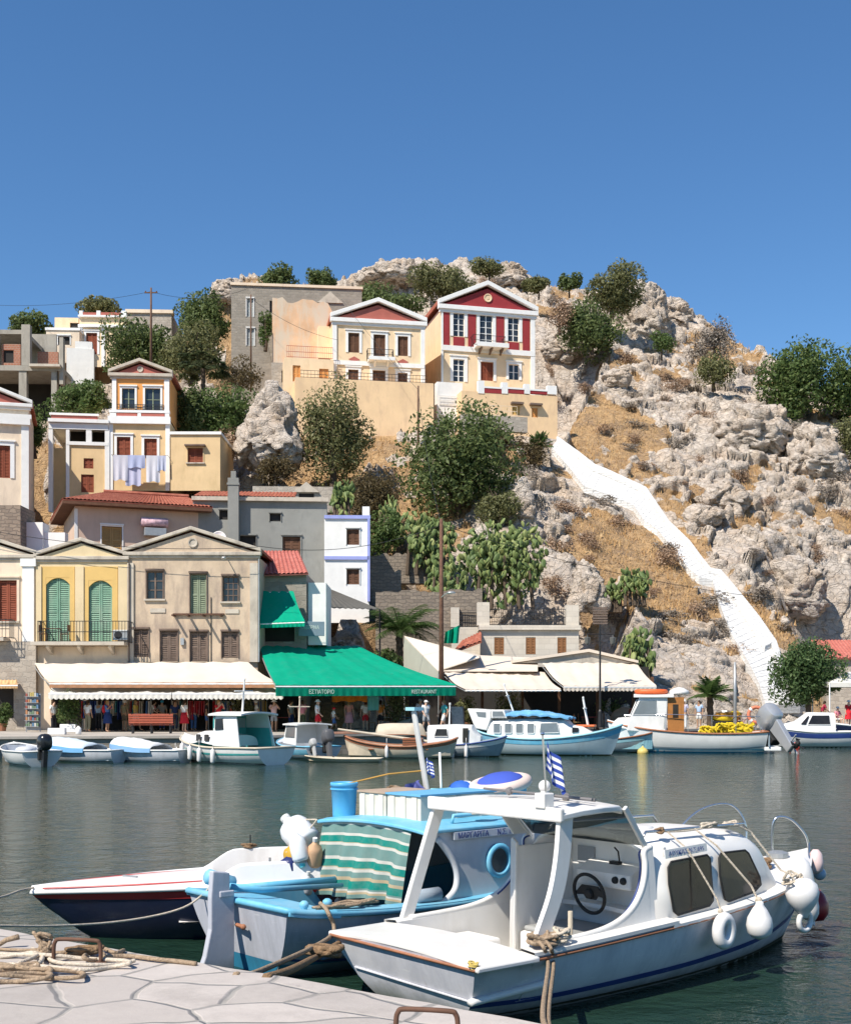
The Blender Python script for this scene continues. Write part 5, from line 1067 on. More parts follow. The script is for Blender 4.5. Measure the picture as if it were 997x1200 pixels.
# 6b white boat with a folding canopy
b = boat('white boat with a grey folding canopy, tucked behind the cream wooden boat', 466, 879, 165, name='motor_boat'); H = std_hull(4.8, 1.9, .75, 1.0); hullparts(H, b, BW, BW, (.06, .6, .3), BW, [(.6, 1, 0, 0, .1)], strake=(.7, .85, .006), sm=BBLUE)
mb = MB(); mb.slab([[Vector((x, .8 * math.cos(math.pi * j / 10), .95 + (hh_) * math.sin(math.pi * j / 10) ** .6)) for j in range(11)] for x, hh_ in ((-1.5, .75), (-.9, .82), (-.1, .6), (.4, .2))], (0, 0, -.03)); mb.build('canopy', cloth('grey_canopy', (.40, .37, .33)), b, auto=60)
for x in (-1.45, -.9): mb = MB(); mb.tube([(x, .82, .75)] + [(x, .82 * math.cos(math.pi * j / 10), .95 + .8 * math.sin(math.pi * j / 10) ** .6) for j in range(11)] + [(x, -.82, .75)], .02, 6); mb.build('canopy_frame', IRON, b)
# 7 blue gunwale cabin boat
b = boat('white cabin boat with blue rail, cross mast and two hanging fenders', 541, 887, -10, name='cabin_boat'); H = std_hull(4.3, 1.8, .62, .98, tr=.75, rake=.5); hullparts(H, b, BGREY, BDBLUE, (.06, .34, .3), BW, [(.34, 1, .0, .0, .08)], strake=(.86, .97, .006), sm=BW, r=.035)
cabin_loft([(-1.55, .72, .6, 1.50, .05), (-.3, .74, .6, 1.55, .05), (.55, .68, .68, 1.52, .06), (.72, .6, .7, 1.2, .08), (.95, .5, .75, 1.0, .1)], e=5).build('cabin', BW, b, auto=40)
pane(b, [(-1.2, -.735, .98), (-.55, -.74, .98), (-.6, -.72, 1.34), (-1.1, -.715, 1.34)], (0, -1, 0), fm=WTRIM); pane(b, [(.15, -.735, .7), (.42, -.72, .7), (.42, -.70, 1.38), (.15, -.715, 1.38)], (0, -1, 0), name='doorway'); pane(b, [(.62, -.5, 1.0), (.62, .5, 1.0), (.56, .5, 1.35), (.56, -.5, 1.35)], (1, 0, 0))
mast_cross(b, -.6, 0, 1.55, 2.45, w_=.22, lean=.03, r=.03)
for x in (-.3, .35): fender(b, H.pt(H.tx(x), 1, -1, .1) - Vector((0, 0, .05)), .085, .6)
# 8 trip boat
b = boat('large white and pale blue trip boat with a row of cabin windows and blue canvas', 643, 885, -17, name='trip_boat'); H = Hull([(-3.6, .75, .4, 1.30, -.1, .55), (-3.0, 1.0, .8, 1.05, -.3, .2), (-1.6, 1.18, 1.1, .85, -.4, 0), (0, 1.22, 1.12, .82, -.4, 0), (1.6, 1.0, .75, .98, -.4, -.1), (2.8, .6, .3, 1.22, -.35, -.35), (3.6, .03, .02, 1.5, -.2, -.75)])
hullparts(H, b, mat('pale_blue_hull', (.42, .52, .56), .45, .08, 2, .35, stain=(.33, .38, .40)), BCYAN, None, None, [(.0, 1, .02, .0, .08)], BCYAN, strake=(.86, .96, .008), sm=BBLUE, r=.05)
cabin_loft([(-2.9, .92, .85, 1.75, .03), (-1, .98, .85, 1.8, .03), (.9, .92, .85, 1.78, .04), (1.15, .85, .9, 1.5, .05), (1.75, .68, 1.0, 1.42, .06), (2.2, .4, 1.05, 1.15, .1)], e=5).build('cabin', BW, b, auto=40)
for k in range(4): pane(b, rrect(lambda x, z: (x, -.975 + .0 * z, z), -2.55 + k * .56, -2.2 + k * .56, 1.08, 1.55, .04), (0, -1, 0), fm=WTRIM, m=mat('grey_pane', (.16, .19, .21), .1))
pane(b, [(-.25, -.985, 1.1), (.7, -.965, 1.12), (.6, -.94, 1.6), (-.2, -.955, 1.58)], (0, -1, 0), fm=WTRIM, m=mat('grey_pane', (.16, .19, .21), .1)); pane(b, [(1.0, -.6, 1.5), (1.0, .6, 1.5), (.95, .6, 1.7), (.95, -.6, 1.7)], (1, 0, 0)); pane(b, [(1.3, -.83, 1.12), (1.6, -.74, 1.15), (1.6, -.72, 1.36), (1.3, -.8, 1.38)], (0, -1, 0))
mb = MB(); mb.prism([(-3.5, -.95, 1.3), (-2.9, -.95, 1.2), (-2.7, -.95, 1.78), (-2.7, -.95, 2.2), (-3.9, -.95, 2.28)], (0, 1.9, 0)); mb.build('stern_house', BW, b, bevel=.04); mb = MB(); mb.prism([(-2.7, -.9, 1.8), (-1.9, -.9, 1.8), (-2.05, -.9, 2.22), (-2.7, -.9, 2.22)], (0, 1.8, 0)); mb.build('wheelhouse', BW, b, bevel=.03)
pane(b, [(-2.62, -.905, 1.86), (-1.98, -.905, 1.86), (-2.1, -.905, 2.16), (-2.62, -.905, 2.16)], (0, -1, 0), fm=WTRIM, m=mat('grey_pane', (.16, .19, .21), .1)); pane(b, [(-3.35, -.955, 1.9), (-2.95, -.955, 1.85), (-2.95, -.955, 2.1), (-3.45, -.955, 2.12)], (0, -1, 0), m=mat('grey_pane', (.16, .19, .21), .1))
G = [[Vector((-1.95 + 3.1 * i / 16, 1.05 * (j / 5 - 1), 1.86 + .34 * math.sin(math.pi * min(1, .25 + .75 * i / 16)) * (1 - .55 * (j / 5 - 1) ** 2) + .035 * math.sin(i * 1.9 + j * 1.3))) for j in range(11)] for i in range(17)]
mb = MB(); mb.slab(G, (0, 0, -.08)); mb.build('canvas_cover', cloth('blue_canvas', (.16, .42, .68), .2, .1, (.50, .66, .76)), b, auto=60); mast_cross(b, -1.7, .0, 1.9, 3.4, lean=-.55, w_=.35); mast_cross(b, 1.95, .0, 1.35, 2.75, lean=-.25, w_=.38, r=.05)
mb = MB(); mb.box(1.4, 2.3, -.35, .35, 1.4, 1.5); mb.build('hatch', ORNG, b, bevel=.03)
t = thing('old_tyre_fender', 'orange brown fender floating beside the pale blue trip boat stern', 'fender', at(604, 877, 62.6)); mb = MB(); mb.lathe([(.02, -.6), (.15, -.5), (.18, 0), (.15, .5), (.02, .6)], 10, (0, 0, .1), (1, .1, .25)); mb.build('float', BCREAM, t, smooth=True); mb = MB(); mb.lathe([(.02, -.4), (.15, -.3), (.16, .3), (.02, .4)], 10, (-.85, 0, .05), (1, .1, -.1)); mb.build('end_float', BBROWN, t, smooth=True)
# 9 grey boat
b = boat('grey blue open boat tied between the trip boat and the orange raft boat', 716, 882, -14, name='rowing_boat'); H = std_hull(4.6, 1.7, .72, 1.12, rake=.55); hullparts(H, b, BGREY, BBROWN, (.05, .85, .2), BCYAN, [(.85, 1, 0, 0, .03)], strake=(.86, .95, .006), sm=BCYAN, r=.04)
# 10 white fishing boat
b = boat('long white fishing boat with wooden cabin door, orange raft on the roof and yellow nets', 805, 882, 170, name='fishing_boat'); H = Hull([(-3.35, 1.05, .85, .98, -.25, .25), (-2.2, 1.2, 1.1, .90, -.35, 0), (-.6, 1.26, 1.15, .90, -.4, 0), (1.0, 1.15, .95, 1.0, -.4, 0), (2.3, .8, .5, 1.16, -.4, -.15), (3.0, .4, .18, 1.3, -.3, -.35), (3.45, .03, .02, 1.42, -.2, -.6)])
hullparts(H, b, BW, BBROWN, (.04, .52, .35), BW, [(.52, 1, .02, .0, .08)], strake=(.60, .64, .008), sm=BGREY, anti=BANTI, r=.045); H.ribbon(-.35, .2, .007, byz=True).build('boot_stripe', BBLUE, b, fix=False)
mb = MB(); mb.box(-3.9, -3.2, -.9, .9, .12, .3); mb.build('swim_platform', BW, b, bevel=.04); mb = MB(); mb.box(-3.42, -3.36, -.98, .98, .30, .92); mb.build('grey_transom', BGREY, b, bevel=.02)
cabin_loft([(1.1, .85, .95, 1.62, .04), (2.0, .72, 1.05, 1.64, .05), (2.6, .55, 1.15, 1.58, .06), (2.85, .35, 1.2, 1.35, .1)], e=4.5).build('forward_cabin', BW, b, auto=40)
mb = MB(); mb.prism([(-.15, -.88, .9), (1.55, -.86, 1.0), (1.45, -.86, 1.5), (1.0, -.84, 2.55), (-.2, -.84, 2.6)], (0, 1.72, 0)); mb.build('wheelhouse', BW, b, bevel=.04)
mb = MB(); mb.slab([[Vector((x, 1.0 * (j / 4 - 1), 2.6 + .08 * (1 - (j / 4 - 1) ** 2))) for j in range(9)] for x in (-.45, .4, 1.25)], (0, 0, -.08)); mb.build('wheelhouse_roof', BW, b, auto=40)
for sd in (1, -1): pane(b, [(.25, sd * .87, 1.72), (1.28, sd * .868, 1.72), (.98, sd * .862, 2.4), (.25, sd * .862, 2.4)], (0, sd, 0), fm=WTRIM, m=mat('grey_pane', (.16, .19, .21), .1))
pane(b, [(1.42, -.7, 1.62), (1.42, .7, 1.62), (1.1, .7, 2.42), (1.1, -.7, 2.42)], (1, 0, .4), fm=WTRIM); pane(b, rrect(lambda x, z: (x, .80, z), 1.35, 1.75, 1.28, 1.46, .08), (0, 1, 0), name='porthole')
mb = MB(); mb.box(-.9, -.2, .72, .80, .5, 2.52); mb.box(-.78, -.3, .8, .81, 1.5, 2.25); mb.build('wooden_door', mat('orange_wood', (.36, .15, .04), .5, .15, 4), b, bevel=.02); pane(b, [(-.42, .812, 1.6), (-.65, .812, 1.6), (-.65, .812, 2.2), (-.42, .812, 2.2)], (0, 1, 0))
mb = MB(); mb.tube([(1.0, .95, 1.1), (1.0, .95, 1.75), (-3.0, 1.1, 1.65), (-3.0, 1.1, .95)], .018, 5)
for x in (-2, -1, 0): mb.tube([(x, 1.05, .95), (x, 1.05, 1.68)], .014, 5)
mb.tube([(2.7, .5, 1.25), (2.7, .55, 1.7), (1.0, .95, 1.75)], .016, 5); mb.build('guard_rail', STEEL, b)
t = thing('life_raft', 'flat orange life raft lashed to the fishing boat cabin roof', 'life raft', b.location, b.rotation_euler.z); mb = MB(); mb.tube(spline([(.0, -.5, 2.78), (1.0, -.5, 2.78), (1.0, .5, 2.78), (0, .5, 2.78)], 6, True), .11, 8, True); mb.box(.05, .95, -.45, .45, 2.72, 2.76); mb.build('raft', ORNG, t, smooth=True)
t = thing('radar_dome', 'white rounded radar dome at the rear of the fishing boat roof', 'dome', b.location, b.rotation_euler.z); mb = MB(); mb.lathe([(.3, 2.62), (.45, 2.68), (.42, 2.82), (.2, 2.95), (.02, 2.98)], 14, (-.7, .1, 0)); mb.tube([(-.7, .1, .5), (-.7, .1, 2.65)], .05); mb.build('dome', BW, t, smooth=True)
rr_ = random.Random(2)
for k, (x0, x1, lb) in enumerate(((-2.6, -1.35, 'larger yellow fishing net heap on the long white fishing boat'), (-1.2, -.75, 'smaller yellow fishing net heap beside the wooden cabin door'))):
 t = thing('fishing_net', lb, 'fishing net', b.location, b.rotation_euler.z, 'yellow nets on the fishing boat'); mb = MB()
 for i in range(26): x = rr_.uniform(x0, x1); y = rr_.uniform(.2, .95); mb.tube(spline([(x + rr_.uniform(-.3, .3), y + rr_.uniform(-.25, .25), .95 + rr_.uniform(.0, .42) - .15 * k) for _ in range(5)], 5), .05, 5)
 mb.ball(((x0 + x1) / 2, .5, .95), ((x1 - x0) / 2, .5, .33 - .08 * k), 14, 7); mb.build('net', NETY, t)
for o in kids(b):
 if o.name.startswith(('wheelhouse', 'window', 'wooden_door')): o.location.x = 1.05
 if o.name.startswith(('forward_cabin', 'porthole')): o.location.x = .38
b.scale = (1.18, 1.1, 1.13)
for o in list(bpy.data.objects):
 if o.parent is None and o.get('category') in ('life raft', 'dome', 'fishing net') and (o.location - b.location).length < .01:
  o.scale = b.scale
  if o['category'] != 'fishing net': o.location = b.location + Matrix.Rotation(b.rotation_euler.z, 3, 'Z') @ Vector((1.05 * 1.18, 0, 0))
# 11 small wheelhouse boat behind
b = boat('small white wheelhouse boat with leaning mast, behind the yellow nets', 836, 868, 165, name='cabin_boat'); H = std_hull(5, 2, .9, 1.2); hullparts(H, b, BW, BW, (.05, .4, .4), BW, [(.4, 1, 0, 0, .1)])
cabin_loft([(-.9, .8, .9, 2.05, .05), (.6, .78, .9, 2.05, .06), (1.1, .66, .95, 1.45, .08), (1.9, .4, 1.05, 1.3, .1)], e=5).build('cabin', BW, b, auto=40)
for a in (-.7, .0): pane(b, rrect(lambda x, z: (x, .8, z), a, a + .55, 1.5, 1.92, .05), (0, 1, 0))
pane(b, [(.68, -.6, 1.5), (.68, .6, 1.5), (.62, .6, 1.95), (.62, -.6, 1.95)], (1, 0, 0)); mast_cross(b, -.2, .1, 2.05, 3.6, lean=.5, w_=.2)
# 12 boat with silver outboards
b = boat('white boat carrying a big tilted silver outboard motor beside the red buoy', 858, 879, 118, name='motor_boat'); H = std_hull(5.2, 2.1, .8, 1.05, tr=.9); hullparts(H, b, BW, BW, (.05, .6, .3), BWOLD, [(.6, 1, 0, 0, .08)]); outboard(b, -2.75, -.1, 1.0, ENGS, 2.3, 46)
t = thing('lifebuoy', 'orange lifebuoy ring hung above the silver outboard boat', 'lifebuoy', at(886, 838, 67)); t.scale = (.8,) * 3; mb = MB(); mb.tube([(.52 * math.cos(a), .05 * math.sin(a), .52 * math.sin(a)) for a in [2 * math.pi * i / 24 for i in range(24)]], .12, 8, True); mb.build('ring', mat('faded_orange', (.62, .20, .11), .6), t, smooth=True)
mb = MB()
for a in (45, 135, 225, 315): c, s_ = math.cos(R(a)), math.sin(R(a)); mb.lathe([(.125, -.08), (.13, -.07), (.13, .07), (.125, .08)], 10, (.52 * c, .05 * s_, .52 * s_), (-s_, 0, c))
mb.build('band', WTRIM, t); mb = MB(); mb.tube([(0, .1, -1.3), (0, .1, .3)], .03); mb.build('holder_post', GALV, t)
# 13 blue striped cuddy
b = boat('white cuddy boat with blue stripe and black outboard at the right edge', 950, 876, 176, name='cabin_boat'); H = std_hull(5.0, 2.1, .92, 1.25, tr=.85, rake=.6); hullparts(H, b, BW, BW, (.04, .3, .4), BW, [(.3, 1, .0, 0, .08)], strake=(.80, .95, .008), sm=BDBLUE)
cabin_loft([(-1.2, .82, .9, 2.0, .06), (.2, .8, .95, 2.02, .08), (.9, .7, 1.0, 1.5, .1), (1.8, .4, 1.1, 1.3, .1)], e=4).build('cabin', BW, b, auto=40)
pane(b, [(-.9, .80, 1.32), (.35, .78, 1.32), (.1, .72, 1.85), (-.85, .745, 1.85)], (0, 1, 0), fm=WTRIM); pane(b, [(.45, .76, 1.32), (.75, .72, 1.34), (.35, .70, 1.8), (.25, .71, 1.82)], (0, 1, 0)); outboard(b, -2.65, 0, .95, ENGB, 1.6, 30)
b = boat('navy topped boat stern at the far right behind the blue striped cuddy boat', 1012, 871, 170, name='motor_boat'); H = std_hull(5, 2.1, 1.1, 1.35); hullparts(H, b, BW, BW, (.04, .5, .4), BW, [(.5, 1, 0, 0, .08)], strake=(.7, .97, .008), sm=BNAVY)
# buoys
for px, py, c, lb in ((753, 883, (.62, .48, .14), 'pale yellow mooring buoy in front of the grey blue boat bow'), (811, 882, (.40, .38, .05), 'olive yellow mooring buoy below the long white fishing boat'), (931, 878, (.62, .06, .03), 'red mooring buoy beside the silver outboard motor')):
 p = on_z(px, py, 0); t = thing('mooring_buoy', lb, 'buoy', p, 0, 'mooring buoys on the water'); mb = MB(); mb.lathe([(.02, -.2), (.2, -.14), (.28, .02), (.26, .16), (.14, .27), (.06, .3), (.05, .36), (.02, .37)], 14); m_ = mat('buoy_%d' % px, c, .5, .15, 5, .4); mb.build('float', m_, t, smooth=True); mb = MB(); mb.tube([(.06 * math.cos(a), 0, .40 + .06 * math.sin(a)) for a in [2 * math.pi * i / 10 for i in range(10)]], .012, 5, True); mb.build('ring', IRON, t)
# ================================================================ the white cabin boat in front
WB = thing('cabin_boat', 'white cabin motorboat with black steering wheel and dark side windows, nearest the quay', 'boat', (-.235, 10.305, 0), R(39.08))
BOATL, BOATR = WB.location.copy(), R(39.08)
H = Hull([(0, .97, .74, .55, -.2, .42), (.9, .98, .80, .56, -.28, .1), (2.0, .98, .84, .60, -.3, 0), (3.0, .95, .78, .64, -.3, 0), (4.1, .84, .55, .71, -.3, -.1), (5.0, .55, .26, .79, -.28, -.3), (5.6, .22, .08, .85, -.22, -.5), (5.87, .03, .015, .88, -.1, -.7)])
WH = H
WHULL = mat('grey_white_hull_paint', (.72, .71, .735), .4, .07, 2.2, .4, stain=(.50, .50, .54), sa=(.44, .64), bump=.15, bs=14)
WDECK = mat('white_gelcoat', (.75, .73, .695), .35, .04, 2.5, .45, stain=(.64, .61, .56), sa=(.47, .72))
def scuffed(name, c, grime, rust, marks):
 n = N(name); base = n.ramp(n.noise(2.2, 6), [(.3, sc3(c, .93)), (.7, sc3(c, 1.05))]); base = n.mix(n.ramp(n.noise(1.4, 8, .7, n.mapped((2.6, 2.6, .5))), [(.47, 0), (.70, .8)]), base, grime)
 base = n.mix(n.ramp(n.noise(3.0, 9, .75, n.mapped((3.5, 3.5, .28))), [(.62, 0), (.74, .55)]), base, rust); base = n.mix(n.ramp(n.noise(9, 6, .7, n.mapped((.5, .5, 3.2), (.3, .2, 0))), [(.62, 0), (.68, .75)]), base, marks)
 sx = n.n('ShaderNodeSeparateXYZ'); n.L(n.obj(), sx.inputs[0]); line = n.math('ADD', sx.outputs[2], n.math('MULTIPLY', n.noise(3, 6, .7), -.22)); base = n.mix(n.ramp(n.math('ADD', line, .5), [(.42, .75), (.56, 0)]), base, (.16, .17, .12))
 n.bump(n.noise(12, 6, .7), .2, .01); return n.out(base, .45, .35)
WHULL = scuffed('scuffed_white_hull', (.65, .65, .69), (.46, .47, .52), (.42, .33, .26), (.80, .80, .80))
H.shell(60, 14).build('hull', WHULL, WB, auto=50)
mb = H.rail(.014, .008, -.03, 60); mb.build('rubbing_rail', BBROWN, WB, smooth=True)
H.ribbon(.635, .685, .005, 50, .0, .93).build('stripe', BDBLUE, WB, fix=False); H.ribbon(-.25, .05, .004, byz=True).build('waterline_band', BWEED, WB, fix=False)
xT = lambda x: H.tx(x)
d_ = H.deck(0, xT(.66), -.045, .0, .045, 8, 12, .05); d_.build('aft_deck', WDECK, WB, auto=40, bevel=.015)
H.deck(xT(2.35), 1, -.02, .0, .07, 26, 12, .04).build('foredeck', WDECK, WB, auto=40)
mb = MB()
for sd in (1, -1):
 G = []
 for i in range(17):
  x, bg, *_r = H.at(xT(.62 + 1.8 * i / 16)); zg = _r[1]; G.append([Vector((x, sd * (bg + .02), zg)), Vector((x, sd * (bg + .02), zg + .03)), Vector((x, sd * (bg - .15), zg + .045)), Vector((x, sd * (bg - .17), zg + .03)), Vector((x, sd * (bg - .2), .16))])
 mb.grid(G)
G = [[Vector((x, .8 * s_, .16)) for s_ in (-1, 1)] for x in (.6, 2.5)]; mb.grid(G); mb.add([(.64, -.97, .5), (.64, .97, .5), (.64, .8, .16), (.64, -.8, .16)], [(0, 1, 2, 3)]); mb.build('cockpit', WDECK, WB, auto=40)
def cside(a): return float(np.interp(a, [0.6, 2.2, 3.2, 4.0, 4.4, 4.6], [.86, .86, .84, .76, .66, .55]))
def cy(a, z): return cside(a) - .12 * max(0, z - .62) ** 1.2
# trunk cabin
secs = []
for a, zt in ((2.26, 1.30), (2.7, 1.315), (3.2, 1.315), (3.7, 1.30), (3.95, 1.27), (4.1, 1.20), (4.22, 1.06), (4.34, .90), (4.44, .78)): secs.append((a, cside(a), .58 + .03 * (a - 2.2), zt, .12))
G = []
for a, hw, z0, z1, tb in secs:
 row = []
 for j in range(33):
  an = math.pi * j / 32; c, s_ = math.cos(an), math.sin(an); cc = math.copysign(abs(c) ** .34, c); ss = abs(s_) ** .34
  row.append(Vector((a, hw * cc * (1 - tb * ss), z0 + (z1 - z0) * ss + .035 * (1 - cc * cc) * (ss > .9))))
 G.append(row)
mb = MB(); mb.grid(G); mb.add(G[-1], [tuple(range(33))]); mb.build('cabin', WDECK, WB, auto=45, solid=.03)
# coaming wings sweeping from the cabin side down to the side deck
for sd in (1, -1):
 prof = [(.80, .60), (1.2, .61), (1.55, .635), (1.8, .69), (1.98, .78), (2.1, .90), (2.17, 1.03), (2.2, 1.16), (2.2, 1.26), (2.3, 1.29)]
 prof = spline([(a, 0, z) for a, z in prof], 4); outer = [Vector((p.x, sd * (cy(p.x, p.z) + .004), p.z)) for p in prof]; base = [Vector((p.x, sd * (cside(p.x) + .004), .57 + .01 * p.x)) for p in prof]
 mb = MB(); mb.slab([outer, base], (0, -sd * .05, 0)); o = mb.build('coaming', WDECK, WB, auto=40)
 mb = MB(); mb.tube([p + Vector((0, -sd * .025, 0)) for p in outer], .028, 8); mb.build('edge_moulding', WDECK, o, smooth=True)
 mb = MB(); mb.tube([p + Vector((-.035, -sd * .05, -.01)) for p in outer[14:]], .009, 6); mb.build('blue_trim', BDBLUE, o, smooth=True)
# windows
for sd in (-1, 1):
 f_ = lambda a, z: (a, sd * (cy(a, z) + .012), z)
 w1 = [f_(*p) for p in ((2.50, .70), (2.55, .665), (3.02, .70), (3.08, .74), (3.09, 1.13), (3.05, 1.165), (2.52, 1.145), (2.47, 1.10), (2.46, .95))]
 w2 = [f_(*p) for p in ((3.27, .73), (3.33, .705), (3.80, .745), (3.93, .80), (3.92, .88), (3.76, 1.12), (3.70, 1.155), (3.28, 1.165), (3.23, 1.12), (3.22, .95))]
 for w_ in (w1, w2): pane(WB, w_, (0, sd, 0), DGLASS, fm=RUBBER, fr=.011, th=.006)
pane(WB, [(4.30, -.35, 1.0), (4.30, .35, 1.0), (4.17, .35, 1.16), (4.17, -.35, 1.16)], (1, 0, .5), DGLASS)
nb = MB(); L_ = [(2.45, 1.175), (3.07, 1.205)]; nb.hexa([(2.45, -cy(2.45, 1.18) - .012, 1.175), (3.07, -cy(3.07, 1.2) - .010, 1.20), (3.07, -cy(3.07, 1.2), 1.20), (2.45, -cy(2.45, 1.18), 1.175), (2.45, -cy(2.45, 1.25) - .012, 1.255), (3.07, -cy(3.07, 1.27) - .010, 1.275), (3.07, -cy(3.07, 1.27), 1.275), (2.45, -cy(2.45, 1.25), 1.255)]); o = nb.build('name_board', BW, WB)
text('ΛΟΥΚΑΣ Ν.Σ.695', .058, (2.50, -cy(2.5, 1.2) - .016, 1.197), (R(80), R(-2), 0), BDBLUE, o, ext=.001, sx=1.12)
# bulkhead, dash, partition, seats
mb = MB(); mb.box(2.50, 2.54, -.74, .74, .16, 1.27); mb.build('bulkhead', WDECK, WB)
mb = MB(); mb.box(2.30, 2.5, -.52, .16, .86, 1.0); mb.prism([(2.30, -.52, 1.0), (2.5, -.52, 1.0), (2.5, -.52, 1.1)], (0, .68, 0)); mb.build('dashboard', WDECK, WB, bevel=.02)
mb = MB(); mb.hexa([(1.66, .37, .17), (1.70, .37, .17), (1.84, .56, .17), (1.80, .57, .17), (1.70, .37, 1.28), (1.74, .37, 1.28), (1.86, .56, 1.30), (1.82, .57, 1.30)]); mb.box(1.74, 2.5, .40, .43, .17, 1.24); mb.build('cabin_partition', WDECK, WB, bevel=.012)
mb = MB(); mb.prism([(2.0, .432, .62), (2.5, .432, .62), (2.5, .432, 1.2), (2.18, .432, 1.2)], (0, .012, 0)); mb.build('locker_door', mat('shaded_panel', (.62, .62, .60), .5), WB)
pane(WB, [(2.495, .1, 1.03), (2.495, .32, 1.03), (2.495, .32, 1.2), (2.495, .1, 1.2)], (-1, 0, 0), mat('instrument_panel', (.30, .31, .32), .4), name='instrument_panel')
for y in (-.44, -.34): mb = MB(); mb.lathe([(.0, .02), (.03, .015), (.035, 0), (.035, -.02)], 12, (2.29, y, .945), (-1, 0, 0)); mb.build('gauge', RUBBER, WB)
mb = MB(); mb.tube([(2.42, -.28, 1.1), (2.40, -.28, 1.2), (2.36, -.27, 1.24)], .008, 5); mb.box(2.34, 2.4, -.33, -.22, 1.08, 1.11); mb.build('switch_lever', RUBBER, WB)
mb = MB(); mb.box(.75, 1.45, .3, .76, .16, .42); mb.build('engine_box', WDECK, WB, bevel=.025); mb = MB(); mb.box(1.75, 2.45, -.35, .38, .16, .44); mb.build('helm_seat', WDECK, WB, bevel=.03); mb = MB(); mb.box(1.78, 2.42, -.32, .35, .442, .49); mb.build('seat_cushion', mat('grey_vinyl', (.30, .30, .29), .6), WB, bevel=.02)
mb = MB(); mb.box(.72, 2.3, -.80, -.66, .16, .45); mb.build('side_locker', WDECK, WB, bevel=.02); mb = MB(); mb.tube([(1.62, -.42, .2), (1.62, -.42, .74)], .022, 8); mb.build('tiller_post', BCREAM, WB)
ws = bpy.data.objects.new('steering_wheel', None); col.objects.link(ws); ws.parent = WB; ws.location = (2.2, -.1, .80); ws.rotation_euler = (0, R(-12), 0)
mb = MB(); mb.tube([(0, .19 * math.cos(a), .19 * math.sin(a)) for a in [2 * math.pi * i / 36 for i in range(36)]], .017, 10, True); mb.build('rim', RUBBER, ws, smooth=True)
mb = MB(); mb.prism([(.01, -.185, -.0), (.01, -.1, .075), (.01, .1, .075), (.01, .185, .0), (.01, .185, -.03), (.01, .09, -.02), (.01, .06, -.06), (.01, -.06, -.06), (.01, -.09, -.02), (.01, -.185, -.03)], (.02, 0, 0)); mb.lathe([(.0, -.03), (.04, -.025), (.05, 0), (.045, .06), (.03, .1)], 12, (0, 0, 0), (1, 0, 0)); mb.build('spokes', RUBBER, ws, bevel=.005)
# canopy on raked planks
strut = spline([(.80, 0, .58), (.90, 0, .76), (1.03, 0, 1.02), (1.11, 0, 1.32), (1.15, 0, 1.66)], 6)
mb = MB(); G = []
for p in strut:
 w_ = .075; y = -.86 + .02 * (p.z - .6); G.append([Vector((p.x - w_, y, p.z)), Vector((p.x + w_, y, p.z)), Vector((p.x + w_, y + .05, p.z)), Vector((p.x - w_, y + .05, p.z)), Vector((p.x - w_, y, p.z))])
mb.grid(G); mb.build('canopy_strut', WDECK, WB, auto=50)
mb = MB(); mb.bar((.78, .88, .58), (1.17, .85, 1.66), .05, .13, up=(1, 0, 0)); mb.build('canopy_strut', WDECK, WB, bevel=.012)
G = []
for x, hw, zz in ((1.06, .88, 1.665), (1.3, .88, 1.69), (1.6, .86, 1.70), (1.85, .80, 1.69), (1.93, .76, 1.66)): G.append([Vector((x, hw * (j / 6 - 1), zz + .035 * (1 - (j / 6 - 1) ** 2))) for j in range(13)])
mb = MB(); mb.slab(G, (0, 0, -.055)); mb.build('canopy_roof', WDECK, WB, auto=40, bevel=.012)
mb = MB(); mb.bar((1.06, -.88, 1.655), (1.06, .88, 1.655), .05, .12); mb.build('canopy_beam', WDECK, WB, bevel=.015)
for sd in (-1, 1): mb = MB(); mb.bar((1.92, sd * .79, 1.67), (2.26, sd * .745, 1.275), .035, .05, up=(1, 0, 0)); mb.build('windscreen_pillar', WDECK, WB, bevel=.008)
SCR = glassmat('dark_windscreen', (.02, .025, .025), .62)
pane(WB, [(1.91, -.76, 1.655), (1.91, .76, 1.655), (2.25, .72, 1.30), (2.25, -.72, 1.30)], (1, 0, .5), SCR, name='windscreen', th=.006)
mb = MB(); mb.prism([(1.78, .80, 1.66), (1.93, .78, 1.66), (2.28, .735, 1.30), (2.04, .76, 1.30)], (0, .02, 0)); mb.build('side_panel', WDECK, WB); pane(WB, [(1.68, -.80, 1.645), (1.88, -.79, 1.645), (2.2, -.74, 1.32), (1.68, -.77, 1.32)], (0, -1, 0), SCR, name='side_screen', th=.006) if False else None
mb = MB(); mb.box(1.02, 1.14, -.70, -.58, 1.70, 1.83); mb.build('flag_socket', WDECK, WB, bevel=.01)
# fittings on the roofs
def rodpath(m, pts, r=.012, name='rail', mt=STEEL, n=8): mb = MB(); mb.tube(pts, r, 7); return mb.build(name, mt, m, smooth=True)
for sd in (-1, 1):
 rodpath(WB, [(2.36, sd * .60, 1.345), (2.42, sd * .60, 1.405), (3.9, sd * .58, 1.39), (3.97, sd * .58, 1.32)], .014, 'hand_rail')
 rodpath(WB, spline([(4.25, sd * .70, .73), (4.42, sd * .68, 1.15), (4.75, sd * .62, 1.40), (5.15, sd * .52, 1.44), (5.30, sd * .42, 1.2), (5.25, sd * .40, .84)], 6), .014, 'pulpit_rail') if sd > 0 else None
rodpath(WB, spline([(5.5, .2, .86), (5.50, .21, 1.12), (5.53, .18, 1.29), (5.68, .10, 1.28), (5.85, .02, 1.10), (5.90, .0, .9)], 6), .016, 'bow_rail'); rodpath(WB, [(5.90, 0, 1.0), (5.75, -.10, .9), (5.6, -.2, .86)], .012, 'bow_rail')
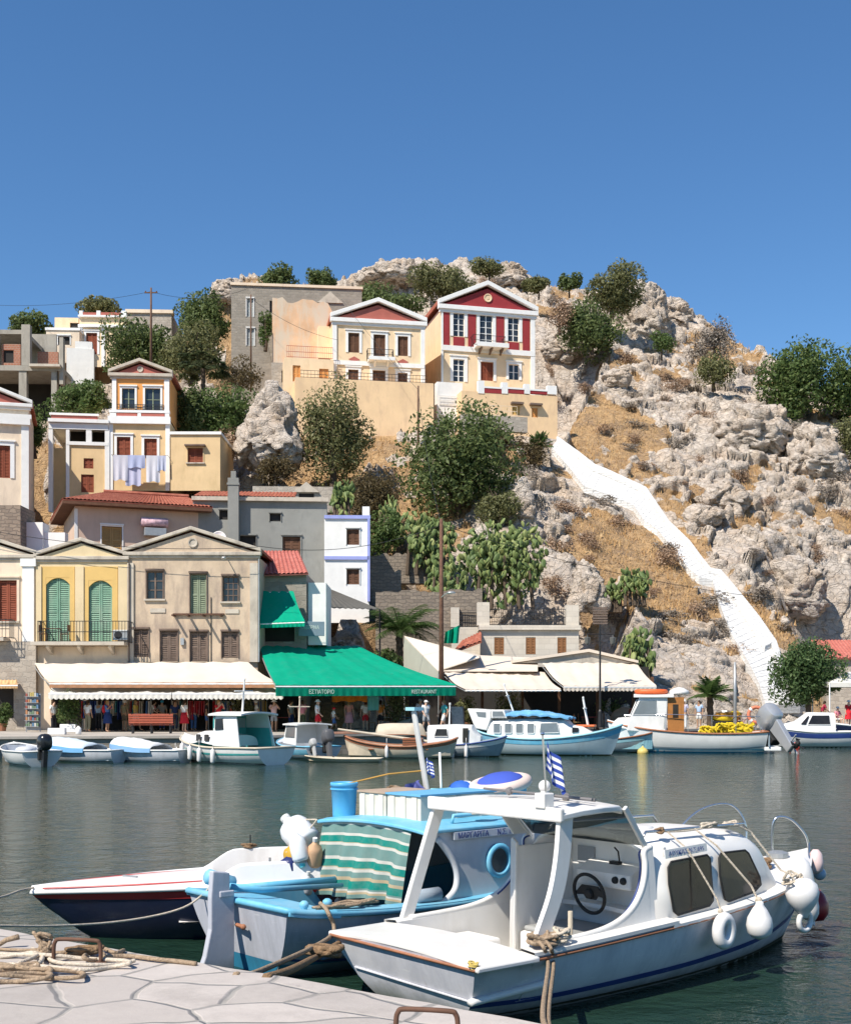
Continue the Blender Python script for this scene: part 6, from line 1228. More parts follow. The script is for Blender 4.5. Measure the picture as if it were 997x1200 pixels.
mb = MB(); mb.lathe([(.0, 0), (.26, 0), (.26, .02), (.23, .035), (0, .04)], 24, (2.95, .1, 1.345)); mb.build('roof_hatch', WDECK, WB, smooth=True)
mb = MB(); mb.lathe([(.09, 0), (.12, .03), (.12, .08), (.06, .1)], 14, (5.3, 0, .86)); mb.build('mooring_bitt', GALV, WB)
t = thing('cabin_light', 'round white globe light on the canopy roof of the white cabin motorboat', 'lamp', BOATL, BOATR); mb = MB(); mb.ball((1.36, -.36, 1.86), .055, 14, 10); mb.lathe([(.045, 1.73), (.05, 1.76), (.035, 1.82)], 12, (1.36, -.36, 0)); mb.build('globe', FENW, t, smooth=True)
t = thing('fishing_rod', 'dark fishing rods laid across the canopy roof of the white cabin motorboat', 'fishing rod', BOATL, BOATR); mb = MB()
for k, (a, b_) in enumerate((((1.34, .42, 1.80), (1.50, -.80, 1.76)), ((1.42, .5, 1.79), (1.62, -.72, 1.745)))): mb.tube([a, b_], [.011, .016], 6); mb.lathe([(.02, -.03), (.035, -.02), (.035, .02), (.02, .03)], 10, Vector(a).lerp(Vector(b_), .25 + .5 * k), (1, 0, .3))
mb.build('rod', mat('rod_grey', (.16, .15, .15), .4), t)
# flag
t = thing('national_flag', 'small blue and white striped flag with cross on a thin white pole', 'flag', BOATL, BOATR); mb = MB(); mb.tube([(1.10, -.64, 1.82), (1.08, -.62, 2.32)], .009, 6); mb.ball((1.08, -.62, 2.33), .018, 8, 6); mb.build('flag_pole', STEEL, t)
n = N('flag_cloth'); uvn = n.n('ShaderNodeUVMap'); sp_ = n.n('ShaderNodeSeparateXYZ'); n.L(uvn.outputs[0], sp_.inputs[0]); u_, v_ = sp_.outputs[0], sp_.outputs[1]
stp = n.math('LESS_THAN', n.math('MODULO', n.math('MULTIPLY', v_, 4.5), 1.0), .5); can = n.math('MULTIPLY', n.math('LESS_THAN', u_, .37), n.math('GREATER_THAN', v_, .444))
cr = n.math('MAXIMUM', n.math('COMPARE', u_, .185), n.math('COMPARE', v_, .722)); 
for nd in n.t.nodes:
 if nd.type == 'MATH' and nd.operation == 'COMPARE': nd.inputs[2].default_value = .037 if nd.inputs[1].default_value < .3 else .056
sel_ = n.mix(can, stp, n.math('SUBTRACT', 1.0, cr)); n.out(n.mix(sel_, (.74, .74, .76), (.035, .07, .33)), .8, .15); FLAG = n.m
def flag(parent, top, w_, h_, fold):
 top = Vector(top); nu, nv = 18, 12; G = []; me_uv = []
 for j in range(nv + 1):
  row = []
  for i in range(nu + 1):
   u, v = i / nu, 1 - j / nv; row.append(top + Vector((.02 + u * w_ * .34 + .02 * math.sin(u * 9 + v * 2), -.25 * u * w_ + .045 * math.sin(u * 13 + v * 3) * u, -(1 - v) * h_ - u * w_ * fold)))
  G.append(row)
 mb = MB(); mb.grid(G); o = mb.build('flag_cloth', FLAG, parent, fix=False, smooth=True); me = o.data; uv = me.uv_layers.new(name='UVMap')
 for lp in me.loops: vi = lp.vertex_index; uv.data[lp.index].uv = ((vi % (nu + 1)) / nu, 1 - (vi // (nu + 1)) / nv)
 return o
flag(t, (1.085, -.63, 2.27), .36, .24, .62)
# fenders and floats
def lbl(name, label, cat, group=None): return thing(name, label, cat, BOATL, BOATR, group)
t = lbl('ring_fender', 'white ring fender hung below the first cabin window of the white motorboat', 'fender', 'fenders on the white cabin motorboat'); mb = MB(); c = Vector((2.97, -1.06, .50)); mb.tube([c + Vector((.085 * math.cos(a), 0, .115 * math.sin(a))) for a in [2 * math.pi * i / 24 for i in range(24)]], .058, 12, True); mb.build('ring', FENW, t, smooth=True)
mb = MB(); mb.tube([(2.96, -1.05, .64), (2.95, -1.0, .78), (2.78, -.79, 1.24), (2.70, -.62, 1.39)], .009, 5); mb.build('rope', ROPEW, t); mb = MB(); mb.ball((2.955, -1.03, .68), .025, 8, 6); mb.build('knot', ROPEW, t)
def pear(t, c, r, L, ax=(0, 0, 1), eye=True):
 mb = MB(); mb.lathe([(.01, -.0), (r * .55, .02), (r * .9, L * .18), (r, L * .38), (r * .9, L * .58), (r * .55, L * .8), (r * .3, L * .92), (r * .28, L), (.01, L + .01)], 20, c, ax); return mb.build('float', FENW, t, smooth=True)
t = lbl('buoy_fender', 'white pear shaped buoy fender below the second cabin window of the motorboat', 'fender', 'fenders on the white cabin motorboat'); pear(t, (3.48, -1.08, .36), .125, .36)
mb = MB(); mb.tube([(3.48, -1.08, .70), (3.46, -1.0, .86), (3.22, -.78, 1.24), (3.12, -.60, 1.39)], .01, 5); mb.build('rope', ROPEW, t); mb = MB(); mb.ball((3.48, -1.07, .73), .035, 8, 6); mb.build('knot', ROPEW, t)
t = lbl('buoy_fender', 'largest white buoy fender with open handle eye hung at the bow', 'fender', 'fenders on the white cabin motorboat'); pear(t, (4.30, -.98, .86), .165, .40, (.10, 0, -1)); mb = MB(); mb.tube([Vector((4.36, -.98, .42)) + Vector((.10 * math.cos(a), 0, .09 * math.sin(a))) for a in [2 * math.pi * i / 20 for i in range(20)]], .028, 8, True); mb.build('eye', FENW, t, smooth=True)
mb = MB(); mb.tube([(4.30, -.95, .86), (4.22, -.80, .92), (4.0, -.6, 1.30), (3.75, -.58, 1.40)], .011, 5); mb.build('rope', ROPEW, t)
mb = MB(); rr_ = random.Random(8)
mb.tube(spline([(4.2 + rr_.uniform(-.12, .12), -.92 + rr_.uniform(-.08, .06), .86 + rr_.uniform(-.07, .08)) for _ in range(16)], 5), .012, 5); mb.build('knot', ROPEW, t)
t = lbl('long_fender', 'long white sausage fender slung from the bow of the motorboat', 'fender', 'fenders on the white cabin motorboat'); mb = MB(); mb.lathe([(.02, -.03), (.05, 0), (.085, .05), (.10, .12), (.105, .5), (.09, .6), (.05, .66), (.03, .68)], 18, (5.02, -.62, .32), (-.22, .08, 1)); mb.tube([(5.03, -.63, .30), (5.04, -.63, .25), (5.02, -.62, .28)], .02, 6); mb.build('float', FENW, t, smooth=True)
t = lbl('buoy_fender', 'dark red buoy fender hanging off the far side of the motorboat bow', 'fender'); mb = MB(); mb.lathe([(.02, 0), (.12, .02), (.17, .1), (.17, .22), (.12, .32), (.05, .38)], 18, (6.2, .15, .06), (.25, .1, 1)); mb.build('float', mat('dark_red_vinyl', (.30, .015, .02), .35, .1, 4, .45), t, smooth=True); mb = MB(); mb.tube([(6.29, .19, .43), (6.1, .1, .8), (5.9, .02, .95)], .01, 5); mb.build('rope', ROPEW, t)
t = lbl('ball_float', 'small steel blue ball float hung on the motorboat bow rail', 'float'); mb = MB(); mb.ball((5.93, -.12, .66), .07, 14, 10); mb.build('ball', mat('steel_blue_vinyl', (.30, .38, .46), .3, .1, 4, .5), t, smooth=True); mb = MB(); mb.tube([(5.93, -.12, .72), (5.9, -.04, .92)], .008, 5); mb.build('rope', ROPEW, t)
t = lbl('ball_float', 'pinkish white oblong float tied beside the steel blue ball float', 'float'); mb = MB(); mb.lathe([(.02, 0), (.07, .03), (.085, .12), (.07, .22), (.03, .27)], 14, (5.80, -.16, .68), (.1, .1, 1)); mb.build('ball', mat('pink_vinyl', (.66, .50, .48), .4), t, smooth=True)
def tangle(t, c, s_, n_, r, m, seed, name='coil'):
 rr = random.Random(seed); mb = MB(); pts = []
 for i in range(n_): a = i * 1.9 + rr.uniform(-.5, .5); pts.append((c[0] + s_[0] * math.cos(a) * rr.uniform(.5, 1), c[1] + s_[1] * math.sin(a) * rr.uniform(.5, 1), c[2] + s_[2] * rr.uniform(0, 1)))
 mb.tube(spline(pts, 8), r, 6); return mb.build(name, m, t, smooth=True)
t = lbl('rope_coil', 'brown rope coil heaped on the foredeck of the white motorboat', 'rope'); tangle(t, (4.75, -.08, .80), (.26, .22, .12), 26, .02, ROPED, 3)
t = lbl('rope_coil', 'pale rope knotted around the starboard handrail of the white motorboat', 'rope'); tangle(t, (3.35, -.60, 1.38), (.14, .05, .06), 16, .012, ROPEW, 4); tangle(t, (2.62, -.60, 1.38), (.06, .04, .05), 10, .012, ROPED, 5, 'knot'); tangle(t, (3.8, -.5, 1.36), (.14, .1, .05), 14, .012, ROPEW, 6, 'knot')
mb = MB(); mb.tube(sag((2.62, -.60, 1.4), (3.35, -.61, 1.4), .02) + sag((3.35, -.6, 1.4), (3.8, -.55, 1.38), .02), .009, 5); mb.build('line', ROPEW, t)
# white half-round fender on the quarter, yellow lashing
mb = MB(); p0, p1 = H.pt(.005, .72, -1, .03), H.pt(xT(.85), .80, -1, .03); mb.tube([p0 + Vector((-.06, 0, 0)), p0, p1], .032, 8); mb.build('rub_bar', BW, WB, smooth=True); mb = MB(); p0, p1 = H.pt(.0, .72, -1, 0), H.pt(0, .72, 1, 0); mb.tube([p0 + Vector((-.015, .0, 0)), p1 + Vector((-.015, -.06, .02))], .008, 5); mb.build('transom_strake', WHULL, WB)
t = lbl('lashing', 'frayed yellow straw coloured lashing on the near stern corner of the motorboat', 'rope'); tangle(t, (.02, -.94, .50), (.05, .06, .09), 22, .006, mat('yellow_straw', (.55, .42, .12), .9), 9)
def W(a, b_, z): return Matrix.Translation(BOATL) @ Matrix.Rotation(BOATR, 4, 'Z') @ Vector((a, b_, z))
def rope(label, pts, r, m, n_=8, name='mooring_rope', twist=True, group='mooring ropes'):
 P_ = spline(pts, n_) if len(pts) > 2 else [Vector(p) for p in pts]; c = P_[0].copy(); mb = MB(); mb.tube([p - c for p in P_], r, 7); o = mb.build(name, m, None, smooth=True); o.location = c; return tag(o, label, 'rope', group)
q0 = W(.72, -.90, .66)
t = lbl('rope_coil', 'tangle of old rope around the near side cleat of the white motorboat', 'rope'); tangle(t, (.80, -.90, .62), (.16, .12, .10), 34, .017, ROPE, 11); tangle(t, (1.0, -.92, .63), (.12, .08, .1), 20, .014, ROPEW, 12, 'loop')
rope('doubled pale mooring rope from the motorboat cleat to the quay, left strand', [q0 + Vector((0, .02, .02)), W(.70, -1.02, .62), W(.69, -1.08, .50), on_z(657, 1210, 1.02) + Vector((0, .9, -.16)), on_z(657, 1216, 1.03)], .017, ROPE); rope('doubled pale mooring rope from the motorboat cleat to the quay, right strand', [q0 + Vector((.06, .02, .02)), W(.77, -1.03, .61), W(.75, -1.08, .48), on_z(664, 1210, 1.02) + Vector((0, .9, -.18)), on_z(663, 1216, 1.03)], .016, ROPE)
# ================================================================ the pale blue fishing boat
ML, MR = Vector((-1.83, 11.905, 0)), R(42)
MBo = thing('fishing_boat', 'grey and sky blue fishing boat with striped curtain over its cabin opening', 'boat', ML, MR)
H = Hull([(0, .85, .62, .69, -.22, .25), (.35, .90, .70, .64, -.28, .15), (1.2, .95, .82, .58, -.32, 0), (2.3, .98, .86, .56, -.34, 0), (3.4, .94, .78, .62, -.34, 0), (4.5, .76, .5, .74, -.32, -.12), (5.4, .42, .2, .92, -.28, -.35), (6.0, .03, .015, 1.08, -.15, -.6)])
MHULL = mat('grey_painted_planks', (.47, .48, .53), .5, .09, 2.2, .3, stain=(.29, .30, .33), sa=(.46, .7), bump=.15, bs=10)
MHULL = scuffed('scuffed_grey_hull', (.47, .48, .53), (.31, .32, .35), (.33, .27, .22), (.62, .62, .62))
H.shell(50, 12).build('hull', MHULL, MBo, auto=50); H.rail(.035, .015, .0, 50).build('rubbing_rail', BBLUE, MBo, smooth=True); H.ribbon(.62, .645, .006, 40, .02, .95).build('stripe', BDBLUE, MBo, fix=False); H.ribbon(-.3, .14, .005, byz=True).build('waterline_band', BANTI, MBo, fix=False)
mb = MB(); G = [[H.pt(0, q, sd, 0) for q in (.05, .3, H.qz(0, .16))] for sd in (1, -1)]; mb.grid([[p + Vector((-.006, 0, 0)) for p in r] for r in G]); mb.build('transom_band', BANTI, MBo, fix=False)
H.deck(0, H.tx(.55), -.04, .0, .03, 6, 8, .05).build('aft_deck', BBLUE, MBo, auto=40, bevel=.01); H.deck(H.tx(3.9), 1, 0, .0, .08, 14, 8, .04).build('foredeck', BBLUE, MBo, auto=40)
mb = MB()
for sd in (1, -1):
 G = []
 for i in range(19): x, bg, *_r = H.at(H.tx(.5 + 3.5 * i / 18)); zg = _r[1]; G.append([Vector((x, sd * (bg + .04), zg - .02)), Vector((x, sd * (bg + .04), zg + .03)), Vector((x, sd * (bg - .16), zg + .035)), Vector((x, sd * (bg - .2), .15))])
 mb.grid(G)
mb.build('side_deck', BBLUE, MBo, auto=35); mb = MB(); mb.grid([[Vector((x, .76 * s_, .16)) for s_ in (-1, 1)] for x in (.45, 3.9)]); mb.build('cockpit_sole', mat('shade_dark_sole', (.07, .05, .04), .9), MBo)  # sole coloured dark brown to give the shade inside the cabin
# rudder
mb = MB(); mb.prism([(-.03, -.035, -.2), (-.03, -.035, .78), (-.08, -.035, .79), (-.08, -.035, .97), (-.27, -.035, 1.0), (-.29, -.035, .75), (-.29, -.035, .45), (-.35, -.035, .2), (-.44, -.035, -.02), (-.46, -.035, -.2)], (0, .07, 0)); mb.build('rudder', MHULL, MBo, bevel=.012)
mb = MB(); mb.box(-.2, -.04, -.05, .05, .74, .80); mb.build('rudder_cap', MHULL, MBo, bevel=.01); mb = MB(); mb.tube([(.0, -.02, .46), (-.01, -.10, .46), (-.02, -.17, .46)], .02, 6); mb.ball((-.02, -.17, .46), .028, 10, 8); mb.build('rudder_pin', BBROWN, MBo)
mb = MB(); mb.tube([(-.02, .06, .82), (.3, .0, .76), (1.5, .25, .66)], [.035, .03, .025], 8); mb.build('tiller', BBLUE, MBo, smooth=True)
t = thing('oar', 'sky blue oar laid along the stern of the striped curtain boat', 'oar', ML, MR); mb = MB(); mb.tube([(.35, .60, .70), (1.60, .50, .68)], .04, 8); mb.lathe([(.05, 0), (.075, .02), (.08, .3), (.05, .33)], 12, (.40, .62, .74), (-1, .25, .35)); mb.build('shaft', BBLUE, t, smooth=True)
# cabin
CG = mat('grey_white_cabin_paint', (.58, .59, .61), .5, .06, 2.5, .3, stain=(.46, .47, .49), sa=(.5, .75))
cz = lambda a: 1.30 + .0 * a
for sd in (1, -1):
 edge = [(1.78, 1.28), (1.92, 1.16), (2.06, .98), (2.11, .82), (2.07, .68), (1.92, .585), (1.75, .56)]
 E_ = spline([(a, 0, z) for a, z in edge], 5); out = [Vector((p.x, sd * (.90 - .06 * (p.z - .55)), p.z)) for p in E_]; fw = [Vector((3.75, sd * (.84 - .06 * (p.z - .55)), p.z)) for p in E_]
 mb = MB(); mb.slab([out, [a.lerp(b_, .5) + Vector((0, sd * .02, 0)) for a, b_ in zip(out, fw)], fw], (0, -sd * .04, 0)); o = mb.build('cabin_side', CG, MBo, auto=40); mb = MB(); mb.tube([p + Vector((-.01, 0, 0)) for p in out[3:]], .035, 8); mb.build('edge_moulding', CG, o, smooth=True)
 y = .885; ph = bpy.data.objects.new('porthole', None); col.objects.link(ph); ph.parent = MBo; ph.location = (2.70, sd * y, .93); ph.scale.y = sd
 mb = MB(); mb.lathe([(.13, -.02), (.18, -.015), (.185, .025), (.15, .04), (.13, .03), (.13, -.02)], 24, (0, 0, 0), (0, 1, 0), cap=False); mb.build('rim', BBLUE, ph, smooth=True); mb = MB(); mb.lathe([(.0, .004), (.135, .004), (.135, -.01)], 20, (0, 0, 0), (0, 1, 0)); mb.build('glass', mat('murky_pane', (.10, .11, .105), .1, .3, 6, .6), ph)
mb = MB(); mb.box(3.70, 3.76, -.80, .80, .55, 1.3); mb.build('cabin_front', CG, MBo)
G = [[Vector((a, .905 * (j / 8 - 1), 1.315 + dz + .06 * (1 - (j / 8 - 1) ** 2))) for j in range(17)] for a, dz in ((1.66, -.02), (1.8, .0), (2.6, .0), (3.5, .0), (3.9, -.02))]
mb = MB(); mb.slab(G, (0, 0, -.04)); mb.build('cabin_roof', BBLUE, MBo, auto=40, bevel=.012)
nb = MB(); nb.box(2.04, 3.02, -.905, -.88, 1.19, 1.275); o = nb.build('name_board', CG, MBo, bevel=.008); text('ΜΑΡΓΑΡΙΤΑ', .085, (2.09, -.909, 1.203), (R(90), 0, 0), BDBLUE, o, ext=.002, sx=.92); text('Ν.Σ. 10', .085, (2.66, -.909, 1.203), (R(90), 0, 0), BDBLUE, o, ext=.002, sx=.92)
for sd in (-1, 1): rodpath(MBo, [(2.2, sd * .7, 1.33), (2.2, sd * .72, 1.42), (3.5, sd * .70, 1.42), (3.5, sd * .68, 1.33)], .02, 'roof_rail', BBLUE)
# striped curtain
n = N('striped_curtain'); uvn = n.n('ShaderNodeUVMap'); sp_ = n.n('ShaderNodeSeparateXYZ'); n.L(uvn.outputs[0], sp_.inputs[0])
T1, T2, T3, T4 = (.010, .235, .19), (.15, .27, .25), (.60, .58, .52), (.48, .38, .24)
stops = [(0, T2), (.04, T2), (.05, T4), (.075, T3), (.10, T2), (.125, T1), (.215, T1), (.22, T4), (.265, T2), (.33, T2), (.335, T3), (.375, T4), (.385, T1), (.475, T1), (.48, T3), (.52, T2), (.66, T2), (.665, T3), (.70, T4), (.71, T1), (.79, T1), (.795, T3), (.83, T2), (.93, T2), (.94, T3), (.965, T1)]
ba = [stops[i] for i in range(len(stops))]
r1 = n.ramp(sp_.outputs[1], [(p, c) for p, c in ba], 'CONSTANT'); fc = n.mix(n.ramp(n.noise(7, 6, .7), [(.4, 0), (.75, .3)]), r1, (.32, .36, .32)); n.out(fc, .9, .1)
t_ = n.n('ShaderNodeBsdfTranslucent'); n.L(fc, t_.inputs[0]); ms = n.n('ShaderNodeMixShader'); ms.inputs[0].default_value = .12; o_ = n.t.nodes['Material Output']; n.L(n.b.outputs[0], ms.inputs[1]); n.L(t_.outputs[0], ms.inputs[2]); n.L(ms.outputs[0], o_.inputs[0])
t = thing('curtain', 'green and cream striped curtain hung across the aft opening of the blue boat cabin', 'curtain', ML, MR); nu, nv = 40, 26; G = []
for j in range(nv + 1):
 v = j / nv; row = []
 for i in range(nu + 1):
  u = i / nu; y = .84 + (-.64 - .84) * u; y += .12 * v * (1 - u) + .10 * v * u * (1 - v * .2); z = 1.29 + .05 * (1 - (u * 2 - 1) ** 2) - .80 * v - .03 * math.sin(u * 5) * v
  row.append(Vector((1.70 - .10 * v + .035 * math.sin(u * 31 + v * 2) * (.35 + v) + .03 * math.sin(u * 13 - 2 * v) * v, y, z)))
 G.append(row)
mb = MB(); mb.grid(G); o = mb.build('cloth', n.m, t, fix=False, smooth=True); uv = o.data.uv_layers.new(name='UVMap')
for lp in o.data.loops: vi = lp.vertex_index; uv.data[lp.index].uv = ((vi % (nu + 1)) / nu, 1 - (vi // (nu + 1)) / nv)
mb = MB(); mb.tube([(1.70, .86, 1.30), (1.70, .1, 1.345), (1.70, -.66, 1.30)], .012, 6); mb.build('curtain_rod', GALV, t)
# gear on the roof and stern
def mt(name, label, cat, group=None): return thing(name, label, cat, ML, MR, group)
for k, (b0, b1_, lb) in enumerate(((.10, .56, 'white wooden fish crate on the blue boat roof, left one beside the bucket'), (-.46, .08, 'white wooden fish crate with blue lid on the blue boat roof, right one'))):
 t = mt('fish_crate', lb, 'crate', 'fish crates on the blue boat roof'); a0, a1 = 1.98, 2.62 + .45 * k; z0, z1 = 1.35, 1.61; mb = MB(); mb.box(a0, a1, b0, b1_, z0, z1); mb.build('box', mat('white_crate_wood', (.62, .58, .50), .8, .12, 4, .2, stain=(.48, .43, .35)), t, bevel=.008)
 for q in range(3):
  y = b0 + (b1_ - b0) * (q + .5) / 3; mb = MB(); mb.box(a0 - .012, a0 + .0, y - .04, y + .04, z0 + .01, z1 - .01); mb.build('batten', mat('pale_batten', (.60, .47, .30) if q == 0 and k else (.62, .58, .50), .8), t)
  x = a0 + (a1 - a0) * (q + .5) / 3
  if k: mb = MB(); mb.box(x - .035, x + .035, b0 - .012, b0, z0 + .01, z1 - .01); mb.build('batten', mat('grey_batten', (.45, .48, .46), .8), t)
 mb = MB(); mb.box(a0 - .02, a1 + .02, b0 - .02, b1_ + .01, z1 + .002, z1 + .022); mb.build('lid', mat('crate_lid_%d' % k, (.14, .38, .58) if k else (.40, .30, .22), .7), t)
t = mt('bucket', 'tall sky blue plastic bucket standing on the blue boat roof', 'bucket'); mb = MB(); mb.lathe([(.0, 0), (.125, 0), (.128, .02), (.145, .34), (.155, .345), (.155, .38), (.145, .385), (.14, .37), (.12, .03), (0, .03)], 24, (1.93, .76, 1.325)); mb.build('body', mat('blue_plastic', (.10, .40, .66), .4, .06, 4, .4), t, smooth=True); mb = MB(); mb.lathe([(.150, .30), (.156, .305), (.156, .315), (.150, .32)], 24, (1.93, .76, 1.325)); mb.build('rim_band', mat('blue_plastic', (.10, .40, .66)), t)
t = mt('float', 'orange red plastic float next to the blue bucket', 'float'); mb = MB(); mb.lathe([(.02, 0), (.05, .02), (.055, .14), (.03, .2)], 12, (1.92, .83, 1.33)); mb.build('body', mat('faded_red_plastic', (.55, .18, .12), .5), t, smooth=True)
JUG = mat('translucent_jug', (.72, .73, .74), .3, .06, 5, .45)
for k, (c, r, L, ax, lb, m_, cap) in enumerate((((1.60, .98, 1.02), .18, .42, (-.15, .75, .6), 'largest white plastic jug float hung at the blue boat cabin corner', JUG, None), ((1.42, .86, .86), .095, .33, (-.1, .25, 1), 'smaller white plastic jug float with turquoise cap below the largest jug', JUG, (.10, .55, .60)), ((1.58, .84, .80), .085, .30, (-.2, -.3, 1), 'tan plastic jug float beside the striped curtain', mat('tan_plastic', (.55, .34, .20), .5), None), ((1.46, 1.02, .80), .12, .24, (0, .3, 1), 'mustard yellow jug float hanging over the navy one', mat('mustard_plastic', (.50, .29, .03), .5), None), ((1.38, 1.0, .70), .115, .22, (0, .2, 1), 'navy blue jug float hanging lowest by the striped curtain', mat('navy_plastic', (.02, .03, .12), .4), None), ((1.46, .84, .50), .07, .22, (0, -.2, 1), 'small grey white bottle float under the tan jug', mat('grey_plastic', (.50, .52, .53), .5), None))):
 t = mt('jug_float', lb, 'float', 'jug floats hung on the blue boat'); mb = MB(); mb.lathe([(.0, 0), (r * .85, .01), (r, .04), (r, L * .62), (r * .85, L * .78), (r * .35, L * .92), (r * .28, L), (0, L)], 16, c, ax); mb.build('bottle', m_, t, smooth=True); axv = Vector(ax).normalized(); mb = MB(); mb.lathe([(0, 0), (r * .32, 0), (r * .32, .04), (0, .04)], 12, Vector(c) + (axv * (L + .0) if not cap else axv * -.02), ax if not cap else tuple(-x for x in ax)); mb.build('cap', mat('jug_cap_%d' % k, cap or (.6, .6, .58), .5), t)
 if k in (0, 4): mb = MB(); mb.tube([Vector(c) + axv * L, (1.66, .9, 1.30)], .009, 5); mb.build('string', ROPEW, t)
t = mt('tarpaulin', 'purple blue tarpaulin bundle hung over the forward rail of the blue boat', 'tarpaulin'); G = [[Vector((2.85 + .05 * math.sin(i * 1.3 + j), .86 - .46 * i / 12, 1.36 + .33 * math.sin(math.pi * (.15 + .7 * i / 12)) * (1 - j / 6) + .02 * math.sin(i + j * 2))) for i in range(13)] for j in range(7)]; mb = MB(); mb.slab(G, (.04, 0, 0)); mb.build('sheet', mat('purple_blue_tarp', (.10, .11, .30), .8, .15, 4), t, auto=60)
t = mt('net_bundle', 'brown net bundle at the left of the purple blue tarpaulin', 'fishing net'); mb = MB(); mb.ball((2.8, .90, 1.46), (.12, .12, .17), 14, 9); mb.build('net', mat('brown_net', (.27, .20, .14), .95, .3, 20, .1, 0, .8, 40), t, smooth=True); tangle(t, (2.8, .90, 1.36), (.11, .11, .26), 22, .012, ROPED, 21, 'strands')
t = mt('tarpaulin', 'bright blue folded tarpaulin behind the cyan tub on the blue boat', 'tarpaulin'); mb = MB(); mb.ball((3.35, .36, 1.52), (.16, .2, .17), 16, 8); mb.build('bundle', mat('bright_blue_tarp', (.03, .12, .45), .7, .15, 4), t, smooth=True)
t = mt('tub', 'pale cyan plastic tub on the forward part of the blue boat roof', 'tub'); mb = MB(); mb.hexa([(2.95, .02, 1.36), (3.25, .02, 1.36), (3.25, .38, 1.36), (2.95, .38, 1.36), (2.92, -.01, 1.60), (3.28, -.01, 1.60), (3.28, .41, 1.60), (2.92, .41, 1.60)]); mb.build('body', mat('cyan_plastic', (.28, .62, .68), .4), t, bevel=.02); mb = MB(); mb.tube([(2.92, -.01, 1.60), (3.28, -.01, 1.60), (3.28, .41, 1.60), (2.92, .41, 1.60)], .014, 6, True); mb.build('rim', mat('cyan_plastic', (.28, .62, .68), .4), t)
t = mt('plastic_bag', 'crumpled white plastic sheet beside the cyan tub', 'plastic sheet'); rr_ = random.Random(6); G = [[Vector((3.3 + .30 * i / 6, .02 + .3 * j / 6, 1.46 + rr_.uniform(.0, .18) + .06 * math.sin(i))) for i in range(7)] for j in range(7)]; mb = MB(); mb.slab(G, (0, 0, -.02)); mb.build('sheet', JUG, t)
t = mt('lifebuoy', 'lifebuoy covered with blue canvas lying on the bow of the blue boat', 'lifebuoy'); c = Vector((3.55, -.08, 1.66)); mb = MB(); mb.tube([c + Vector((.30 * math.cos(a), .30 * math.sin(a), .06 * math.cos(a))) for a in [2 * math.pi * i / 28 for i in range(28)]], .065, 10, True); mb.build('ring', mat('pale_lifebuoy', (.62, .50, .44), .6), t, smooth=True); mb = MB(); mb.lathe([(0, .12), (.16, .11), (.25, .07), (.28, .03), (0, .02)], 24, c, (-.2, 0, 1)); mb.build('canvas', mat('royal_blue_canvas', (.05, .09, .42), .8), t, smooth=True); mb = MB(); mb.box(3.35, 3.75, -.3, .12, 1.36, 1.62); mb.build('hatch_box', BBLUE, t)
mb = MB(); mb.bar((2.95, .45, 1.3), (3.05, .86, 2.50), .04, .075); mb.build('mast', mat('grey_mast', (.50, .50, .48), .6), MBo, bevel=.01); mb = MB(); mb.box(2.99, 3.13, .78, .94, 2.50, 2.54); mb.build('mast_cap', BCYAN, MBo); rodpath(MBo, [(3.1, .42, 1.3), (3.08, .44, 2.02)], .014, 'antenna', BW)
t = mt('national_flag', 'furled blue and white flag wrapped on the blue boat mast', 'flag'); flag(t, (2.99, .60, 1.98), .18, .14, .7)
t = mt('rope_coil', 'grey rope tangle on the quarter of the blue boat', 'rope'); tangle(t, (.75, -.80, .645), (.42, .12, .05), 24, .013, ROPE, 31); tangle(t, (2.6, -.72, 1.42), (.16, .07, .05), 18, .012, ROPEW, 33, 'knot')
for x, y in ((.26, -.76), (.50, -.80)): mb = MB(); mb.lathe([(.035, 0), (.03, .08), (.045, .1), (.045, .13), (.02, .15)], 10, (x, y, .60)); mb.build('bollard', BBLUE, MBo, smooth=True)
t = mt('roll_fender', 'grey rolled mat fender on the blue side deck below the curtain', 'fender'); mb = MB(); mb.lathe([(.02, 0), (.07, .01), (.075, .3), (.02, .31)], 12, (1.55, -.86, .66), (1, -.05, 0)); mb.build('roll', mat('grey_mat', (.28, .33, .38), .9), t, smooth=True)
mb = MB(); mb.tube([(1.95, .74, 1.69), (2.5, .68, 1.78), (3.0, .66, 1.80)], .01, 5); o = mb.build('cord', mat('orange_cord', (.6, .33, .08), .8), None); o.parent = None; o.location = ML; o.rotation_euler = (0, 0, MR); tag(o, 'thin orange cord stretched from the blue bucket to the mast', 'cord')
def M_(a, b_, z): return Matrix.Translation(ML) @ Matrix.Rotation(MR, 4, 'Z') @ Vector((a, b_, z))
rope('grey mooring rope from the blue boat quarter down to the quay edge', [M_(.40, -.82, .72), M_(.36, -.99, .66), M_(.2, -1.25, .50), on_z(300, 1132, .96) + Vector((0, .35, -.1)), on_z(276, 1143, 1.0)], .02, ROPE)
rope('thick brown mooring rope with knot between the white motorboat stern and the quay', [W(.05, .90, .45), on_z(370, 1122, .55), on_z(335, 1140, .95) + Vector((0, .3, -.05)), on_z(312, 1146, 1.0)], .028, ROPED)
t = thing('rope_knot', 'big brown knot in the thick mooring rope behind the white motorboat stern', 'rope', on_z(381, 1121, .55)); tangle(t, (0, 0, 0), (.16, .10, .08), 26, .024, ROPED, 41)
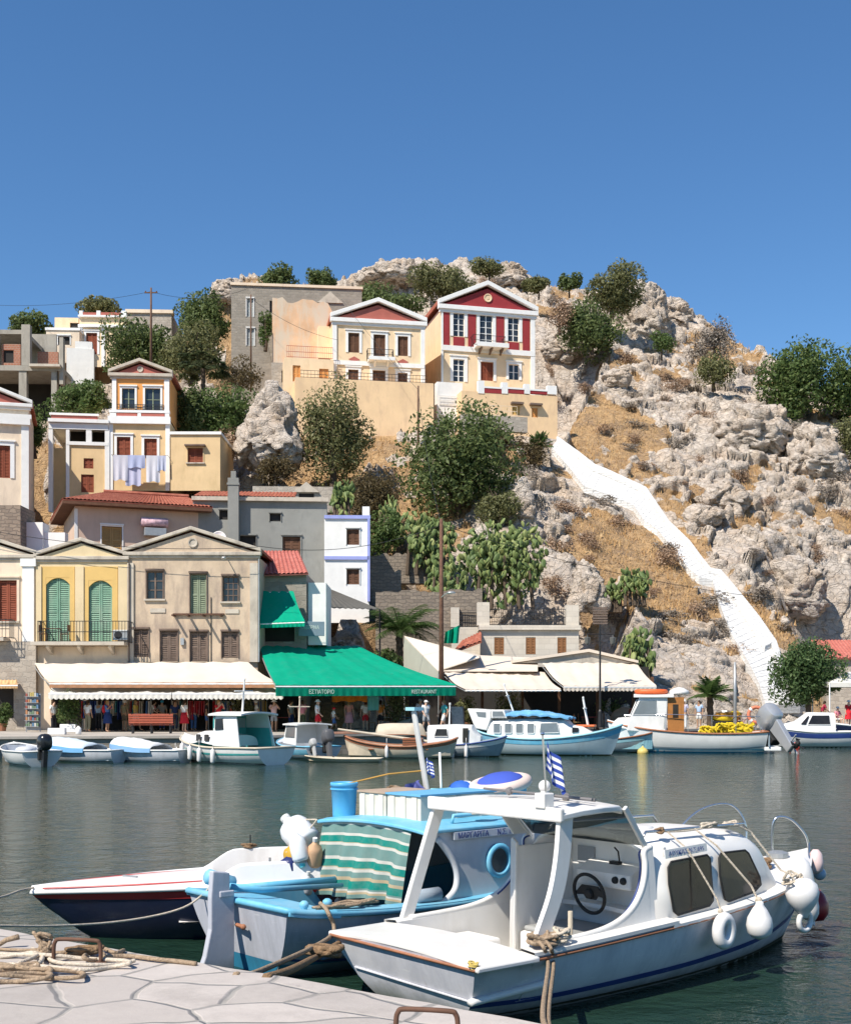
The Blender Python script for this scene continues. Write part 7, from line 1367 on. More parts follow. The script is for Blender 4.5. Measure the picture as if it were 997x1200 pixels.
# ================================================================ the speedboat
SL, SR = Vector((-1.07, 14.29, 0)), R(192); SB = thing('speedboat', 'white speedboat with red stripe and navy hull, bow pointing left', 'boat', SL, SR)
H = Hull([(0, .72, .60, .62, -.2, .1), (.7, .74, .62, .62, -.25, 0), (1.4, .73, .58, .60, -.25, 0), (2.1, .60, .38, .575, -.22, -.12), (2.75, .36, .16, .545, -.15, -.35), (3.15, .16, .06, .52, -.02, -.5), (3.33, .03, .02, .50, .1, -.62)])
H.shell(44, 12).build('hull', BNAVY, SB, auto=50); H.ribbon(.925, .99, .006, 50).build('red_stripe', BRED, SB, fix=False); H.rail(.028, .012, .01, 50).build('rubbing_rail', BW, SB, smooth=True)
SD = mat('white_speedboat_deck', (.74, .72, .70), .35, .05, 2.5, .45, stain=(.60, .57, .54))
H.deck(H.tx(1.35), 1, 0, .012, .07, 22, 10, .03).build('foredeck', SD, SB, auto=40)
mb = MB()
for sd in (1, -1):
 G = []
 for i in range(25):
  a = 1.75 * i / 24; x, bg, *_r = H.at(H.tx(a)); zg = _r[1]; up = .22 * float(sstep(1.55, 1.05, a)); G.append([Vector((x, sd * (bg + .01), zg + .012)), Vector((x, sd * (bg - .03), zg + up)), Vector((x, sd * (bg - .06), zg + up + .025)), Vector((x, sd * (bg - .10), zg + up + .015)), Vector((x, sd * (bg - .14), .22))])
 mb.grid(G)
mb.grid([[Vector((x, .58 * s_, .22)) for s_ in (-1, 1)] for x in (0, 1.75)]); mb.build('cockpit', SD, SB, auto=35)
mb = MB(); mb.box(-.0, .08, -.68, .68, .2, .83); mb.build('transom', SD, SB, bevel=.03); mb = MB(); mb.ball((.25, -.2, .72), (.28, .42, .16), 16, 8); mb.build('stern_seat', SD, SB, smooth=True)
mb = MB(); mb.tube([H.pt(H.tx(1.5 + 1.7 * i / 20), 1, -1, -.30 * (1 - i / 20)) + Vector((0, 0, .05)) for i in range(21)], .010, 6); mb.tube([H.pt(H.tx(1.5 + 1.7 * i / 20), 1, 1, -.22 * (1 - i / 20)) + Vector((0, 0, .05)) for i in range(21)], .010, 6); mb.build('pinstripe', BRED, SB)
mb = MB(); mb.bar((2.2, .1, .655), (2.35, -.05, .655), .03, .02); mb.tube([(.75, .30, .6), (.75, .30, .86)], .014, 6); mb.build('cleat', GALV, SB)
outboard(SB, -.08, 0, .72, ENGB, .75)
t = thing('float', 'yellow round float lying in the speedboat cockpit', 'float', SL, SR); mb = MB(); mb.ball((.62, .12, .66), .11, 14, 9); mb.build('ball', mat('yellow_plastic', (.65, .52, .04), .4), t, smooth=True); mb = MB(); mb.lathe([(.02, 0), (.03, .01), (.02, .03)], 8, (.62, .12, .76)); mb.build('plug', IRON, t)
t = thing('rope_coil', 'small brown rope hank on the far coaming of the speedboat', 'rope', SL, SR); tangle(t, (.92, -.68, .86), (.10, .05, .05), 16, .012, ROPED, 51); mb = MB(); mb.tube([(.9, -.66, .84), (.9, -.66, 1.02)], .008, 5); mb.build('pin', IRON, t)
def S_(a, b_, z): return Matrix.Translation(SL) @ Matrix.Rotation(SR, 4, 'Z') @ Vector((a, b_, z))
rope('pale mooring line from the speedboat bow running off to the left', [S_(2.3, -.1, .64), S_(3.3, 0, .56), at(0, 1052, 11.6), at(-90, 1072, 10.4)], .012, ROPEW)
rope('long slack pale line from the blue boat stern past the speedboat bow', [M_(.1, .6, .74), at(215, 1064, 12.1), at(150, 1079, 11.7), at(60, 1085.5, 11), at(-60, 1084, 10)], .011, ROPEW)
# ================================================================ on the near quay
def mring(px0, px1, pyt, z0, lb, base_drop=.0):
 y = (EYE - z0 - .14) * F / (pyt - HZ); a = Vector(((px0 - CX) / F * y, y, z0)); b_ = Vector(((px1 - CX) / F * y, y - .04, z0)); t = thing('mooring_bar', lb, 'mooring bar', a, 0, 'iron mooring bars on the quay'); v = b_ - a
 mb = MB(); mb.tube(spline([(0, 0, -.02), (0, 0, .08), (.01, 0, .125), (.045, 0, .14), v + Vector((-.045, 0, .14)), v + Vector((-.01, 0, .125)), v + Vector((0, 0, .08)), v + Vector((0, 0, -.02))], 5), .0125, 8); mb.build('bar', RUST, t, smooth=True)
 for p in (Vector((0, 0, 0)), v): mb = MB(); mb.lathe([(.035, .0), (.035, .006), (.02, .01)], 12, p); mb.build('base_plate', RUST, t)
 return a, b_
mring(464, 536, 1183, 1.0, 'rusty iron mooring bar at the bottom edge of the quay'); ra, rb = mring(63, 120, 1101, 1.0, 'rusty iron mooring bar under the rope heap on the left')
t = thing('rope_heap', 'heap of weathered mooring rope tied round the iron bar on the quay', 'rope', (0, 0, 0), 0); rr_ = random.Random(12)
def qz(px, py, h_=0): return on_z(px, py, 1.0 + h_) + Vector((0, 0, 0))
t.location = qz(60, 1125); TL = t.location.copy()
loops = [[(-40, 1118), (20, 1119), (60, 1120), (100, 1124), (140, 1126), (152, 1129), (130, 1134), (100, 1137), (60, 1134), (20, 1131), (-30, 1130)], [(-40, 1142), (0, 1143), (40, 1146), (70, 1147), (95, 1145), (97, 1141), (80, 1138), (50, 1136), (20, 1137), (-20, 1138)], [(-30, 1149), (10, 1151), (40, 1149), (60, 1144), (50, 1139), (20, 1134), (0, 1130), (-30, 1127)], [(38, 1112), (50, 1120), (45, 1130), (30, 1136), (22, 1130), (40, 1122), (54, 1114), (56, 1104), (50, 1112), (46, 1126)], [(60, 1118), (80, 1116), (96, 1112), (105, 1116), (98, 1122), (110, 1126), (122, 1120), (112, 1114), (104, 1114), (120, 1112), (135, 1117), (145, 1114)], [(-30, 1112), (0, 1113), (30, 1114), (45, 1113), (52, 1110)], [(0, 1122), (24, 1119), (40, 1117), (54, 1122), (66, 1128), (100, 1131), (140, 1131), (158, 1126)], [(-20, 1134), (20, 1133), (36, 1130), (50, 1132), (60, 1137), (50, 1141), (20, 1141), (-20, 1145)]]
for k, lp in enumerate(loops):
 mb = MB(); mb.tube(spline([qz(a, b_, .012 + .013 * ((k + i) % 3)) - TL for i, (a, b_) in enumerate(lp)], 8), .0135 if k != 5 else .011, 7); mb.build('strand', ROPE if k % 3 else ROPEW, t, smooth=True)
tangle(t, qz(52, 1119, .02) - TL, (.07, .04, .14), 22, .012, ROPE, 61, 'knot'); tangle(t, qz(100, 1120, .02) - TL, (.12, .06, .05), 26, .012, ROPED, 62, 'knot'); tangle(t, qz(33, 1136, .02) - TL, (.09, .05, .03), 20, .011, ROPE, 63, 'knot')
rope('pale rope lying along the quay edge from the rope heap to the right', [qz(120, 1122, .03), qz(150, 1121, .02), qz(185, 1125, .02), qz(206, 1127, .015), qz(230, 1130, .012)], .015, ROPE)
t = thing('rope_end', 'frayed grey rope end sticking up at the left edge of the quay', 'rope', qz(-5, 1112)); mb = MB(); mb.tube([(0, 0, .01), (.06, .02, .05), (.14, .03, .07)], [.014, .017, .02], 7); mb.build('strand', ROPE, t, smooth=True)
# ================================================================ plants
LG = leafmat('dark_green_leaf', (.06, .09, .03), (.125, .165, .055), (.20, .235, .095)); LM = leafmat('mid_green_leaf', (.05, .09, .025), (.11, .165, .05), (.19, .23, .085))
LO = leafmat('olive_leaf', (.09, .10, .038), (.19, .195, .082), (.28, .27, .135)); LB = leafmat('brown_olive_leaf', (.07, .055, .026), (.14, .105, .05), (.20, .16, .085)); LT = leafmat('tamarisk_leaf', (.05, .09, .032), (.10, .165, .06), (.16, .22, .09))
LD = leafmat('dry_twig', (.24, .155, .105), (.35, .235, .155), (.43, .31, .21), .15); LDG = leafmat('grey_twig', (.17, .14, .12), (.27, .23, .19), (.36, .31, .25), .15); LP = leafmat('palm_leaf', (.03, .065, .018), (.07, .12, .03), (.13, .17, .06)); LC = leafmat('cactus_pad', (.06, .10, .032), (.14, .185, .06), (.28, .30, .11), .05)
BARK = mat('tree_bark', (.10, .075, .055), .95, .25, 4, .1, 0, .8, 20)
def leaves(c, n, size, g, lobes=9, shell=.72, droop=.0, rnd=None):
 """n leaf faces spread through a lumpy crown of half size c=(rx,ry,rz)"""
 rx, ry, rz = c; v = g.normal(size=(lobes, 3)); v /= np.linalg.norm(v, axis=1)[:, None]; lc = v * g.uniform(.30, .68, (lobes, 1)); lc[:, 2] = lc[:, 2] * .8 + .05; lr = g.uniform(.30, .55, lobes); lc[:, 2] -= .12
 k = g.choice(lobes, n, p=lr ** 2 / (lr ** 2).sum()); d = g.normal(size=(n, 3)); d /= np.linalg.norm(d, axis=1)[:, None]
 rad = np.where(g.random(n) < shell, g.uniform(.82, 1.08, n), g.uniform(.15, .9, n)); p = lc[k] + d * (lr[k] * rad)[:, None]
 p += .10 * np.stack([vnoise(p * 3 + 5, 3), vnoise(p * 3 + 9, 4), vnoise(p * 3 + 2, 5)], 1); p = p / np.percentile(np.abs(p), 98.5, axis=0); P_ = p * np.array([rx, ry, rz])
 nn = d + g.normal(0, .75, (n, 3)); nn /= np.linalg.norm(nn, axis=1)[:, None]; t = np.cross(nn, g.normal(size=(n, 3))); t /= np.linalg.norm(t, axis=1)[:, None]; b_ = np.cross(nn, t); s_ = size * g.uniform(.55, 1.25, n)[:, None]
 Q_ = np.stack([P_ - t * s_, P_ + b_ * s_ * .5 + nn * s_ * .12, P_ + t * s_, P_ - b_ * s_ * .5 + nn * s_ * .12], 1).reshape(-1, 3); return Q_
def crown_mesh(name, Vv, m, parent): return np_mesh(name, Vv, np.arange(len(Vv)).reshape(-1, 4), m, parent)
def limbs(mb, c, zc, hgt, r, seed, n=7, base=(0, 0, -.6)):
 rr = random.Random(seed); rx, ry, rz = c; top = Vector((0, 0, zc - rz * .35)); mb.tube(spline([base, (rr.uniform(-.1, .1), 0, (zc - rz) * .5), top], 5), [r * (1.25 - .5 * i / 10) for i in range(11)], 8)
 for i in range(n):
  a = 2 * math.pi * i / n + rr.uniform(-.4, .4); e = Vector((rx * .62 * math.cos(a), ry * .62 * math.sin(a), zc + rz * rr.uniform(-.35, .55))); s0 = Vector((0, 0, zc - rz * rr.uniform(.4, .95)))
  mb.tube(spline([s0, s0.lerp(e, .5) + Vector((0, 0, .1 * rz)), e], 4), [r * .5 * (1 - .8 * k / 8) for k in range(9)], 5)
def tree(x0, y0, x1, y1, d, label, m, n=4000, leaf=.26, name='tree', cat='tree', group='trees on the hill', trunk=.0, seed=1, depth=.85, lobes=10, shell=.7, pybase=None):
 """a tree or shrub filling the pixel box x0..x1, y0..y1 at distance d"""
 g = np.random.default_rng(seed + 100); cx = (x0 + x1) / 2; rx = (x1 - x0) / 2 / F * d; rz = (y1 - y0) / 2 / F * d; ct = at(cx, (y0 + y1) / 2, d)
 zb = at(cx, pybase, d).z if pybase else ct.z - rz - trunk; root = thing(name, label, cat, (ct.x, ct.y, zb), 0, group); zc = ct.z - zb
 Vv = leaves((rx * 1.04, rx * depth, rz * 1.06), int(n * 1.5), leaf * .84, g, lobes, shell); Vv[:, 2] += zc - rz * (.22 if name == 'shrub' or trunk == 0 else .06); crown_mesh('crown', Vv, m, root)
 mb = MB(); limbs(mb, (rx, rx * depth, rz), zc, zc, max(.07, min(.3, rz * .09)), seed, base=(0, 0, -1.2)); mb.build('trunk', BARK, root, smooth=True); return root
tree(472, 484, 602, 606, 103, 'large dark carob tree on the rocks below the red shuttered mansion', LG, 9000, .24, seed=1, lobes=16, trunk=.3)
tree(347, 441, 432, 556, 105, 'tall olive green pine in front of the yellow mansion terrace', LO, 6500, .20, seed=2, lobes=14, shell=.6, trunk=.2)
tree(404, 533, 466, 606, 101, 'brownish half dry tree left of the large carob tree', LB, 4500, .15, seed=3, lobes=12, shell=.5)
tree(122, 372, 202, 432, 121, 'dark round tree in front of the hilltop cream house', LG, 5500, .24, seed=4, lobes=12); tree(212, 338, 275, 392, 132, 'dark leafy tree left of the grey stone house', LG, 5000, .24, seed=5, lobes=12); tree(193, 374, 258, 436, 119, 'loose light olive tree between the tall pole and the fan palm', LO, 5000, .2, seed=6, lobes=12, shell=.5)
tree(62, 440, 126, 488, 108, 'wide dark shrub below the concrete shell', LM, 4000, .2, seed=8, name='shrub', cat='shrub'); tree(222, 446, 306, 512, 108, 'broad green shrub on the rocks right of the fan palm', LM, 5000, .2, seed=9, name='shrub', cat='shrub', lobes=14)
tree(94, 347, 140, 368, 142, 'round olive tree crown behind the hilltop cream house', LO, 2200, .25, seed=10, pybase=385); tree(10, 362, 66, 398, 141, 'dark tree behind the concrete shell at the far left', LG, 3000, .26, seed=11, pybase=405)
tree(306, 309, 350, 338, 150, 'small dark pine on the skyline behind the stone house', LG, 2200, .24, seed=12); tree(359, 308, 392, 338, 151, 'smaller dark pine on the skyline right of the other', LG, 1800, .24, seed=13)
tree(484, 301, 556, 343, 152, 'large dry olive shrub on the skyline behind the yellow mansion', LO, 4200, .24, seed=14, name='shrub', cat='shrub'); tree(554, 298, 592, 318, 158, 'low green shrub on the summit behind the red pediment', LO, 1800, .24, seed=15, name='shrub', cat='shrub')
tree(418, 332, 492, 368, 141, 'dark spreading tree between the stone house and the yellow mansion roof', LG, 4200, .25, seed=16); tree(684, 307, 749, 360, 152, 'big rounded olive green tree on the right skyline', LO, 5200, .25, seed=17, lobes=14); tree(660, 346, 727, 407, 146, 'dark green bushy tree just below the rounded skyline tree', LG, 5200, .25, seed=18, lobes=13)
tree(893, 394, 985, 478, 138, 'big dark green tree on the right slope, left half of the pair', LM, 7500, .27, seed=19, lobes=16); tree(965, 402, 1045, 480, 139, 'big dark green tree cut by the right edge of the photo', LM, 6000, .27, seed=20, lobes=14); tree(978, 482, 1030, 532, 128, 'yellowish green shrub at the right edge below the big trees', LO, 2600, .22, seed=21, name='shrub', cat='shrub')
tree(908, 743, 983, 818, 83, 'dense round tamarisk tree beside the foot of the white stairway', LT, 9000, .15, seed=22, lobes=18, shell=.65, trunk=.2, pybase=852, group='trees along the quay')
tree(302, 356, 320, 398, 127, 'creeping green shrub on the wall of the grey stone house', LM, 1400, .16, seed=23, name='shrub', cat='shrub'); tree(614, 322, 648, 340, 158, 'low green shrub on the skyline right of the red pediment', LO, 1500, .24, seed=24, name='shrub', cat='shrub'); tree(654, 318, 680, 338, 158, 'small dark green shrub on the skyline left of the rounded tree', LG, 1200, .24, seed=25, name='shrub', cat='shrub')
tree(815, 408, 856, 446, 137, 'grey green shrub on the skyline left of the pair of dark trees', LO, 2200, .2, seed=26, name='shrub', cat='shrub', shell=.4); tree(812, 372, 862, 420, 141, 'grey leafless shrub on the right skyline', LDG, 2600, .18, seed=27, name='shrub', cat='shrub', shell=.3); tree(640, 345, 672, 380, 145, 'brown leafless shrub beside the red shuttered mansion', LD, 1800, .16, seed=28, name='shrub', cat='shrub', shell=.3); tree(760, 388, 790, 410, 143, 'small bright green shrub under the summit crag', LM, 1200, .18, seed=29, name='shrub', cat='shrub')
tree(245, 500, 285, 540, 106, 'dry brown shrub on the crag beside the ochre annex', LD, 1800, .15, seed=30, name='shrub', cat='shrub', shell=.4); tree(30, 470, 52, 520, 100, 'narrow green shrub between the villa and the concrete shell', LM, 1600, .16, seed=31, name='shrub', cat='shrub'); tree(558, 488, 602, 525, 112, 'dry olive shrub under the mansion garden fence', LB, 2200, .15, seed=32, name='shrub', cat='shrub', shell=.5)
tree(300, 525, 345, 560, 100, 'low brown shrub at the foot of the grey crag', LB, 1500, .15, seed=33, name='shrub', cat='shrub', shell=.4)
tree(203, 436, 236, 505, 106, 'dark bushy tree between the ochre house and the fan palm', LG, 3200, .2, seed=50, lobes=12); tree(432, 598, 475, 650, 96, 'bushy green shrub between the white house and the large carob tree', LM, 2600, .15, seed=51, name='shrub', cat='shrub', group='shrubs on the slope'); tree(384, 600, 436, 650, 97, 'low olive shrub behind the white and lilac house', LO, 2600, .15, seed=52, name='shrub', cat='shrub', group='shrubs on the slope'); tree(560, 560, 612, 606, 99, 'olive shrub at the right foot of the large carob tree', LO, 2600, .15, seed=53, name='shrub', cat='shrub', group='shrubs on the slope'); tree(255, 415, 305, 452, 117, 'dry grassy shrub on the bank below the grey stone house', LB, 1800, .15, seed=54, name='shrub', cat='shrub', group='shrubs on the slope'); tree(600, 500, 648, 545, 113, 'brown bush on the rocks at the head of the stairway', LB, 1800, .14, seed=55, name='shrub', cat='shrub', group='shrubs on the slope', shell=.4)
# dry shrubs scattered on the slope: four kinds copied
protos = []
for k in range(4):
 g = np.random.default_rng(300 + k); r_ = thing('dry_shrub', '', 'shrub', (0, 0, -50)); Vv = leaves((1.05, 1.0, .72), 900, .085, g, 9, .35); Vv[:, 2] += .42; crown_mesh('twigs', Vv, LD if k % 2 else LDG, r_); mb = MB(); limbs(mb, (.8, .8, .6), .6, .6, .04, k); mb.build('stem', BARK, r_); protos.append(r_)
KIND = ['small grey leafless shrub on the dry rocky slope', 'small brown leafless shrub on the dry rocky slope', 'rounder grey leafless shrub on the dry rocky slope', 'rounder brown leafless shrub on the dry rocky slope']
rr_ = random.Random(77); placed = 0; first = [True] * 4
def on_stair(px, py):
 for k in range(len(STL) - 1):
  for s_ in (0, .25, .5, .75):
   cx = ((STL[k][0] + STR[k][0]) * (1 - s_) + (STL[k + 1][0] + STR[k + 1][0]) * s_) / 2; cy = ((STL[k][1] + STR[k][1]) * (1 - s_) + (STL[k + 1][1] + STR[k + 1][1]) * s_) / 2
   if math.hypot(px - cx, py - cy) < 34: return True
 return False
EDGE = [(704, 592), (722, 600), (738, 612), (764, 640), (780, 655), (826, 706), (832, 728), (840, 748), (852, 768)]
SP = EDGE + [(712, 405), (730, 420), (775, 440), (770, 465), (758, 495), (745, 470), (800, 455), (735, 520), (720, 505), (690, 430), (840, 440), (860, 470), (845, 520), (815, 545), (800, 520), (870, 560), (905, 590), (930, 570), (960, 580), (830, 580), (850, 610), (880, 640), (910, 640), (900, 665), (945, 640), (790, 560), (760, 545), (690, 520), (665, 600), (690, 640), (720, 690), (750, 700), (780, 720), (800, 690), (815, 720), (835, 735), (800, 745), (770, 695), (700, 660), (660, 640), (655, 620), (875, 690), (900, 700), (860, 655), (880, 720), (920, 735), (640, 470), (650, 440), (665, 420), (685, 450), (625, 540), (620, 560), (560, 330), (600, 330), (650, 355), (780, 410), (470, 330), (420, 325), (300, 430), (275, 420), (930, 500), (985, 560), (975, 600), (965, 660), (820, 480), (880, 440), (740, 560), (700, 545), (640, 690), (730, 725)]
for px, py in SP:
 if on_stair(px, py) and (px, py) not in EDGE: continue
 for q in range(rr_.choice((1, 2, 2, 2))):
  p = hit(px + rr_.uniform(-11, 11), py + rr_.uniform(-7, 7)); k = rr_.randrange(4)
  if first[k]: o = protos[k]; first[k] = False
  else: o = copy_tree(protos[k])
  o['label'] = KIND[k]; o['group'] = ['grey dry shrubs', 'brown dry shrubs', 'rounder grey dry shrubs', 'rounder brown dry shrubs'][k]; o.location = p - Vector((0, 0, .25)); o.rotation_euler = (0, 0, rr_.uniform(0, 6)); s_ = rr_.uniform(.45, 1.35); o.scale = (s_ * rr_.uniform(.9, 1.3), s_, s_ * rr_.uniform(.7, 1.1))
# prickly pears
def cactus(px0, py0, px1, py1, d, label, n, seed, pad=.30):
 rr = random.Random(seed); W_ = (px1 - px0) / F * d; Hh = (py1 - py0) / F * d; b0 = at((px0 + px1) / 2, py1, d); root = thing('prickly_pear', label, 'cactus', b0, 0, 'prickly pears on the slope'); mb = MB()
 g = np.random.default_rng(seed + 500); PV = leaves((W_ * .5, W_ * .3 + .5, Hh * .5), n, .1, g, 14, .75)[::4]
 for x_, y, z in PV.tolist():
  z += Hh * .5; u = x_ / W_; y += z * .6 - .5
  s_ = pad * rr.uniform(.65, 1.2); rot = Matrix.Rotation(rr.uniform(0, 3.14), 3, 'Z') @ Matrix.Rotation(rr.uniform(-.8, .8), 3, 'Y') @ Matrix.Rotation(rr.uniform(-.6, .6), 3, 'X')
  mb.ball((u * W_, y, z), (s_ * .62, s_ * .13, s_), 7, 4, rot=rot)
 mb.build('pads', LC, root, fix=False, smooth=True); mb = MB()
 for i in range(5): mb.tube([((i / 4 - .5) * W_ * .7, -.3, -.8), ((i / 4 - .5) * W_ * .6, .2, Hh * .5)], [.16, .1], 7)
 mb.build('stem', BARK, root)
cactus(545, 600, 638, 702, 90, 'largest prickly pear, spread over the rocks right of the brown pole', 1300, 1); cactus(468, 585, 530, 662, 93, 'prickly pear mass below the large carob tree, left of the brown pole', 620, 2); cactus(500, 640, 545, 712, 86, 'lower prickly pear clump beside the brown pole', 420, 3); cactus(388, 560, 413, 607, 95, 'small prickly pear behind the white and lilac house', 160, 4); cactus(727, 667, 759, 698, 92, 'small prickly pear on the slope left of the white stairway', 170, 5); cactus(733, 732, 766, 786, 82, 'prickly pear hanging down beside the rightmost beige awning', 220, 6); cactus(708, 675, 730, 706, 93, 'darker prickly pear tuft left of the small slope one', 90, 7); cactus(440, 580, 470, 620, 97, 'small prickly pear under the brownish tree', 150, 8)
# palms
def palm(px, py, pyb, d, label, R_, n, droop, seed, fan=False, th=.22, name='palm_tree', leaf=LP, group='palms', up=.6):
 rr = random.Random(seed); b0 = at(px, pyb, d); h_ = (pyb - py) / F * d; root = thing(name, label, 'palm', b0, 0, group); mb = MB(); V4 = []
 for i in range(n):
  a = 2 * math.pi * i / n * 2.4 + rr.uniform(-.2, .2); el = rr.uniform(-.25, 1.35) * up + .1; L = R_ * rr.uniform(.75, 1.1); p = Vector((0, 0, h_)); pts = []; K = 9
  for k in range(K + 1):
   t = k / K; e = el - droop * t * t * 1.6; dr = Vector((math.cos(a) * math.cos(e), math.sin(a) * math.cos(e), math.sin(e))); pts.append(p.copy()); p = p + dr * L / K
  mb.tube(pts, [.035 * (1 - .8 * k / K) for k in range(K + 1)], 4)
  s0 = K - 2 if fan else 1
  for k in range(s0, K + 1):
   for q in range(10 if fan else 4):
    i0 = min(K - 1, k); b_ = pts[i0].lerp(pts[min(K, i0 + 1)], q / 4 if not fan else 0); d_ = (pts[min(K, i0 + 1)] - pts[max(0, i0 - 1)]).normalized(); sd = d_.cross(Vector((0, 0, 1))).normalized(); ll = L * (.30 if not fan else .28) * (math.sin(math.pi * min(1, (k + q / 4) / K * .85 + .15)) if not fan else 1)
    for s_ in (1, -1):
     dd = (d_ * (.55 if not fan else rr.uniform(-.2, 1)) + sd * s_ * (.8 if not fan else rr.uniform(.1, 1)) - Vector((0, 0, .25 + rr.uniform(0, .2)))).normalized(); e_ = b_ + dd * ll; w_ = d_ * (.028 if not fan else .07); V4 += [b_ - w_, b_ + w_, e_ + w_ * .3, e_ - w_ * .3]
 mb.build('frond_stalks', leaf, root); np_mesh('fronds', np.array([tuple(v) for v in V4]), np.arange(len(V4)).reshape(-1, 4), leaf, root)
 mb = MB(); k = max(4, int(h_ / .18)); mb.tube([(0.02 * math.sin(i * 2), 0, -.3 + (h_ + .3) * i / k) for i in range(k + 1)], [th * (1.15 if i % 2 else .95) for i in range(k + 1)], 9); mb.build('trunk', BARK, root); return root
palm(468, 738, 800, 79, 'large green palm between the green awning and the brown pole', 3.0, 34, .75, 1); palm(238, 432, 462, 111, 'dark fan palm on the slope right of the ochre two storey house', 2.3, 40, .5, 2, fan=True, th=.2, leaf=leafmat('dark_palm_leaf', (.04, .06, .028), (.08, .105, .045), (.14, .16, .07))); palm(832, 815, 848, 79, 'short palm with upright fronds behind the long fishing boat', 1.75, 30, .55, 3, up=1.0, th=.2)
palm(632, 522, 536, 113, 'spiky yucca at the top of the white stairway', 1.5, 26, .2, 4, fan=False, name='yucca', up=.9); palm(523, 498, 512, 115, 'spiky yucca under the white landing of the mansion', 1.1, 22, .2, 5, name='yucca', up=.9); palm(362, 725, 760, 80, 'small spiky palm beside the white pier of the narrow stone house', 1.2, 22, .4, 6, up=.9)
tree(425, 755, 470, 790, 79, 'leafy shrub under the large green palm', LM, 2600, .14, seed=40, name='shrub', cat='shrub', group='plants along the quay')
# potted plants on the quay
def pot(px, pyt, pyb, w_, d, label, m, seed, planter=False):
 p = on_z(px, pyb, 1.0) if d is None else Vector(((px - CX) / F * d, d, 1.0)); d = p.y; h_ = (pyb - pyt) / F * d; r = w_ / 2 / F * d; t = thing('potted_plant', label, 'plant', p, 0, 'potted plants on the quay'); g = np.random.default_rng(seed + 900); Vv = leaves((r * 1.1, r, (h_ - .4) * .55), 1500, .085, g, 10, .5); Vv[:, 2] += .4 + (h_ - .4) * .52; crown_mesh('foliage', Vv, m, t)
 mb = MB(); mb.box(-.42, .42, -.3, .3, 0, .42) if planter else mb.lathe([(.2, 0), (.22, .02), (.28, .38), (.31, .38), (.31, .44), (.27, .44), (.25, .38)], 14); mb.build('pot', WTRIM if planter else mat('terracotta', (.36, .16, .09), .9), t, bevel=.02); mb = MB()
 for k in range(4): a = k * 1.6; mb.tube([(0, 0, .35), (.4 * r * math.cos(a), .4 * r * math.sin(a), h_ * .7)], .02, 5)
 mb.build('stem', BARK, t)
pot(81, 813, 858, 28, None, 'tall feathery potted plant in a white planter by the left shop', LM, 1, True); pot(284, 801, 857, 32, None, 'tall potted plant at the right end of the white shop awning', LO, 2); pot(464, 796, 857, 26, None, 'tall dark potted plant in front of the green restaurant awning', LO, 3); pot(596, 802, 856, 26, None, 'potted plant in front of the beige awning behind the trip boat', LO, 4); pot(716, 812, 852, 34, None, 'bushy potted plant under the rightmost beige awning', LM, 5); pot(2, 825, 857, 18, None, 'small potted plant at the left edge beside the stone doorway', LM, 6); pot(545, 812, 856, 20, None, 'thin potted plant under the right end of the green awning', LO, 7)
# crags of bare rock standing out of the hill
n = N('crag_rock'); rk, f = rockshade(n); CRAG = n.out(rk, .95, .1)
def crag(px, py, w_, h_, label, seed, d=None, tilt=0):
 c = hit(px, py + h_ * .25); d = d or c.y; c = at(px, py, d); rx = w_ / 2 / F * d; rz = h_ / 2 / F * d; m = 120; k = 80
 th, ph = np.meshgrid(np.linspace(0, 2 * math.pi, m, endpoint=False), np.linspace(0.02, math.pi - .02, k)); S_n = np.stack([np.sin(ph) * np.cos(th), np.sin(ph) * np.sin(th), np.cos(ph)], -1).reshape(-1, 3)
 S_n = np.sign(S_n) * np.abs(S_n) ** .75; Pp = S_n * np.array([rx, rx * .75, rz]); tall = rz > rx * 1.05; Pp[:, :2] *= (1 - (.38 if tall and seed != 1 else .12) * (Pp[:, 2:3] / rz + .2)); L1 = np.array([1.7, 1.7, 3.4]) if tall else np.array([2.4, 2.4, 1.7]); off = np.array([seed * 13.7, seed * 3.1, 0]); wq = np.stack([fbm(Pp / 2.5 + off, 3, 41), fbm(Pp / 2.5 + off, 3, 51), fbm(Pp / 2.5 + off, 3, 61)], 1)
 A1, E1 = facet((Pp + off) / L1 + wq * .3, 7); A2, E2 = facet((Pp + off) / np.array([.95, .95, .6]) + wq * .3, 23); dsp = A1 * .9 - sstep(.08, 0, E1) * .3 + A2 * .42 - sstep(.07, 0, E2) * .14 + fbm(Pp / .6 + off, 4, 3, .65) * .2 + fbm((Pp + off) / np.array([4, 4, .7]), 3, 91) * .35
 nd = S_n / np.linalg.norm(S_n, axis=1)[:, None]; Pp = Pp + nd * (dsp * .62 * min(1.0, rx / 2.2))[:, None]; idx = np.arange(m * k).reshape(k, m); Fc = np.stack([idx[:-1], idx[1:], np.roll(idx[1:], -1, 1), np.roll(idx[:-1], -1, 1)], -1).reshape(-1, 4)
 o = np_mesh('rock_outcrop', Pp, Fc, CRAG); o.location = c; tag(o, label, 'rock', 'rock outcrops on the hill')
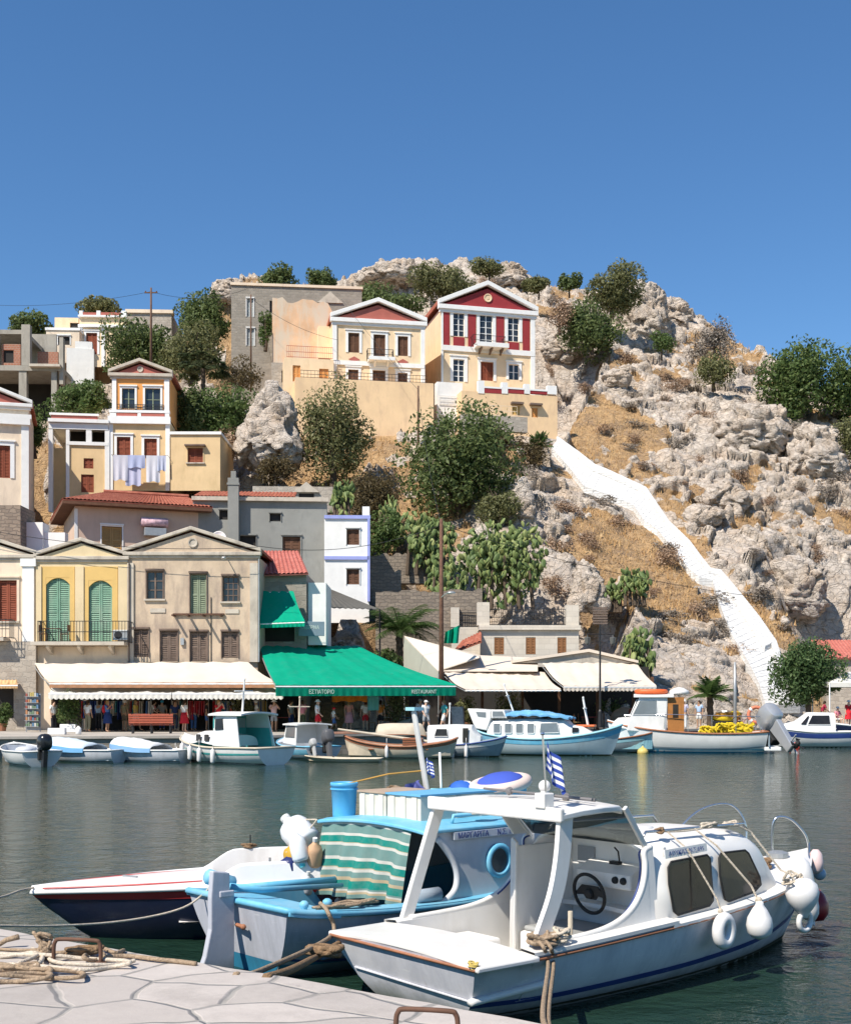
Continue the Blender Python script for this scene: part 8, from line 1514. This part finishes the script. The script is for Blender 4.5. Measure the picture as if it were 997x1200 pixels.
crag(752, 372, 60, 78, 'tall square topped crag on the right skyline', 1); crag(790, 368, 34, 34, 'small rounded crag just right of the skyline tower crag', 2); crag(318, 505, 70, 96, 'steep grey crag right of the ochre annex', 3, 104); crag(880, 505, 84, 62, 'broad pale crag below the big dark green trees', 4); crag(955, 530, 66, 70, 'blocky crag at the right edge under the big trees', 5); crag(660, 405, 46, 44, 'grey boulder mass beside the red shuttered mansion', 6); crag(722, 445, 30, 22, 'small boulder in the dry grass right of the mansion', 7); crag(455, 325, 70, 26, 'long low crag on the skyline behind the yellow mansion', 8); crag(595, 325, 44, 26, 'low crag on the skyline behind the red pediment', 9); crag(610, 600, 36, 70, 'steep grey slab right of the large carob tree', 10, 101); crag(262, 340, 30, 28, 'grey crag on the skyline left of the stone house', 11); crag(715, 605, 30, 14, 'flat boulder beside the upper white stairway', 12) if False else None
crag(930, 690, 70, 66, 'tall cracked cliff block right of the white stairway', 13, 106); crag(690, 690, 46, 60, 'weathered cliff block above the rightmost beige awning', 14, 93); crag(822, 606, 46, 26, 'pale boulder ridge right of the upper stairway', 15); crag(845, 585, 60, 34, 'pale broken rock ledge in the middle of the right slope', 16)
# ================================================================ people
SKINC = [mat('skin_light', (.56, .35, .25), .6, .06), mat('skin_tan', (.42, .24, .15), .6, .06)]
def skinned(name, J, E_, rad, root='pelvis', sub=1):
 me = bpy.data.meshes.new(name); ks = list(J); me.from_pydata([J[k] for k in ks], [(ks.index(a), ks.index(b)) for a, b in E_], []); o = bpy.data.objects.new(name, me); col.objects.link(o)
 m = o.modifiers.new('skin', 'SKIN'); m.use_smooth_shade = True; sv = me.skin_vertices[0].data
 for i, k in enumerate(ks): r = rad[k]; sv[i].radius = r if hasattr(r, '__len__') else (r, r); sv[i].use_root = (k == root)
 o.modifiers.new('sub', 'SUBSURF').levels = sub; bpy.context.view_layer.update(); e = bpy.data.meshes.new_from_object(o.evaluated_get(bpy.context.evaluated_depsgraph_get())); e.name = name; bpy.data.objects.remove(o); return e
def pose(kind):
 # joints of a 1.72 m figure, facing -y; x to its left
 J = {'pelvis': (0, 0, .93), 'spine': (0, .01, 1.10), 'chest': (0, .0, 1.30), 'neck': (0, -.0, 1.45), 'head': (0, -.02, 1.57), 'crown': (0, -.01, 1.67), 'nose': (0, -.12, 1.58)}
 for s_, k in ((1, 'l'), (-1, 'r')):
  J['hip' + k] = (.10 * s_, 0, .88); J['knee' + k] = (.10 * s_, -.01, .48); J['ank' + k] = (.10 * s_, .02, .08); J['toe' + k] = (.12 * s_, -.14, .03); J['sh' + k] = (.18 * s_, .01, 1.40); J['elb' + k] = (.25 * s_, .02, 1.13); J['wri' + k] = (.25 * s_, -.05, .89)
 def sh(k, *p): J[k] = p
 if kind == 'walk':
  sh('kneel', .09, -.17, .50); sh('ankl', .09, -.24, .10); sh('toel', .10, -.40, .07); sh('kneer', -.09, .04, .49); sh('ankr', -.09, .30, .16); sh('toer', -.10, .18, .05); sh('elbl', .25, .14, 1.16); sh('wril', .23, .10, .92); sh('elbr', -.25, -.08, 1.14); sh('wrir', -.22, -.24, .95)
 if kind == 'photo':
  sh('elbl', .28, -.16, 1.22); sh('wril', .10, -.26, 1.44); sh('elbr', -.28, -.16, 1.22); sh('wrir', -.08, -.26, 1.44)
 if kind == 'lean':
  for k in ('spine', 'chest', 'neck', 'head', 'crown', 'nose', 'shl', 'shr'): x, y, z = J[k]; J[k] = (x, y - (z - .93) * .28, z - (z - .93) * .04)
  sh('elbl', .26, -.28, 1.12); sh('wril', .18, -.48, 1.05); sh('elbr', -.26, -.24, 1.10); sh('wrir', -.16, -.42, .98)
 if kind == 'sit':
  dz = -.43
  for k in J: x, y, z = J[k]; J[k] = (x, y, z + dz) if not k.startswith(('knee', 'ank', 'toe')) else J[k]
  for s_, k in ((1, 'l'), (-1, 'r')): sh('knee' + k, .12 * s_, -.42, .48); sh('ank' + k, .12 * s_, -.44, .08); sh('toe' + k, .13 * s_, -.60, .03); sh('elb' + k, .27 * s_, -.10, .72); sh('wri' + k, .14 * s_, -.33, .60)
 for s_, k in ((1, 'l'), (-1, 'r')):
  w_ = Vector(J['wri' + k]); d_ = (w_ - Vector(J['elb' + k])).normalized(); u_ = d_.cross(Vector((s_, 0, .3))).normalized(); p = w_ + d_ * .07; J['palm' + k] = tuple(p)
  for f in range(4): J['fin%d%s' % (f, k)] = tuple(p + d_ * (.085 - .012 * abs(f - 1.3)) + u_ * (f - 1.5) * .022 + Vector((-.012 * s_, 0, 0)))
  J['thu' + k] = tuple(w_ + d_ * .06 + u_ * .05 + Vector((-.02 * s_, 0, 0)))
 return J
RAD = {'pelvis': (.15, .11), 'spine': (.13, .09), 'chest': (.16, .105), 'neck': .052, 'head': (.078, .095), 'crown': (.06, .07), 'nose': .014}
for k in 'lr':
 RAD.update({'hip' + k: .085, 'knee' + k: .055, 'ank' + k: .04, 'toe' + k: .032, 'sh' + k: .055, 'elb' + k: .04, 'wri' + k: .028, 'palm' + k: (.035, .018), 'thu' + k: .010}); RAD.update({'fin%d%s' % (f, k): .009 for f in range(4)})
ED = [('pelvis', 'spine'), ('spine', 'chest'), ('chest', 'neck'), ('neck', 'head'), ('head', 'crown'), ('head', 'nose')]
for k in 'lr': ED += [('pelvis', 'hip' + k), ('hip' + k, 'knee' + k), ('knee' + k, 'ank' + k), ('ank' + k, 'toe' + k), ('chest', 'sh' + k), ('sh' + k, 'elb' + k), ('elb' + k, 'wri' + k), ('wri' + k, 'palm' + k), ('wri' + k, 'thu' + k)] + [('palm' + k, 'fin%d%s' % (f, k)) for f in range(4)]
def lerp3(a, b, t): return tuple(a[i] + (b[i] - a[i]) * t for i in range(3))
PM = {}
for kind in ('stand', 'walk', 'photo', 'lean', 'sit'):
 J = pose(kind); D_ = {'body': skinned('body', J, ED, RAD)}
 S_ = {k: J[k] for k in ('pelvis', 'spine', 'chest', 'shl', 'shr')}; rS = {k: tuple(x + .022 for x in RAD[k]) if hasattr(RAD[k], '__len__') else RAD[k] + .024 for k in S_}
 S_['nk'] = lerp3(J['chest'], J['neck'], .55); rS['nk'] = .075; eS = [('pelvis', 'spine'), ('spine', 'chest'), ('chest', 'shl'), ('chest', 'shr'), ('chest', 'nk')]
 for k in 'lr': S_['sl' + k] = lerp3(J['sh' + k], J['elb' + k], .75); rS['sl' + k] = .062; eS.append(('sh' + k, 'sl' + k))
 D_['shirt'] = skinned('shirt', S_, eS, rS)
 for nm, t in (('shorts', .85), ('trousers', 2)):
  T__ = {'pelvis': J['pelvis'], 'waist': lerp3(J['pelvis'], J['spine'], .55), 'hipl': J['hipl'], 'hipr': J['hipr']}; rT = {'pelvis': (.168, .128), 'waist': (.142, .105), 'hipl': .108, 'hipr': .108}; eT = [('pelvis', 'waist'), ('pelvis', 'hipl'), ('pelvis', 'hipr')]
  for k in 'lr':
   if t < 1: T__['e' + k] = lerp3(J['hip' + k], J['knee' + k], t); rT['e' + k] = .092; eT.append(('hip' + k, 'e' + k))
   else: T__['knee' + k] = J['knee' + k]; T__['e' + k] = lerp3(J['knee' + k], J['ank' + k], .92); rT['knee' + k] = .078; rT['e' + k] = .066; eT += [('hip' + k, 'knee' + k), ('knee' + k, 'e' + k)]
  D_[nm] = skinned(nm, T__, eT, rT)
 mb = MB(); hx, hy, hz = J['head']; mb.ball((hx, hy + .025, hz + .045), (.092, .098, .10), 14, 8); mb.ball((hx, hy + .07, hz - .02), (.08, .06, .10), 10, 6); o = mb.build('hair', BARK, None, smooth=True); D_['hair'] = o.data; bpy.data.objects.remove(o)
 mb = MB(); mb.lathe([(.17, .02), (.175, .03), (.10, .06), (.098, .12), (.06, .15), (.01, .16)], 16, (hx, hy, hz + .02)); o = mb.build('hat', BARK, None, smooth=True); D_['hat'] = o.data; bpy.data.objects.remove(o)
 mb = MB(); mb.ball((hx, hy + .01, hz + .055), (.098, .112, .085), 14, 8); mb.prism([(hx - .07, hy - .08, hz + .05), (hx + .07, hy - .08, hz + .05), (hx + .05, hy - .20, hz + .035), (hx - .05, hy - .20, hz + .035)], (0, 0, .015)); o = mb.build('cap', BARK, None, smooth=True); D_['cap'] = o.data; bpy.data.objects.remove(o)
 cx, cy_, cz_ = J['chest']; mb = MB(); mb.ball((cx, cy_ + .20, cz_ - .08), (.15, .11, .23), 14, 8)
 for s_ in (1, -1): mb.tube(spline([(s_ * .10, cy_ + .12, cz_ + .08), (s_ * .11, cy_ - .02, cz_ + .14), (s_ * .12, cy_ - .125, cz_ - .0), (s_ * .13, cy_ + .10, cz_ - .24)], 4), .02, 5)
 o = mb.build('backpack', BARK, None, smooth=True); D_['backpack'] = o.data; bpy.data.objects.remove(o)
 mb = MB(); px_, py_, pz_ = J['pelvis']; mb.lathe([(.155, .12), (.19, -.05), (.25, -.45), (.255, -.47), (.24, -.46), (.17, .1)], 16, (px_, py_, pz_)); o = mb.build('skirt', BARK, None, smooth=True); D_['skirt'] = o.data; bpy.data.objects.remove(o); PM[kind] = D_
def person(px, pyf, label, kind, face, parts, skin=0, d=None, z=1.0, s_=1.0, group='people on the quay'):
 p = on_z(px, pyf, z) if d is None else Vector(((px - CX) / F * d, d, z)); t = thing('person', label, 'person', p, R(face), group); t.scale = (s_,) * 3
 def add(nm, m): me = PM[kind][nm].copy(); me.materials.clear(); me.materials.append(m); o = bpy.data.objects.new(nm, me); col.objects.link(o); o.parent = t
 add('body', SKINC[skin])
 for nm, c in parts: add(nm, mat('clothes_%02d%02d%02d' % tuple(int(x * 99) for x in c), c, .9, .1, 6, .1))
HB, HF = (.05, .03, .02), (.30, .19, .09)
WH, BK, RD, PK, NV, KH, GYc, BL, LI = (.72, .71, .69), (.03, .03, .035), (.55, .03, .04), (.70, .25, .30), (.03, .05, .14), (.25, .22, .14), (.30, .31, .32), (.08, .16, .36), (.50, .48, .60)
person(63, 858, 'man in white shirt and black trousers beside the postcard stand', 'stand', 60, [('shirt', WH), ('trousers', BK), ('hair', HB)])
person(126, 858, 'woman with red backpack and blue skirt walking past the left shop', 'photo', 75, [('shirt', BL), ('skirt', NV), ('hair', HF), ('backpack', RD)], 1); person(146, 857, 'man in khaki shirt and brown shorts with pale cap, left of the bench', 'stand', 150, [('shirt', KH), ('shorts', (.16, .12, .08)), ('cap', WH)], 1)
person(177, 856, 'person with pink backpack and white shirt behind the red bench', 'lean', 90, [('shirt', WH), ('shorts', (.35, .10, .10)), ('hair', HB), ('backpack', PK)], 0, d=69.3); person(190, 856, 'person in grey shirt with bright blue cap behind the red bench', 'stand', 200, [('shirt', GYc), ('trousers', NV), ('cap', (.05, .38, .60))], 0, d=69.6); person(205, 857, 'man in dark blue shirt and trousers right of the bench', 'stand', 20, [('shirt', NV), ('trousers', (.05, .06, .09)), ('hair', HB)], 1)
person(242, 857, 'man in black shirt and blue shorts behind the teal cabin boat', 'stand', 100, [('shirt', BK), ('shorts', BL), ('hair', HB)], 1); person(256, 858, 'woman in red sleeveless top behind the teal cabin boat mast', 'photo', 50, [('shirt', RD), ('trousers', NV), ('hair', HF)]); person(227, 856, 'person in dark red shirt shopping under the white awning', 'stand', 170, [('shirt', (.35, .03, .04)), ('trousers', BL), ('hair', HB)], 0, d=69); person(271, 857, 'small figure in coral red shirt beside the tall potted plant', 'walk', -80, [('shirt', (.62, .10, .09)), ('shorts', GYc), ('hair', HB)], 0, s_=.85)
person(354, 858, 'man in pink vest and dark green trousers walking left of the green awning front', 'walk', 200, [('shirt', PK), ('trousers', (.07, .09, .05)), ('hair', HB)]); person(372, 859, 'person in white shirt, white hat and red shorts walking right', 'walk', 80, [('shirt', WH), ('shorts', RD), ('hat', WH)]); person(409, 857, 'woman in coral top and pink skirt under the green awning', 'stand', 170, [('shirt', (.66, .30, .24)), ('skirt', (.72, .36, .42)), ('hair', HF)]); person(428, 857, 'woman in white top and red shorts under the green awning', 'stand', 200, [('shirt', WH), ('shorts', RD), ('hair', HB)])
person(499, 859, 'woman in white top, pale cap and grey shorts under the awning end', 'walk', 30, [('shirt', WH), ('shorts', GYc), ('cap', WH)]); person(492, 857, 'taller man in pale cap and lilac shirt just behind the woman in grey shorts', 'stand', 40, [('shirt', LI), ('shorts', GYc), ('cap', GYc)], 0, s_=1.05)
person(801, 0, 'person in lilac shirt and white trousers standing behind the wooden cabin door', 'stand', 160, [('shirt', LI), ('trousers', WH), ('hat', WH)], 0, d=69.8, z=1.0, s_=1.02); person(819, 0, 'woman in pale blue top behind the yellow nets', 'stand', -40, [('shirt', (.40, .52, .70)), ('shorts', WH), ('hair', HB)], 1, d=74.5); person(900, 0, 'person in orange shirt sitting behind the silver outboard motor', 'sit', -60, [('shirt', (.55, .17, .08)), ('shorts', (.12, .12, .14)), ('hair', HB)], 1, d=77)
person(981, 0, 'woman in pink top seated under the white pavilion', 'sit', 30, [('shirt', PK), ('shorts', WH), ('hat', WH)], 0, d=82.2); person(994, 0, 'woman in red dress standing under the white pavilion', 'stand', 20, [('shirt', RD), ('skirt', RD), ('hat', WH)], 0, d=82.0); person(1008, 0, 'man in red shirt under the white pavilion at the photo edge', 'stand', -30, [('shirt', (.50, .06, .06)), ('shorts', NV), ('hair', HB)], 1, d=81.6); person(963, 0, 'man in dark red shirt leaning beside the tamarisk tree', 'lean', 90, [('shirt', (.33, .03, .06)), ('shorts', BK), ('hair', HB)], 1, d=81)
for px, d in ((981, 82.2), (900, 77)):
 t = thing('stool', 'wooden stool under the seated %s' % ('woman in pink' if px > 950 else 'person in orange'), 'stool', ((px - CX) / F * d, d + .05, 1.0)); mb = MB(); mb.box(-.19, .19, -.17, .17, .36, .40); mb.build('seat', BROWNW, t, bevel=.01)
 for sx in (-.15, .15):
  for sy in (-.13, .13): mb = MB(); mb.box(sx - .02, sx + .02, sy - .02, sy + .02, 0, .36); mb.build('leg', BROWNW, t)
for px, py, lb, kd, fc, top, low, hd_ in ((103, 858, 'woman in white blouse and tan trousers at the left shop entrance', 'stand', 150, WH, ('trousers', KH), ('hair', HB)), (115, 857, 'man in light blue shirt browsing the dark garments', 'lean', 170, (.35, .48, .66), ('trousers', BK), ('hair', HB)), (159, 857, 'woman in yellow top and white shorts left of the red bench', 'walk', 80, (.65, .48, .12), ('shorts', WH), ('hair', HF)), (216, 858, 'woman in white vest and red skirt right of the red bench', 'stand', 140, WH, ('skirt', RD), ('hair', HB)), (300, 857, 'man in white polo and navy shorts under the right shop end', 'walk', -80, WH, ('shorts', NV), ('cap', WH)), (321, 858, 'woman in pale pink shirt beside the windscreen boat', 'photo', 20, (.66, .45, .45), ('shorts', GYc), ('hat', WH)), (341, 857, 'man in grey shirt left of the pink vested man', 'stand', 60, GYc, ('trousers', NV), ('hair', HB)), (391, 858, 'child in white shirt between the red shorts walker and the pink skirt woman', 'walk', 100, WH, ('shorts', BL), ('cap', RD)), (446, 857, 'man in orange shirt left of the tall dark potted plant', 'stand', 150, (.62, .22, .05), ('shorts', BK), ('hair', HB)), (520, 858, 'woman in turquoise top at the right end of the green awning', 'walk', -70, (.10, .45, .45), ('shorts', WH), ('hair', HF))):
 person(px, py, lb, kd, fc, [('shirt', top), low, hd_], px % 2, s_=.78 if 'child' in lb else 1)
# ================================================================ shop goods and street things
p = on_z(177, 860, 1.0); t = thing('park_bench', 'red brown slatted bench at the quay edge facing the shops', 'bench', p, R(2)); RB = mat('red_bench_paint', (.36, .09, .05), .6, .15, 4, .3)
for k in range(4): mb = MB(); mb.box(-1.12, 1.12, .0 + k * .115, .10 + k * .115, .43, .47); mb.build('seat_slat', RB, t, bevel=.008)
for k in range(4): mb = MB(); mb.box(-1.12, 1.12, -.05 - k * .02, -.02 - k * .02, .52 + k * .125, .63 + k * .125); mb.build('back_slat', RB, t, bevel=.008)
for x in (-.95, 0, .95): mb = MB(); mb.box(x - .03, x + .03, -.02, .44, .36, .425); mb.box(x - .03, x + .03, .0, .06, 0, .42); mb.box(x - .03, x + .03, .38, .44, 0, .42); mb.bar((x, .03, .4), (x, -.10, 1.02), .06, .04); mb.build('support', IRON, t)
cols = [(.03, .05, .16), (.5, .04, .05), (.06, .10, .30), (.55, .50, .42), (.03, .03, .04), (.10, .20, .42), (.45, .10, .12), (.62, .60, .58), (.08, .25, .28), (.5, .3, .08)]
rr_ = random.Random(31)
for i, (px, lb) in enumerate(((108, 'clothes rack with dark blue garments at the left shop doorway'), (132, 'clothes rack with mixed garments behind the woman with red backpack'), (165, 'clothes rack of mixed shirts behind the left end of the red bench'), (214, 'clothes rack of dark shirts right of the red bench'), (232, 'clothes rack with red garments at the middle shop'), (262, 'clothes rack of light and dark shirts behind the red topped woman'), (300, 'clothes rack of dark garments at the right shop end'))):
 t = thing('clothes_rack', lb, 'clothes rack', ((px - CX) / F * 69.0, 69.0, 1.0), R(rr_.uniform(-15, 15)), 'clothes racks under the shop awning'); mb = MB()
 for x in (-.6, .6): mb.tube([(x, 0, 0), (x, 0, 1.75)], .018, 6); mb.tube([(x, -.25, .03), (x, .25, .03)], .018, 6)
 mb.tube([(-.65, 0, 1.75), (.65, 0, 1.75)], .018, 6); mb.build('frame', GALV, t)
 for k in range(9):
  x = -.54 + k * .135; c = cols[rr_.randrange(10)] if i != 4 else cols[1 + 5 * (k % 2)]; hh_ = rr_.uniform(.65, 1.15); mb = MB(); mb.hexa([(x - .03, -.24, 1.70 - hh_), (x + .03, -.24, 1.70 - hh_), (x + .03, .24, 1.70 - hh_), (x - .03, .24, 1.70 - hh_), (x - .02, -.19, 1.66), (x + .02, -.19, 1.66), (x + .02, .19, 1.66), (x - .02, .19, 1.66)]); mb.build('garment', mat('garment_%d' % cols.index(c), c, .9, .15, 5, .1), t, bevel=.015)
p = on_z(39, 858, 1.0); t = thing('postcard_stand', 'wire postcard stand full of colourful souvenirs at the left shop', 'display stand', p, R(-10)); mb = MB()
for x in (-.4, .4): mb.box(x - .02, x + .02, -.02, .02, 0, 2.0)
for k in range(6): mb.box(-.4, .4, -.2, .02, .28 + k * .32, .30 + k * .32)
mb.box(-.42, .42, .02, .05, .1, 2.05); mb.build('frame', mat('grey_wire', (.30, .31, .33), .5), t)
for k in range(6):
 for j in range(6): c = rr_.choice([(.42, .33, .12), (.36, .17, .08), (.28, .08, .06), (.10, .18, .28), (.48, .46, .42), (.30, .27, .22), (.14, .20, .13)]); x = -.36 + j * .125; h_ = rr_.uniform(.12, .24); mb = MB(); mb.box(x, x + .1, -.16, -.05, .302 + k * .32, .302 + k * .32 + h_); mb.build('souvenir', mat('souvenir_%d' % int(c[0] * 100 + c[2] * 10), c, .7), t)
def board(px, pyb, d, w_, h_, label, face, m, frame):
 t = thing('menu_board', label, 'sign', ((px - CX) / F * d, d, 1.0), R(face)); mb = MB(); mb.hexa([(-w_ / 2, 0, .02), (w_ / 2, 0, .02), (w_ / 2, .04, .02), (-w_ / 2, .04, .02), (-w_ / 2, .22, h_), (w_ / 2, .22, h_), (w_ / 2, .26, h_), (-w_ / 2, .26, h_)]); mb.build('panel', m, t)
 for x in (-w_ / 2, w_ / 2): mb = MB(); mb.bar((x, -.01, 0), (x, .21, h_ + .02), .05, .06); mb.bar((x, .48, 0), (x, .25, h_), .04, .04); mb.build('leg', frame, t)
board(537, 0, 67, .75, 1.35, 'grey menu board leaning beside the cross mast of the blue railed boat', 20, mat('grey_menu_panel', (.30, .32, .31), .6, .25, 6), GREYW)
t = thing('hanging_cloth', 'orange cloth banner hanging under the green awning', 'banner', ((409 - CX) / F * 67, 67.4, 2.4)); G = [[(-.95 + 1.9 * i / 16, .05 * math.sin(i * 1.2), .78 - .55 * j / 4 - .04 * math.sin(i * .9) * j / 4) for i in range(17)] for j in range(5)]; mb = MB(); mb.slab(G, (0, .02, 0)); mb.build('cloth', cloth('orange_cloth', (.75, .24, .03), .08, .3), t); mb = MB(); mb.tube([(-1, 0, .79), (1, 0, .79)], .015, 5); mb.build('rod', IRON, t)
t = thing('hanging_cloth', 'turquoise towel hanging under the green awning right of the orange banner', 'towel', ((437 - CX) / F * 67, 67.4, 2.4)); G = [[(-.3 + .6 * i / 8, .04 * math.sin(i * 1.2), .75 - 1.0 * j / 4) for i in range(9)] for j in range(5)]; mb = MB(); mb.slab(G, (0, .02, 0)); mb.build('cloth', cloth('turquoise_cloth', (.18, .52, .50), .08, .3), t); mb = MB(); mb.tube([(-.35, 0, .76), (.35, 0, .76)], .015, 5); mb.build('rod', IRON, t)
# tavern tables and chairs
def tav_table(px, d, label, tm): 
 t = thing('tavern_table', label, 'table', ((px - CX) / F * d, d, 1.0), 0, 'tavern tables under the awnings'); mb = MB(); mb.box(-.42, .42, -.4, .4, .72, .76); mb.build('tabletop', tm, t, bevel=.01)
 for sx in (-.36, .36):
  for sy in (-.34, .34): mb = MB(); mb.box(sx - .025, sx + .025, sy - .025, sy + .025, 0, .72); mb.build('leg', BROWNW, t)
 return t
chair0 = None
def tav_chair(x, y, face, label):
 global chair0
 if chair0 is None:
  t = thing('tavern_chair', label, 'chair', (x, y, 1.0), R(face), 'tavern chairs under the awnings'); mb = MB(); mb.box(-.2, .2, -.2, .2, .43, .46); mb.build('seat', mat('rush_seat', (.40, .28, .13), .9), t, bevel=.01); mb = MB()
  for k in range(3): mb.box(-.19, .19, .17, .20, .58 + k * .13, .65 + k * .13)
  mb.build('backrest', BROWNW, t)
  for sx in (-.18, .18):
   for sy in (-.18, .18): mb = MB(); mb.box(sx - .02, sx + .02, sy - .02, sy + .02, 0, .95 if sy > 0 else .44); mb.build('leg', BROWNW, t)
  chair0 = t
 else: t = copy_tree(chair0); t['label'] = label; t.location = (x, y, 1.0); t.rotation_euler.z = R(face)
for i, (px, d, nm) in enumerate(((332, 69, 'at the left end of the green awning'), (450, 70, 'under the middle of the green awning'), (478, 69, 'left of the woman in grey shorts'), (565, 71, 'behind the blue railed boat cabin'), (625, 71.5, 'behind the trip boat canvas'), (660, 72, 'behind the trip boat bow'), (690, 71, 'beside the black lamp post'), (735, 73, 'behind the fishing boat cabin'))):
 tm = mat('table_cloth_%d' % (i % 3), [(.30, .06, .05), (.66, .64, .58), (.08, .20, .36)][i % 3], .8); t = tav_table(px, d, 'small tavern table with %s top %s' % (['dark red', 'white', 'blue'][i % 3], nm), tm); x, y = t.location.x, t.location.y
 tav_chair(x - .68, y, 90, 'rush seated chair left of the table %s' % nm); tav_chair(x + .68, y, -90, 'rush seated chair right of the table %s' % nm)
# small things on the quay
t = thing('planter_box', 'low white planter box at the quay edge below the tall feathery plant', 'planter', on_z(67, 861, 1.0)); mb = MB(); mb.box(-.42, .42, -.18, .18, 0, .32); mb.build('box', WTRIM, t, bevel=.02); mb = MB(); mb.box(-.38, .38, -.14, .14, .322, .326); mb.build('soil_shade', BARK, t)
t = thing('gas_canister', 'small white canister right of the low white planter box', 'canister', on_z(92, 861, 1.0)); mb = MB(); mb.lathe([(.10, 0), (.14, .03), (.14, .3), (.08, .36), (.05, .36), (.05, .42), (.02, .42)], 14); mb.build('canister', WTRIM, t, smooth=True)
t = thing('gangplank', 'long reddish plank lying along the quay edge above the pale punt', 'plank', at(391, 861, 59.8)); mb = MB(); mb.bar((-1.3, 0, 0), (1.3, .35, .05), .35, .12); mb.build('plank', mat('reddish_plank', (.36, .19, .13), .8, .2, 4), t, bevel=.02)
t.location.z = 1.07
t = thing('wooden_dinghy', 'upturned cream dinghy stored on the quay edge behind the cross mast boat', 'dinghy', on_z(470, 862.5, 1.0), R(8)); H = std_hull(2.4, 1.0, .42, .5, .12, .8, .2); o = H.shell().build('hull', BCREAM, t, auto=50); o.rotation_euler = (R(180), 0, 0); o.location = (0, 0, .48); o = H.rail(.025).build('rail', BBROWN, t); o.rotation_euler = (R(180), 0, 0); o.location = (0, 0, .48)
t = thing('net_pile', 'yellow brown heap of nets and floats beside the short palm', 'net heap', ((850 - CX) / F * 79, 79, 1.0)); mb = MB(); mb.ball((0, 0, .6), (.9, .5, .35), 16, 8); mb.ball((.6, 0, .75), (.45, .4, .3), 14, 7); mb.build('net', NETY, t, smooth=True); tangle(t, (0, -.3, .5), (.9, .25, .5), 50, .04, mat('orange_net', (.45, .22, .04), .9), 71, 'strands'); mb = MB(); mb.box(-.9, .9, -.4, .4, 0, .4); mb.build('bin', RUBBER, t, bevel=.03)
t = thing('boat_cover', 'pile of brown and grey tarpaulin gear beside the fishing boat bow on the quay', 'gear', ((733 - CX) / F * 72.6, 72.6, 1.0)); mb = MB(); mb.ball((0, 0, .7), (.9, .5, .6), 18, 9); mb.build('tarpaulin', mat('brown_tarp', (.30, .24, .19), .9, .25, 3), t, smooth=True); mb = MB(); mb.ball((.45, -.3, .9), (.4, .35, .4), 14, 8); mb.build('bundle', mat('dark_red_bundle', (.28, .07, .05), .9), t, smooth=True)
t = thing('bicycle', 'dark bicycle leaning on the quay left of the orange lifebuoy', 'bicycle', ((872 - CX) / F * 76, 76, 1.0), R(10))
for x in (-.52, .52): mb = MB(); mb.tube([(x + .33 * math.cos(a), 0, .34 + .33 * math.sin(a)) for a in [2 * math.pi * i / 22 for i in range(22)]], .022, 6, True); [mb.tube([(x, 0, .34), (x + .33 * math.cos(a), 0, .34 + .33 * math.sin(a))], .004, 3) for a in [2 * math.pi * i / 10 for i in range(10)]]; mb.build('wheel', RUBBER, t)
mb = MB(); mb.tube([(-.52, 0, .34), (-.1, 0, .34), (.38, 0, .82), (-.22, 0, .85), (-.1, 0, .34)], .018, 6); mb.tube([(-.22, 0, .85), (-.52, 0, .34)], .014, 6); mb.tube([(.52, 0, .34), (.38, 0, .82), (.35, 0, .98), (.42, .25, 1.0)], .016, 6); mb.tube([(.35, 0, .98), (.42, -.25, 1.0)], .014, 6); mb.build('frame', REDP, t); mb = MB(); mb.ball((-.25, 0, .93), (.13, .07, .04), 12, 6); mb.build('saddle', RUBBER, t, smooth=True)
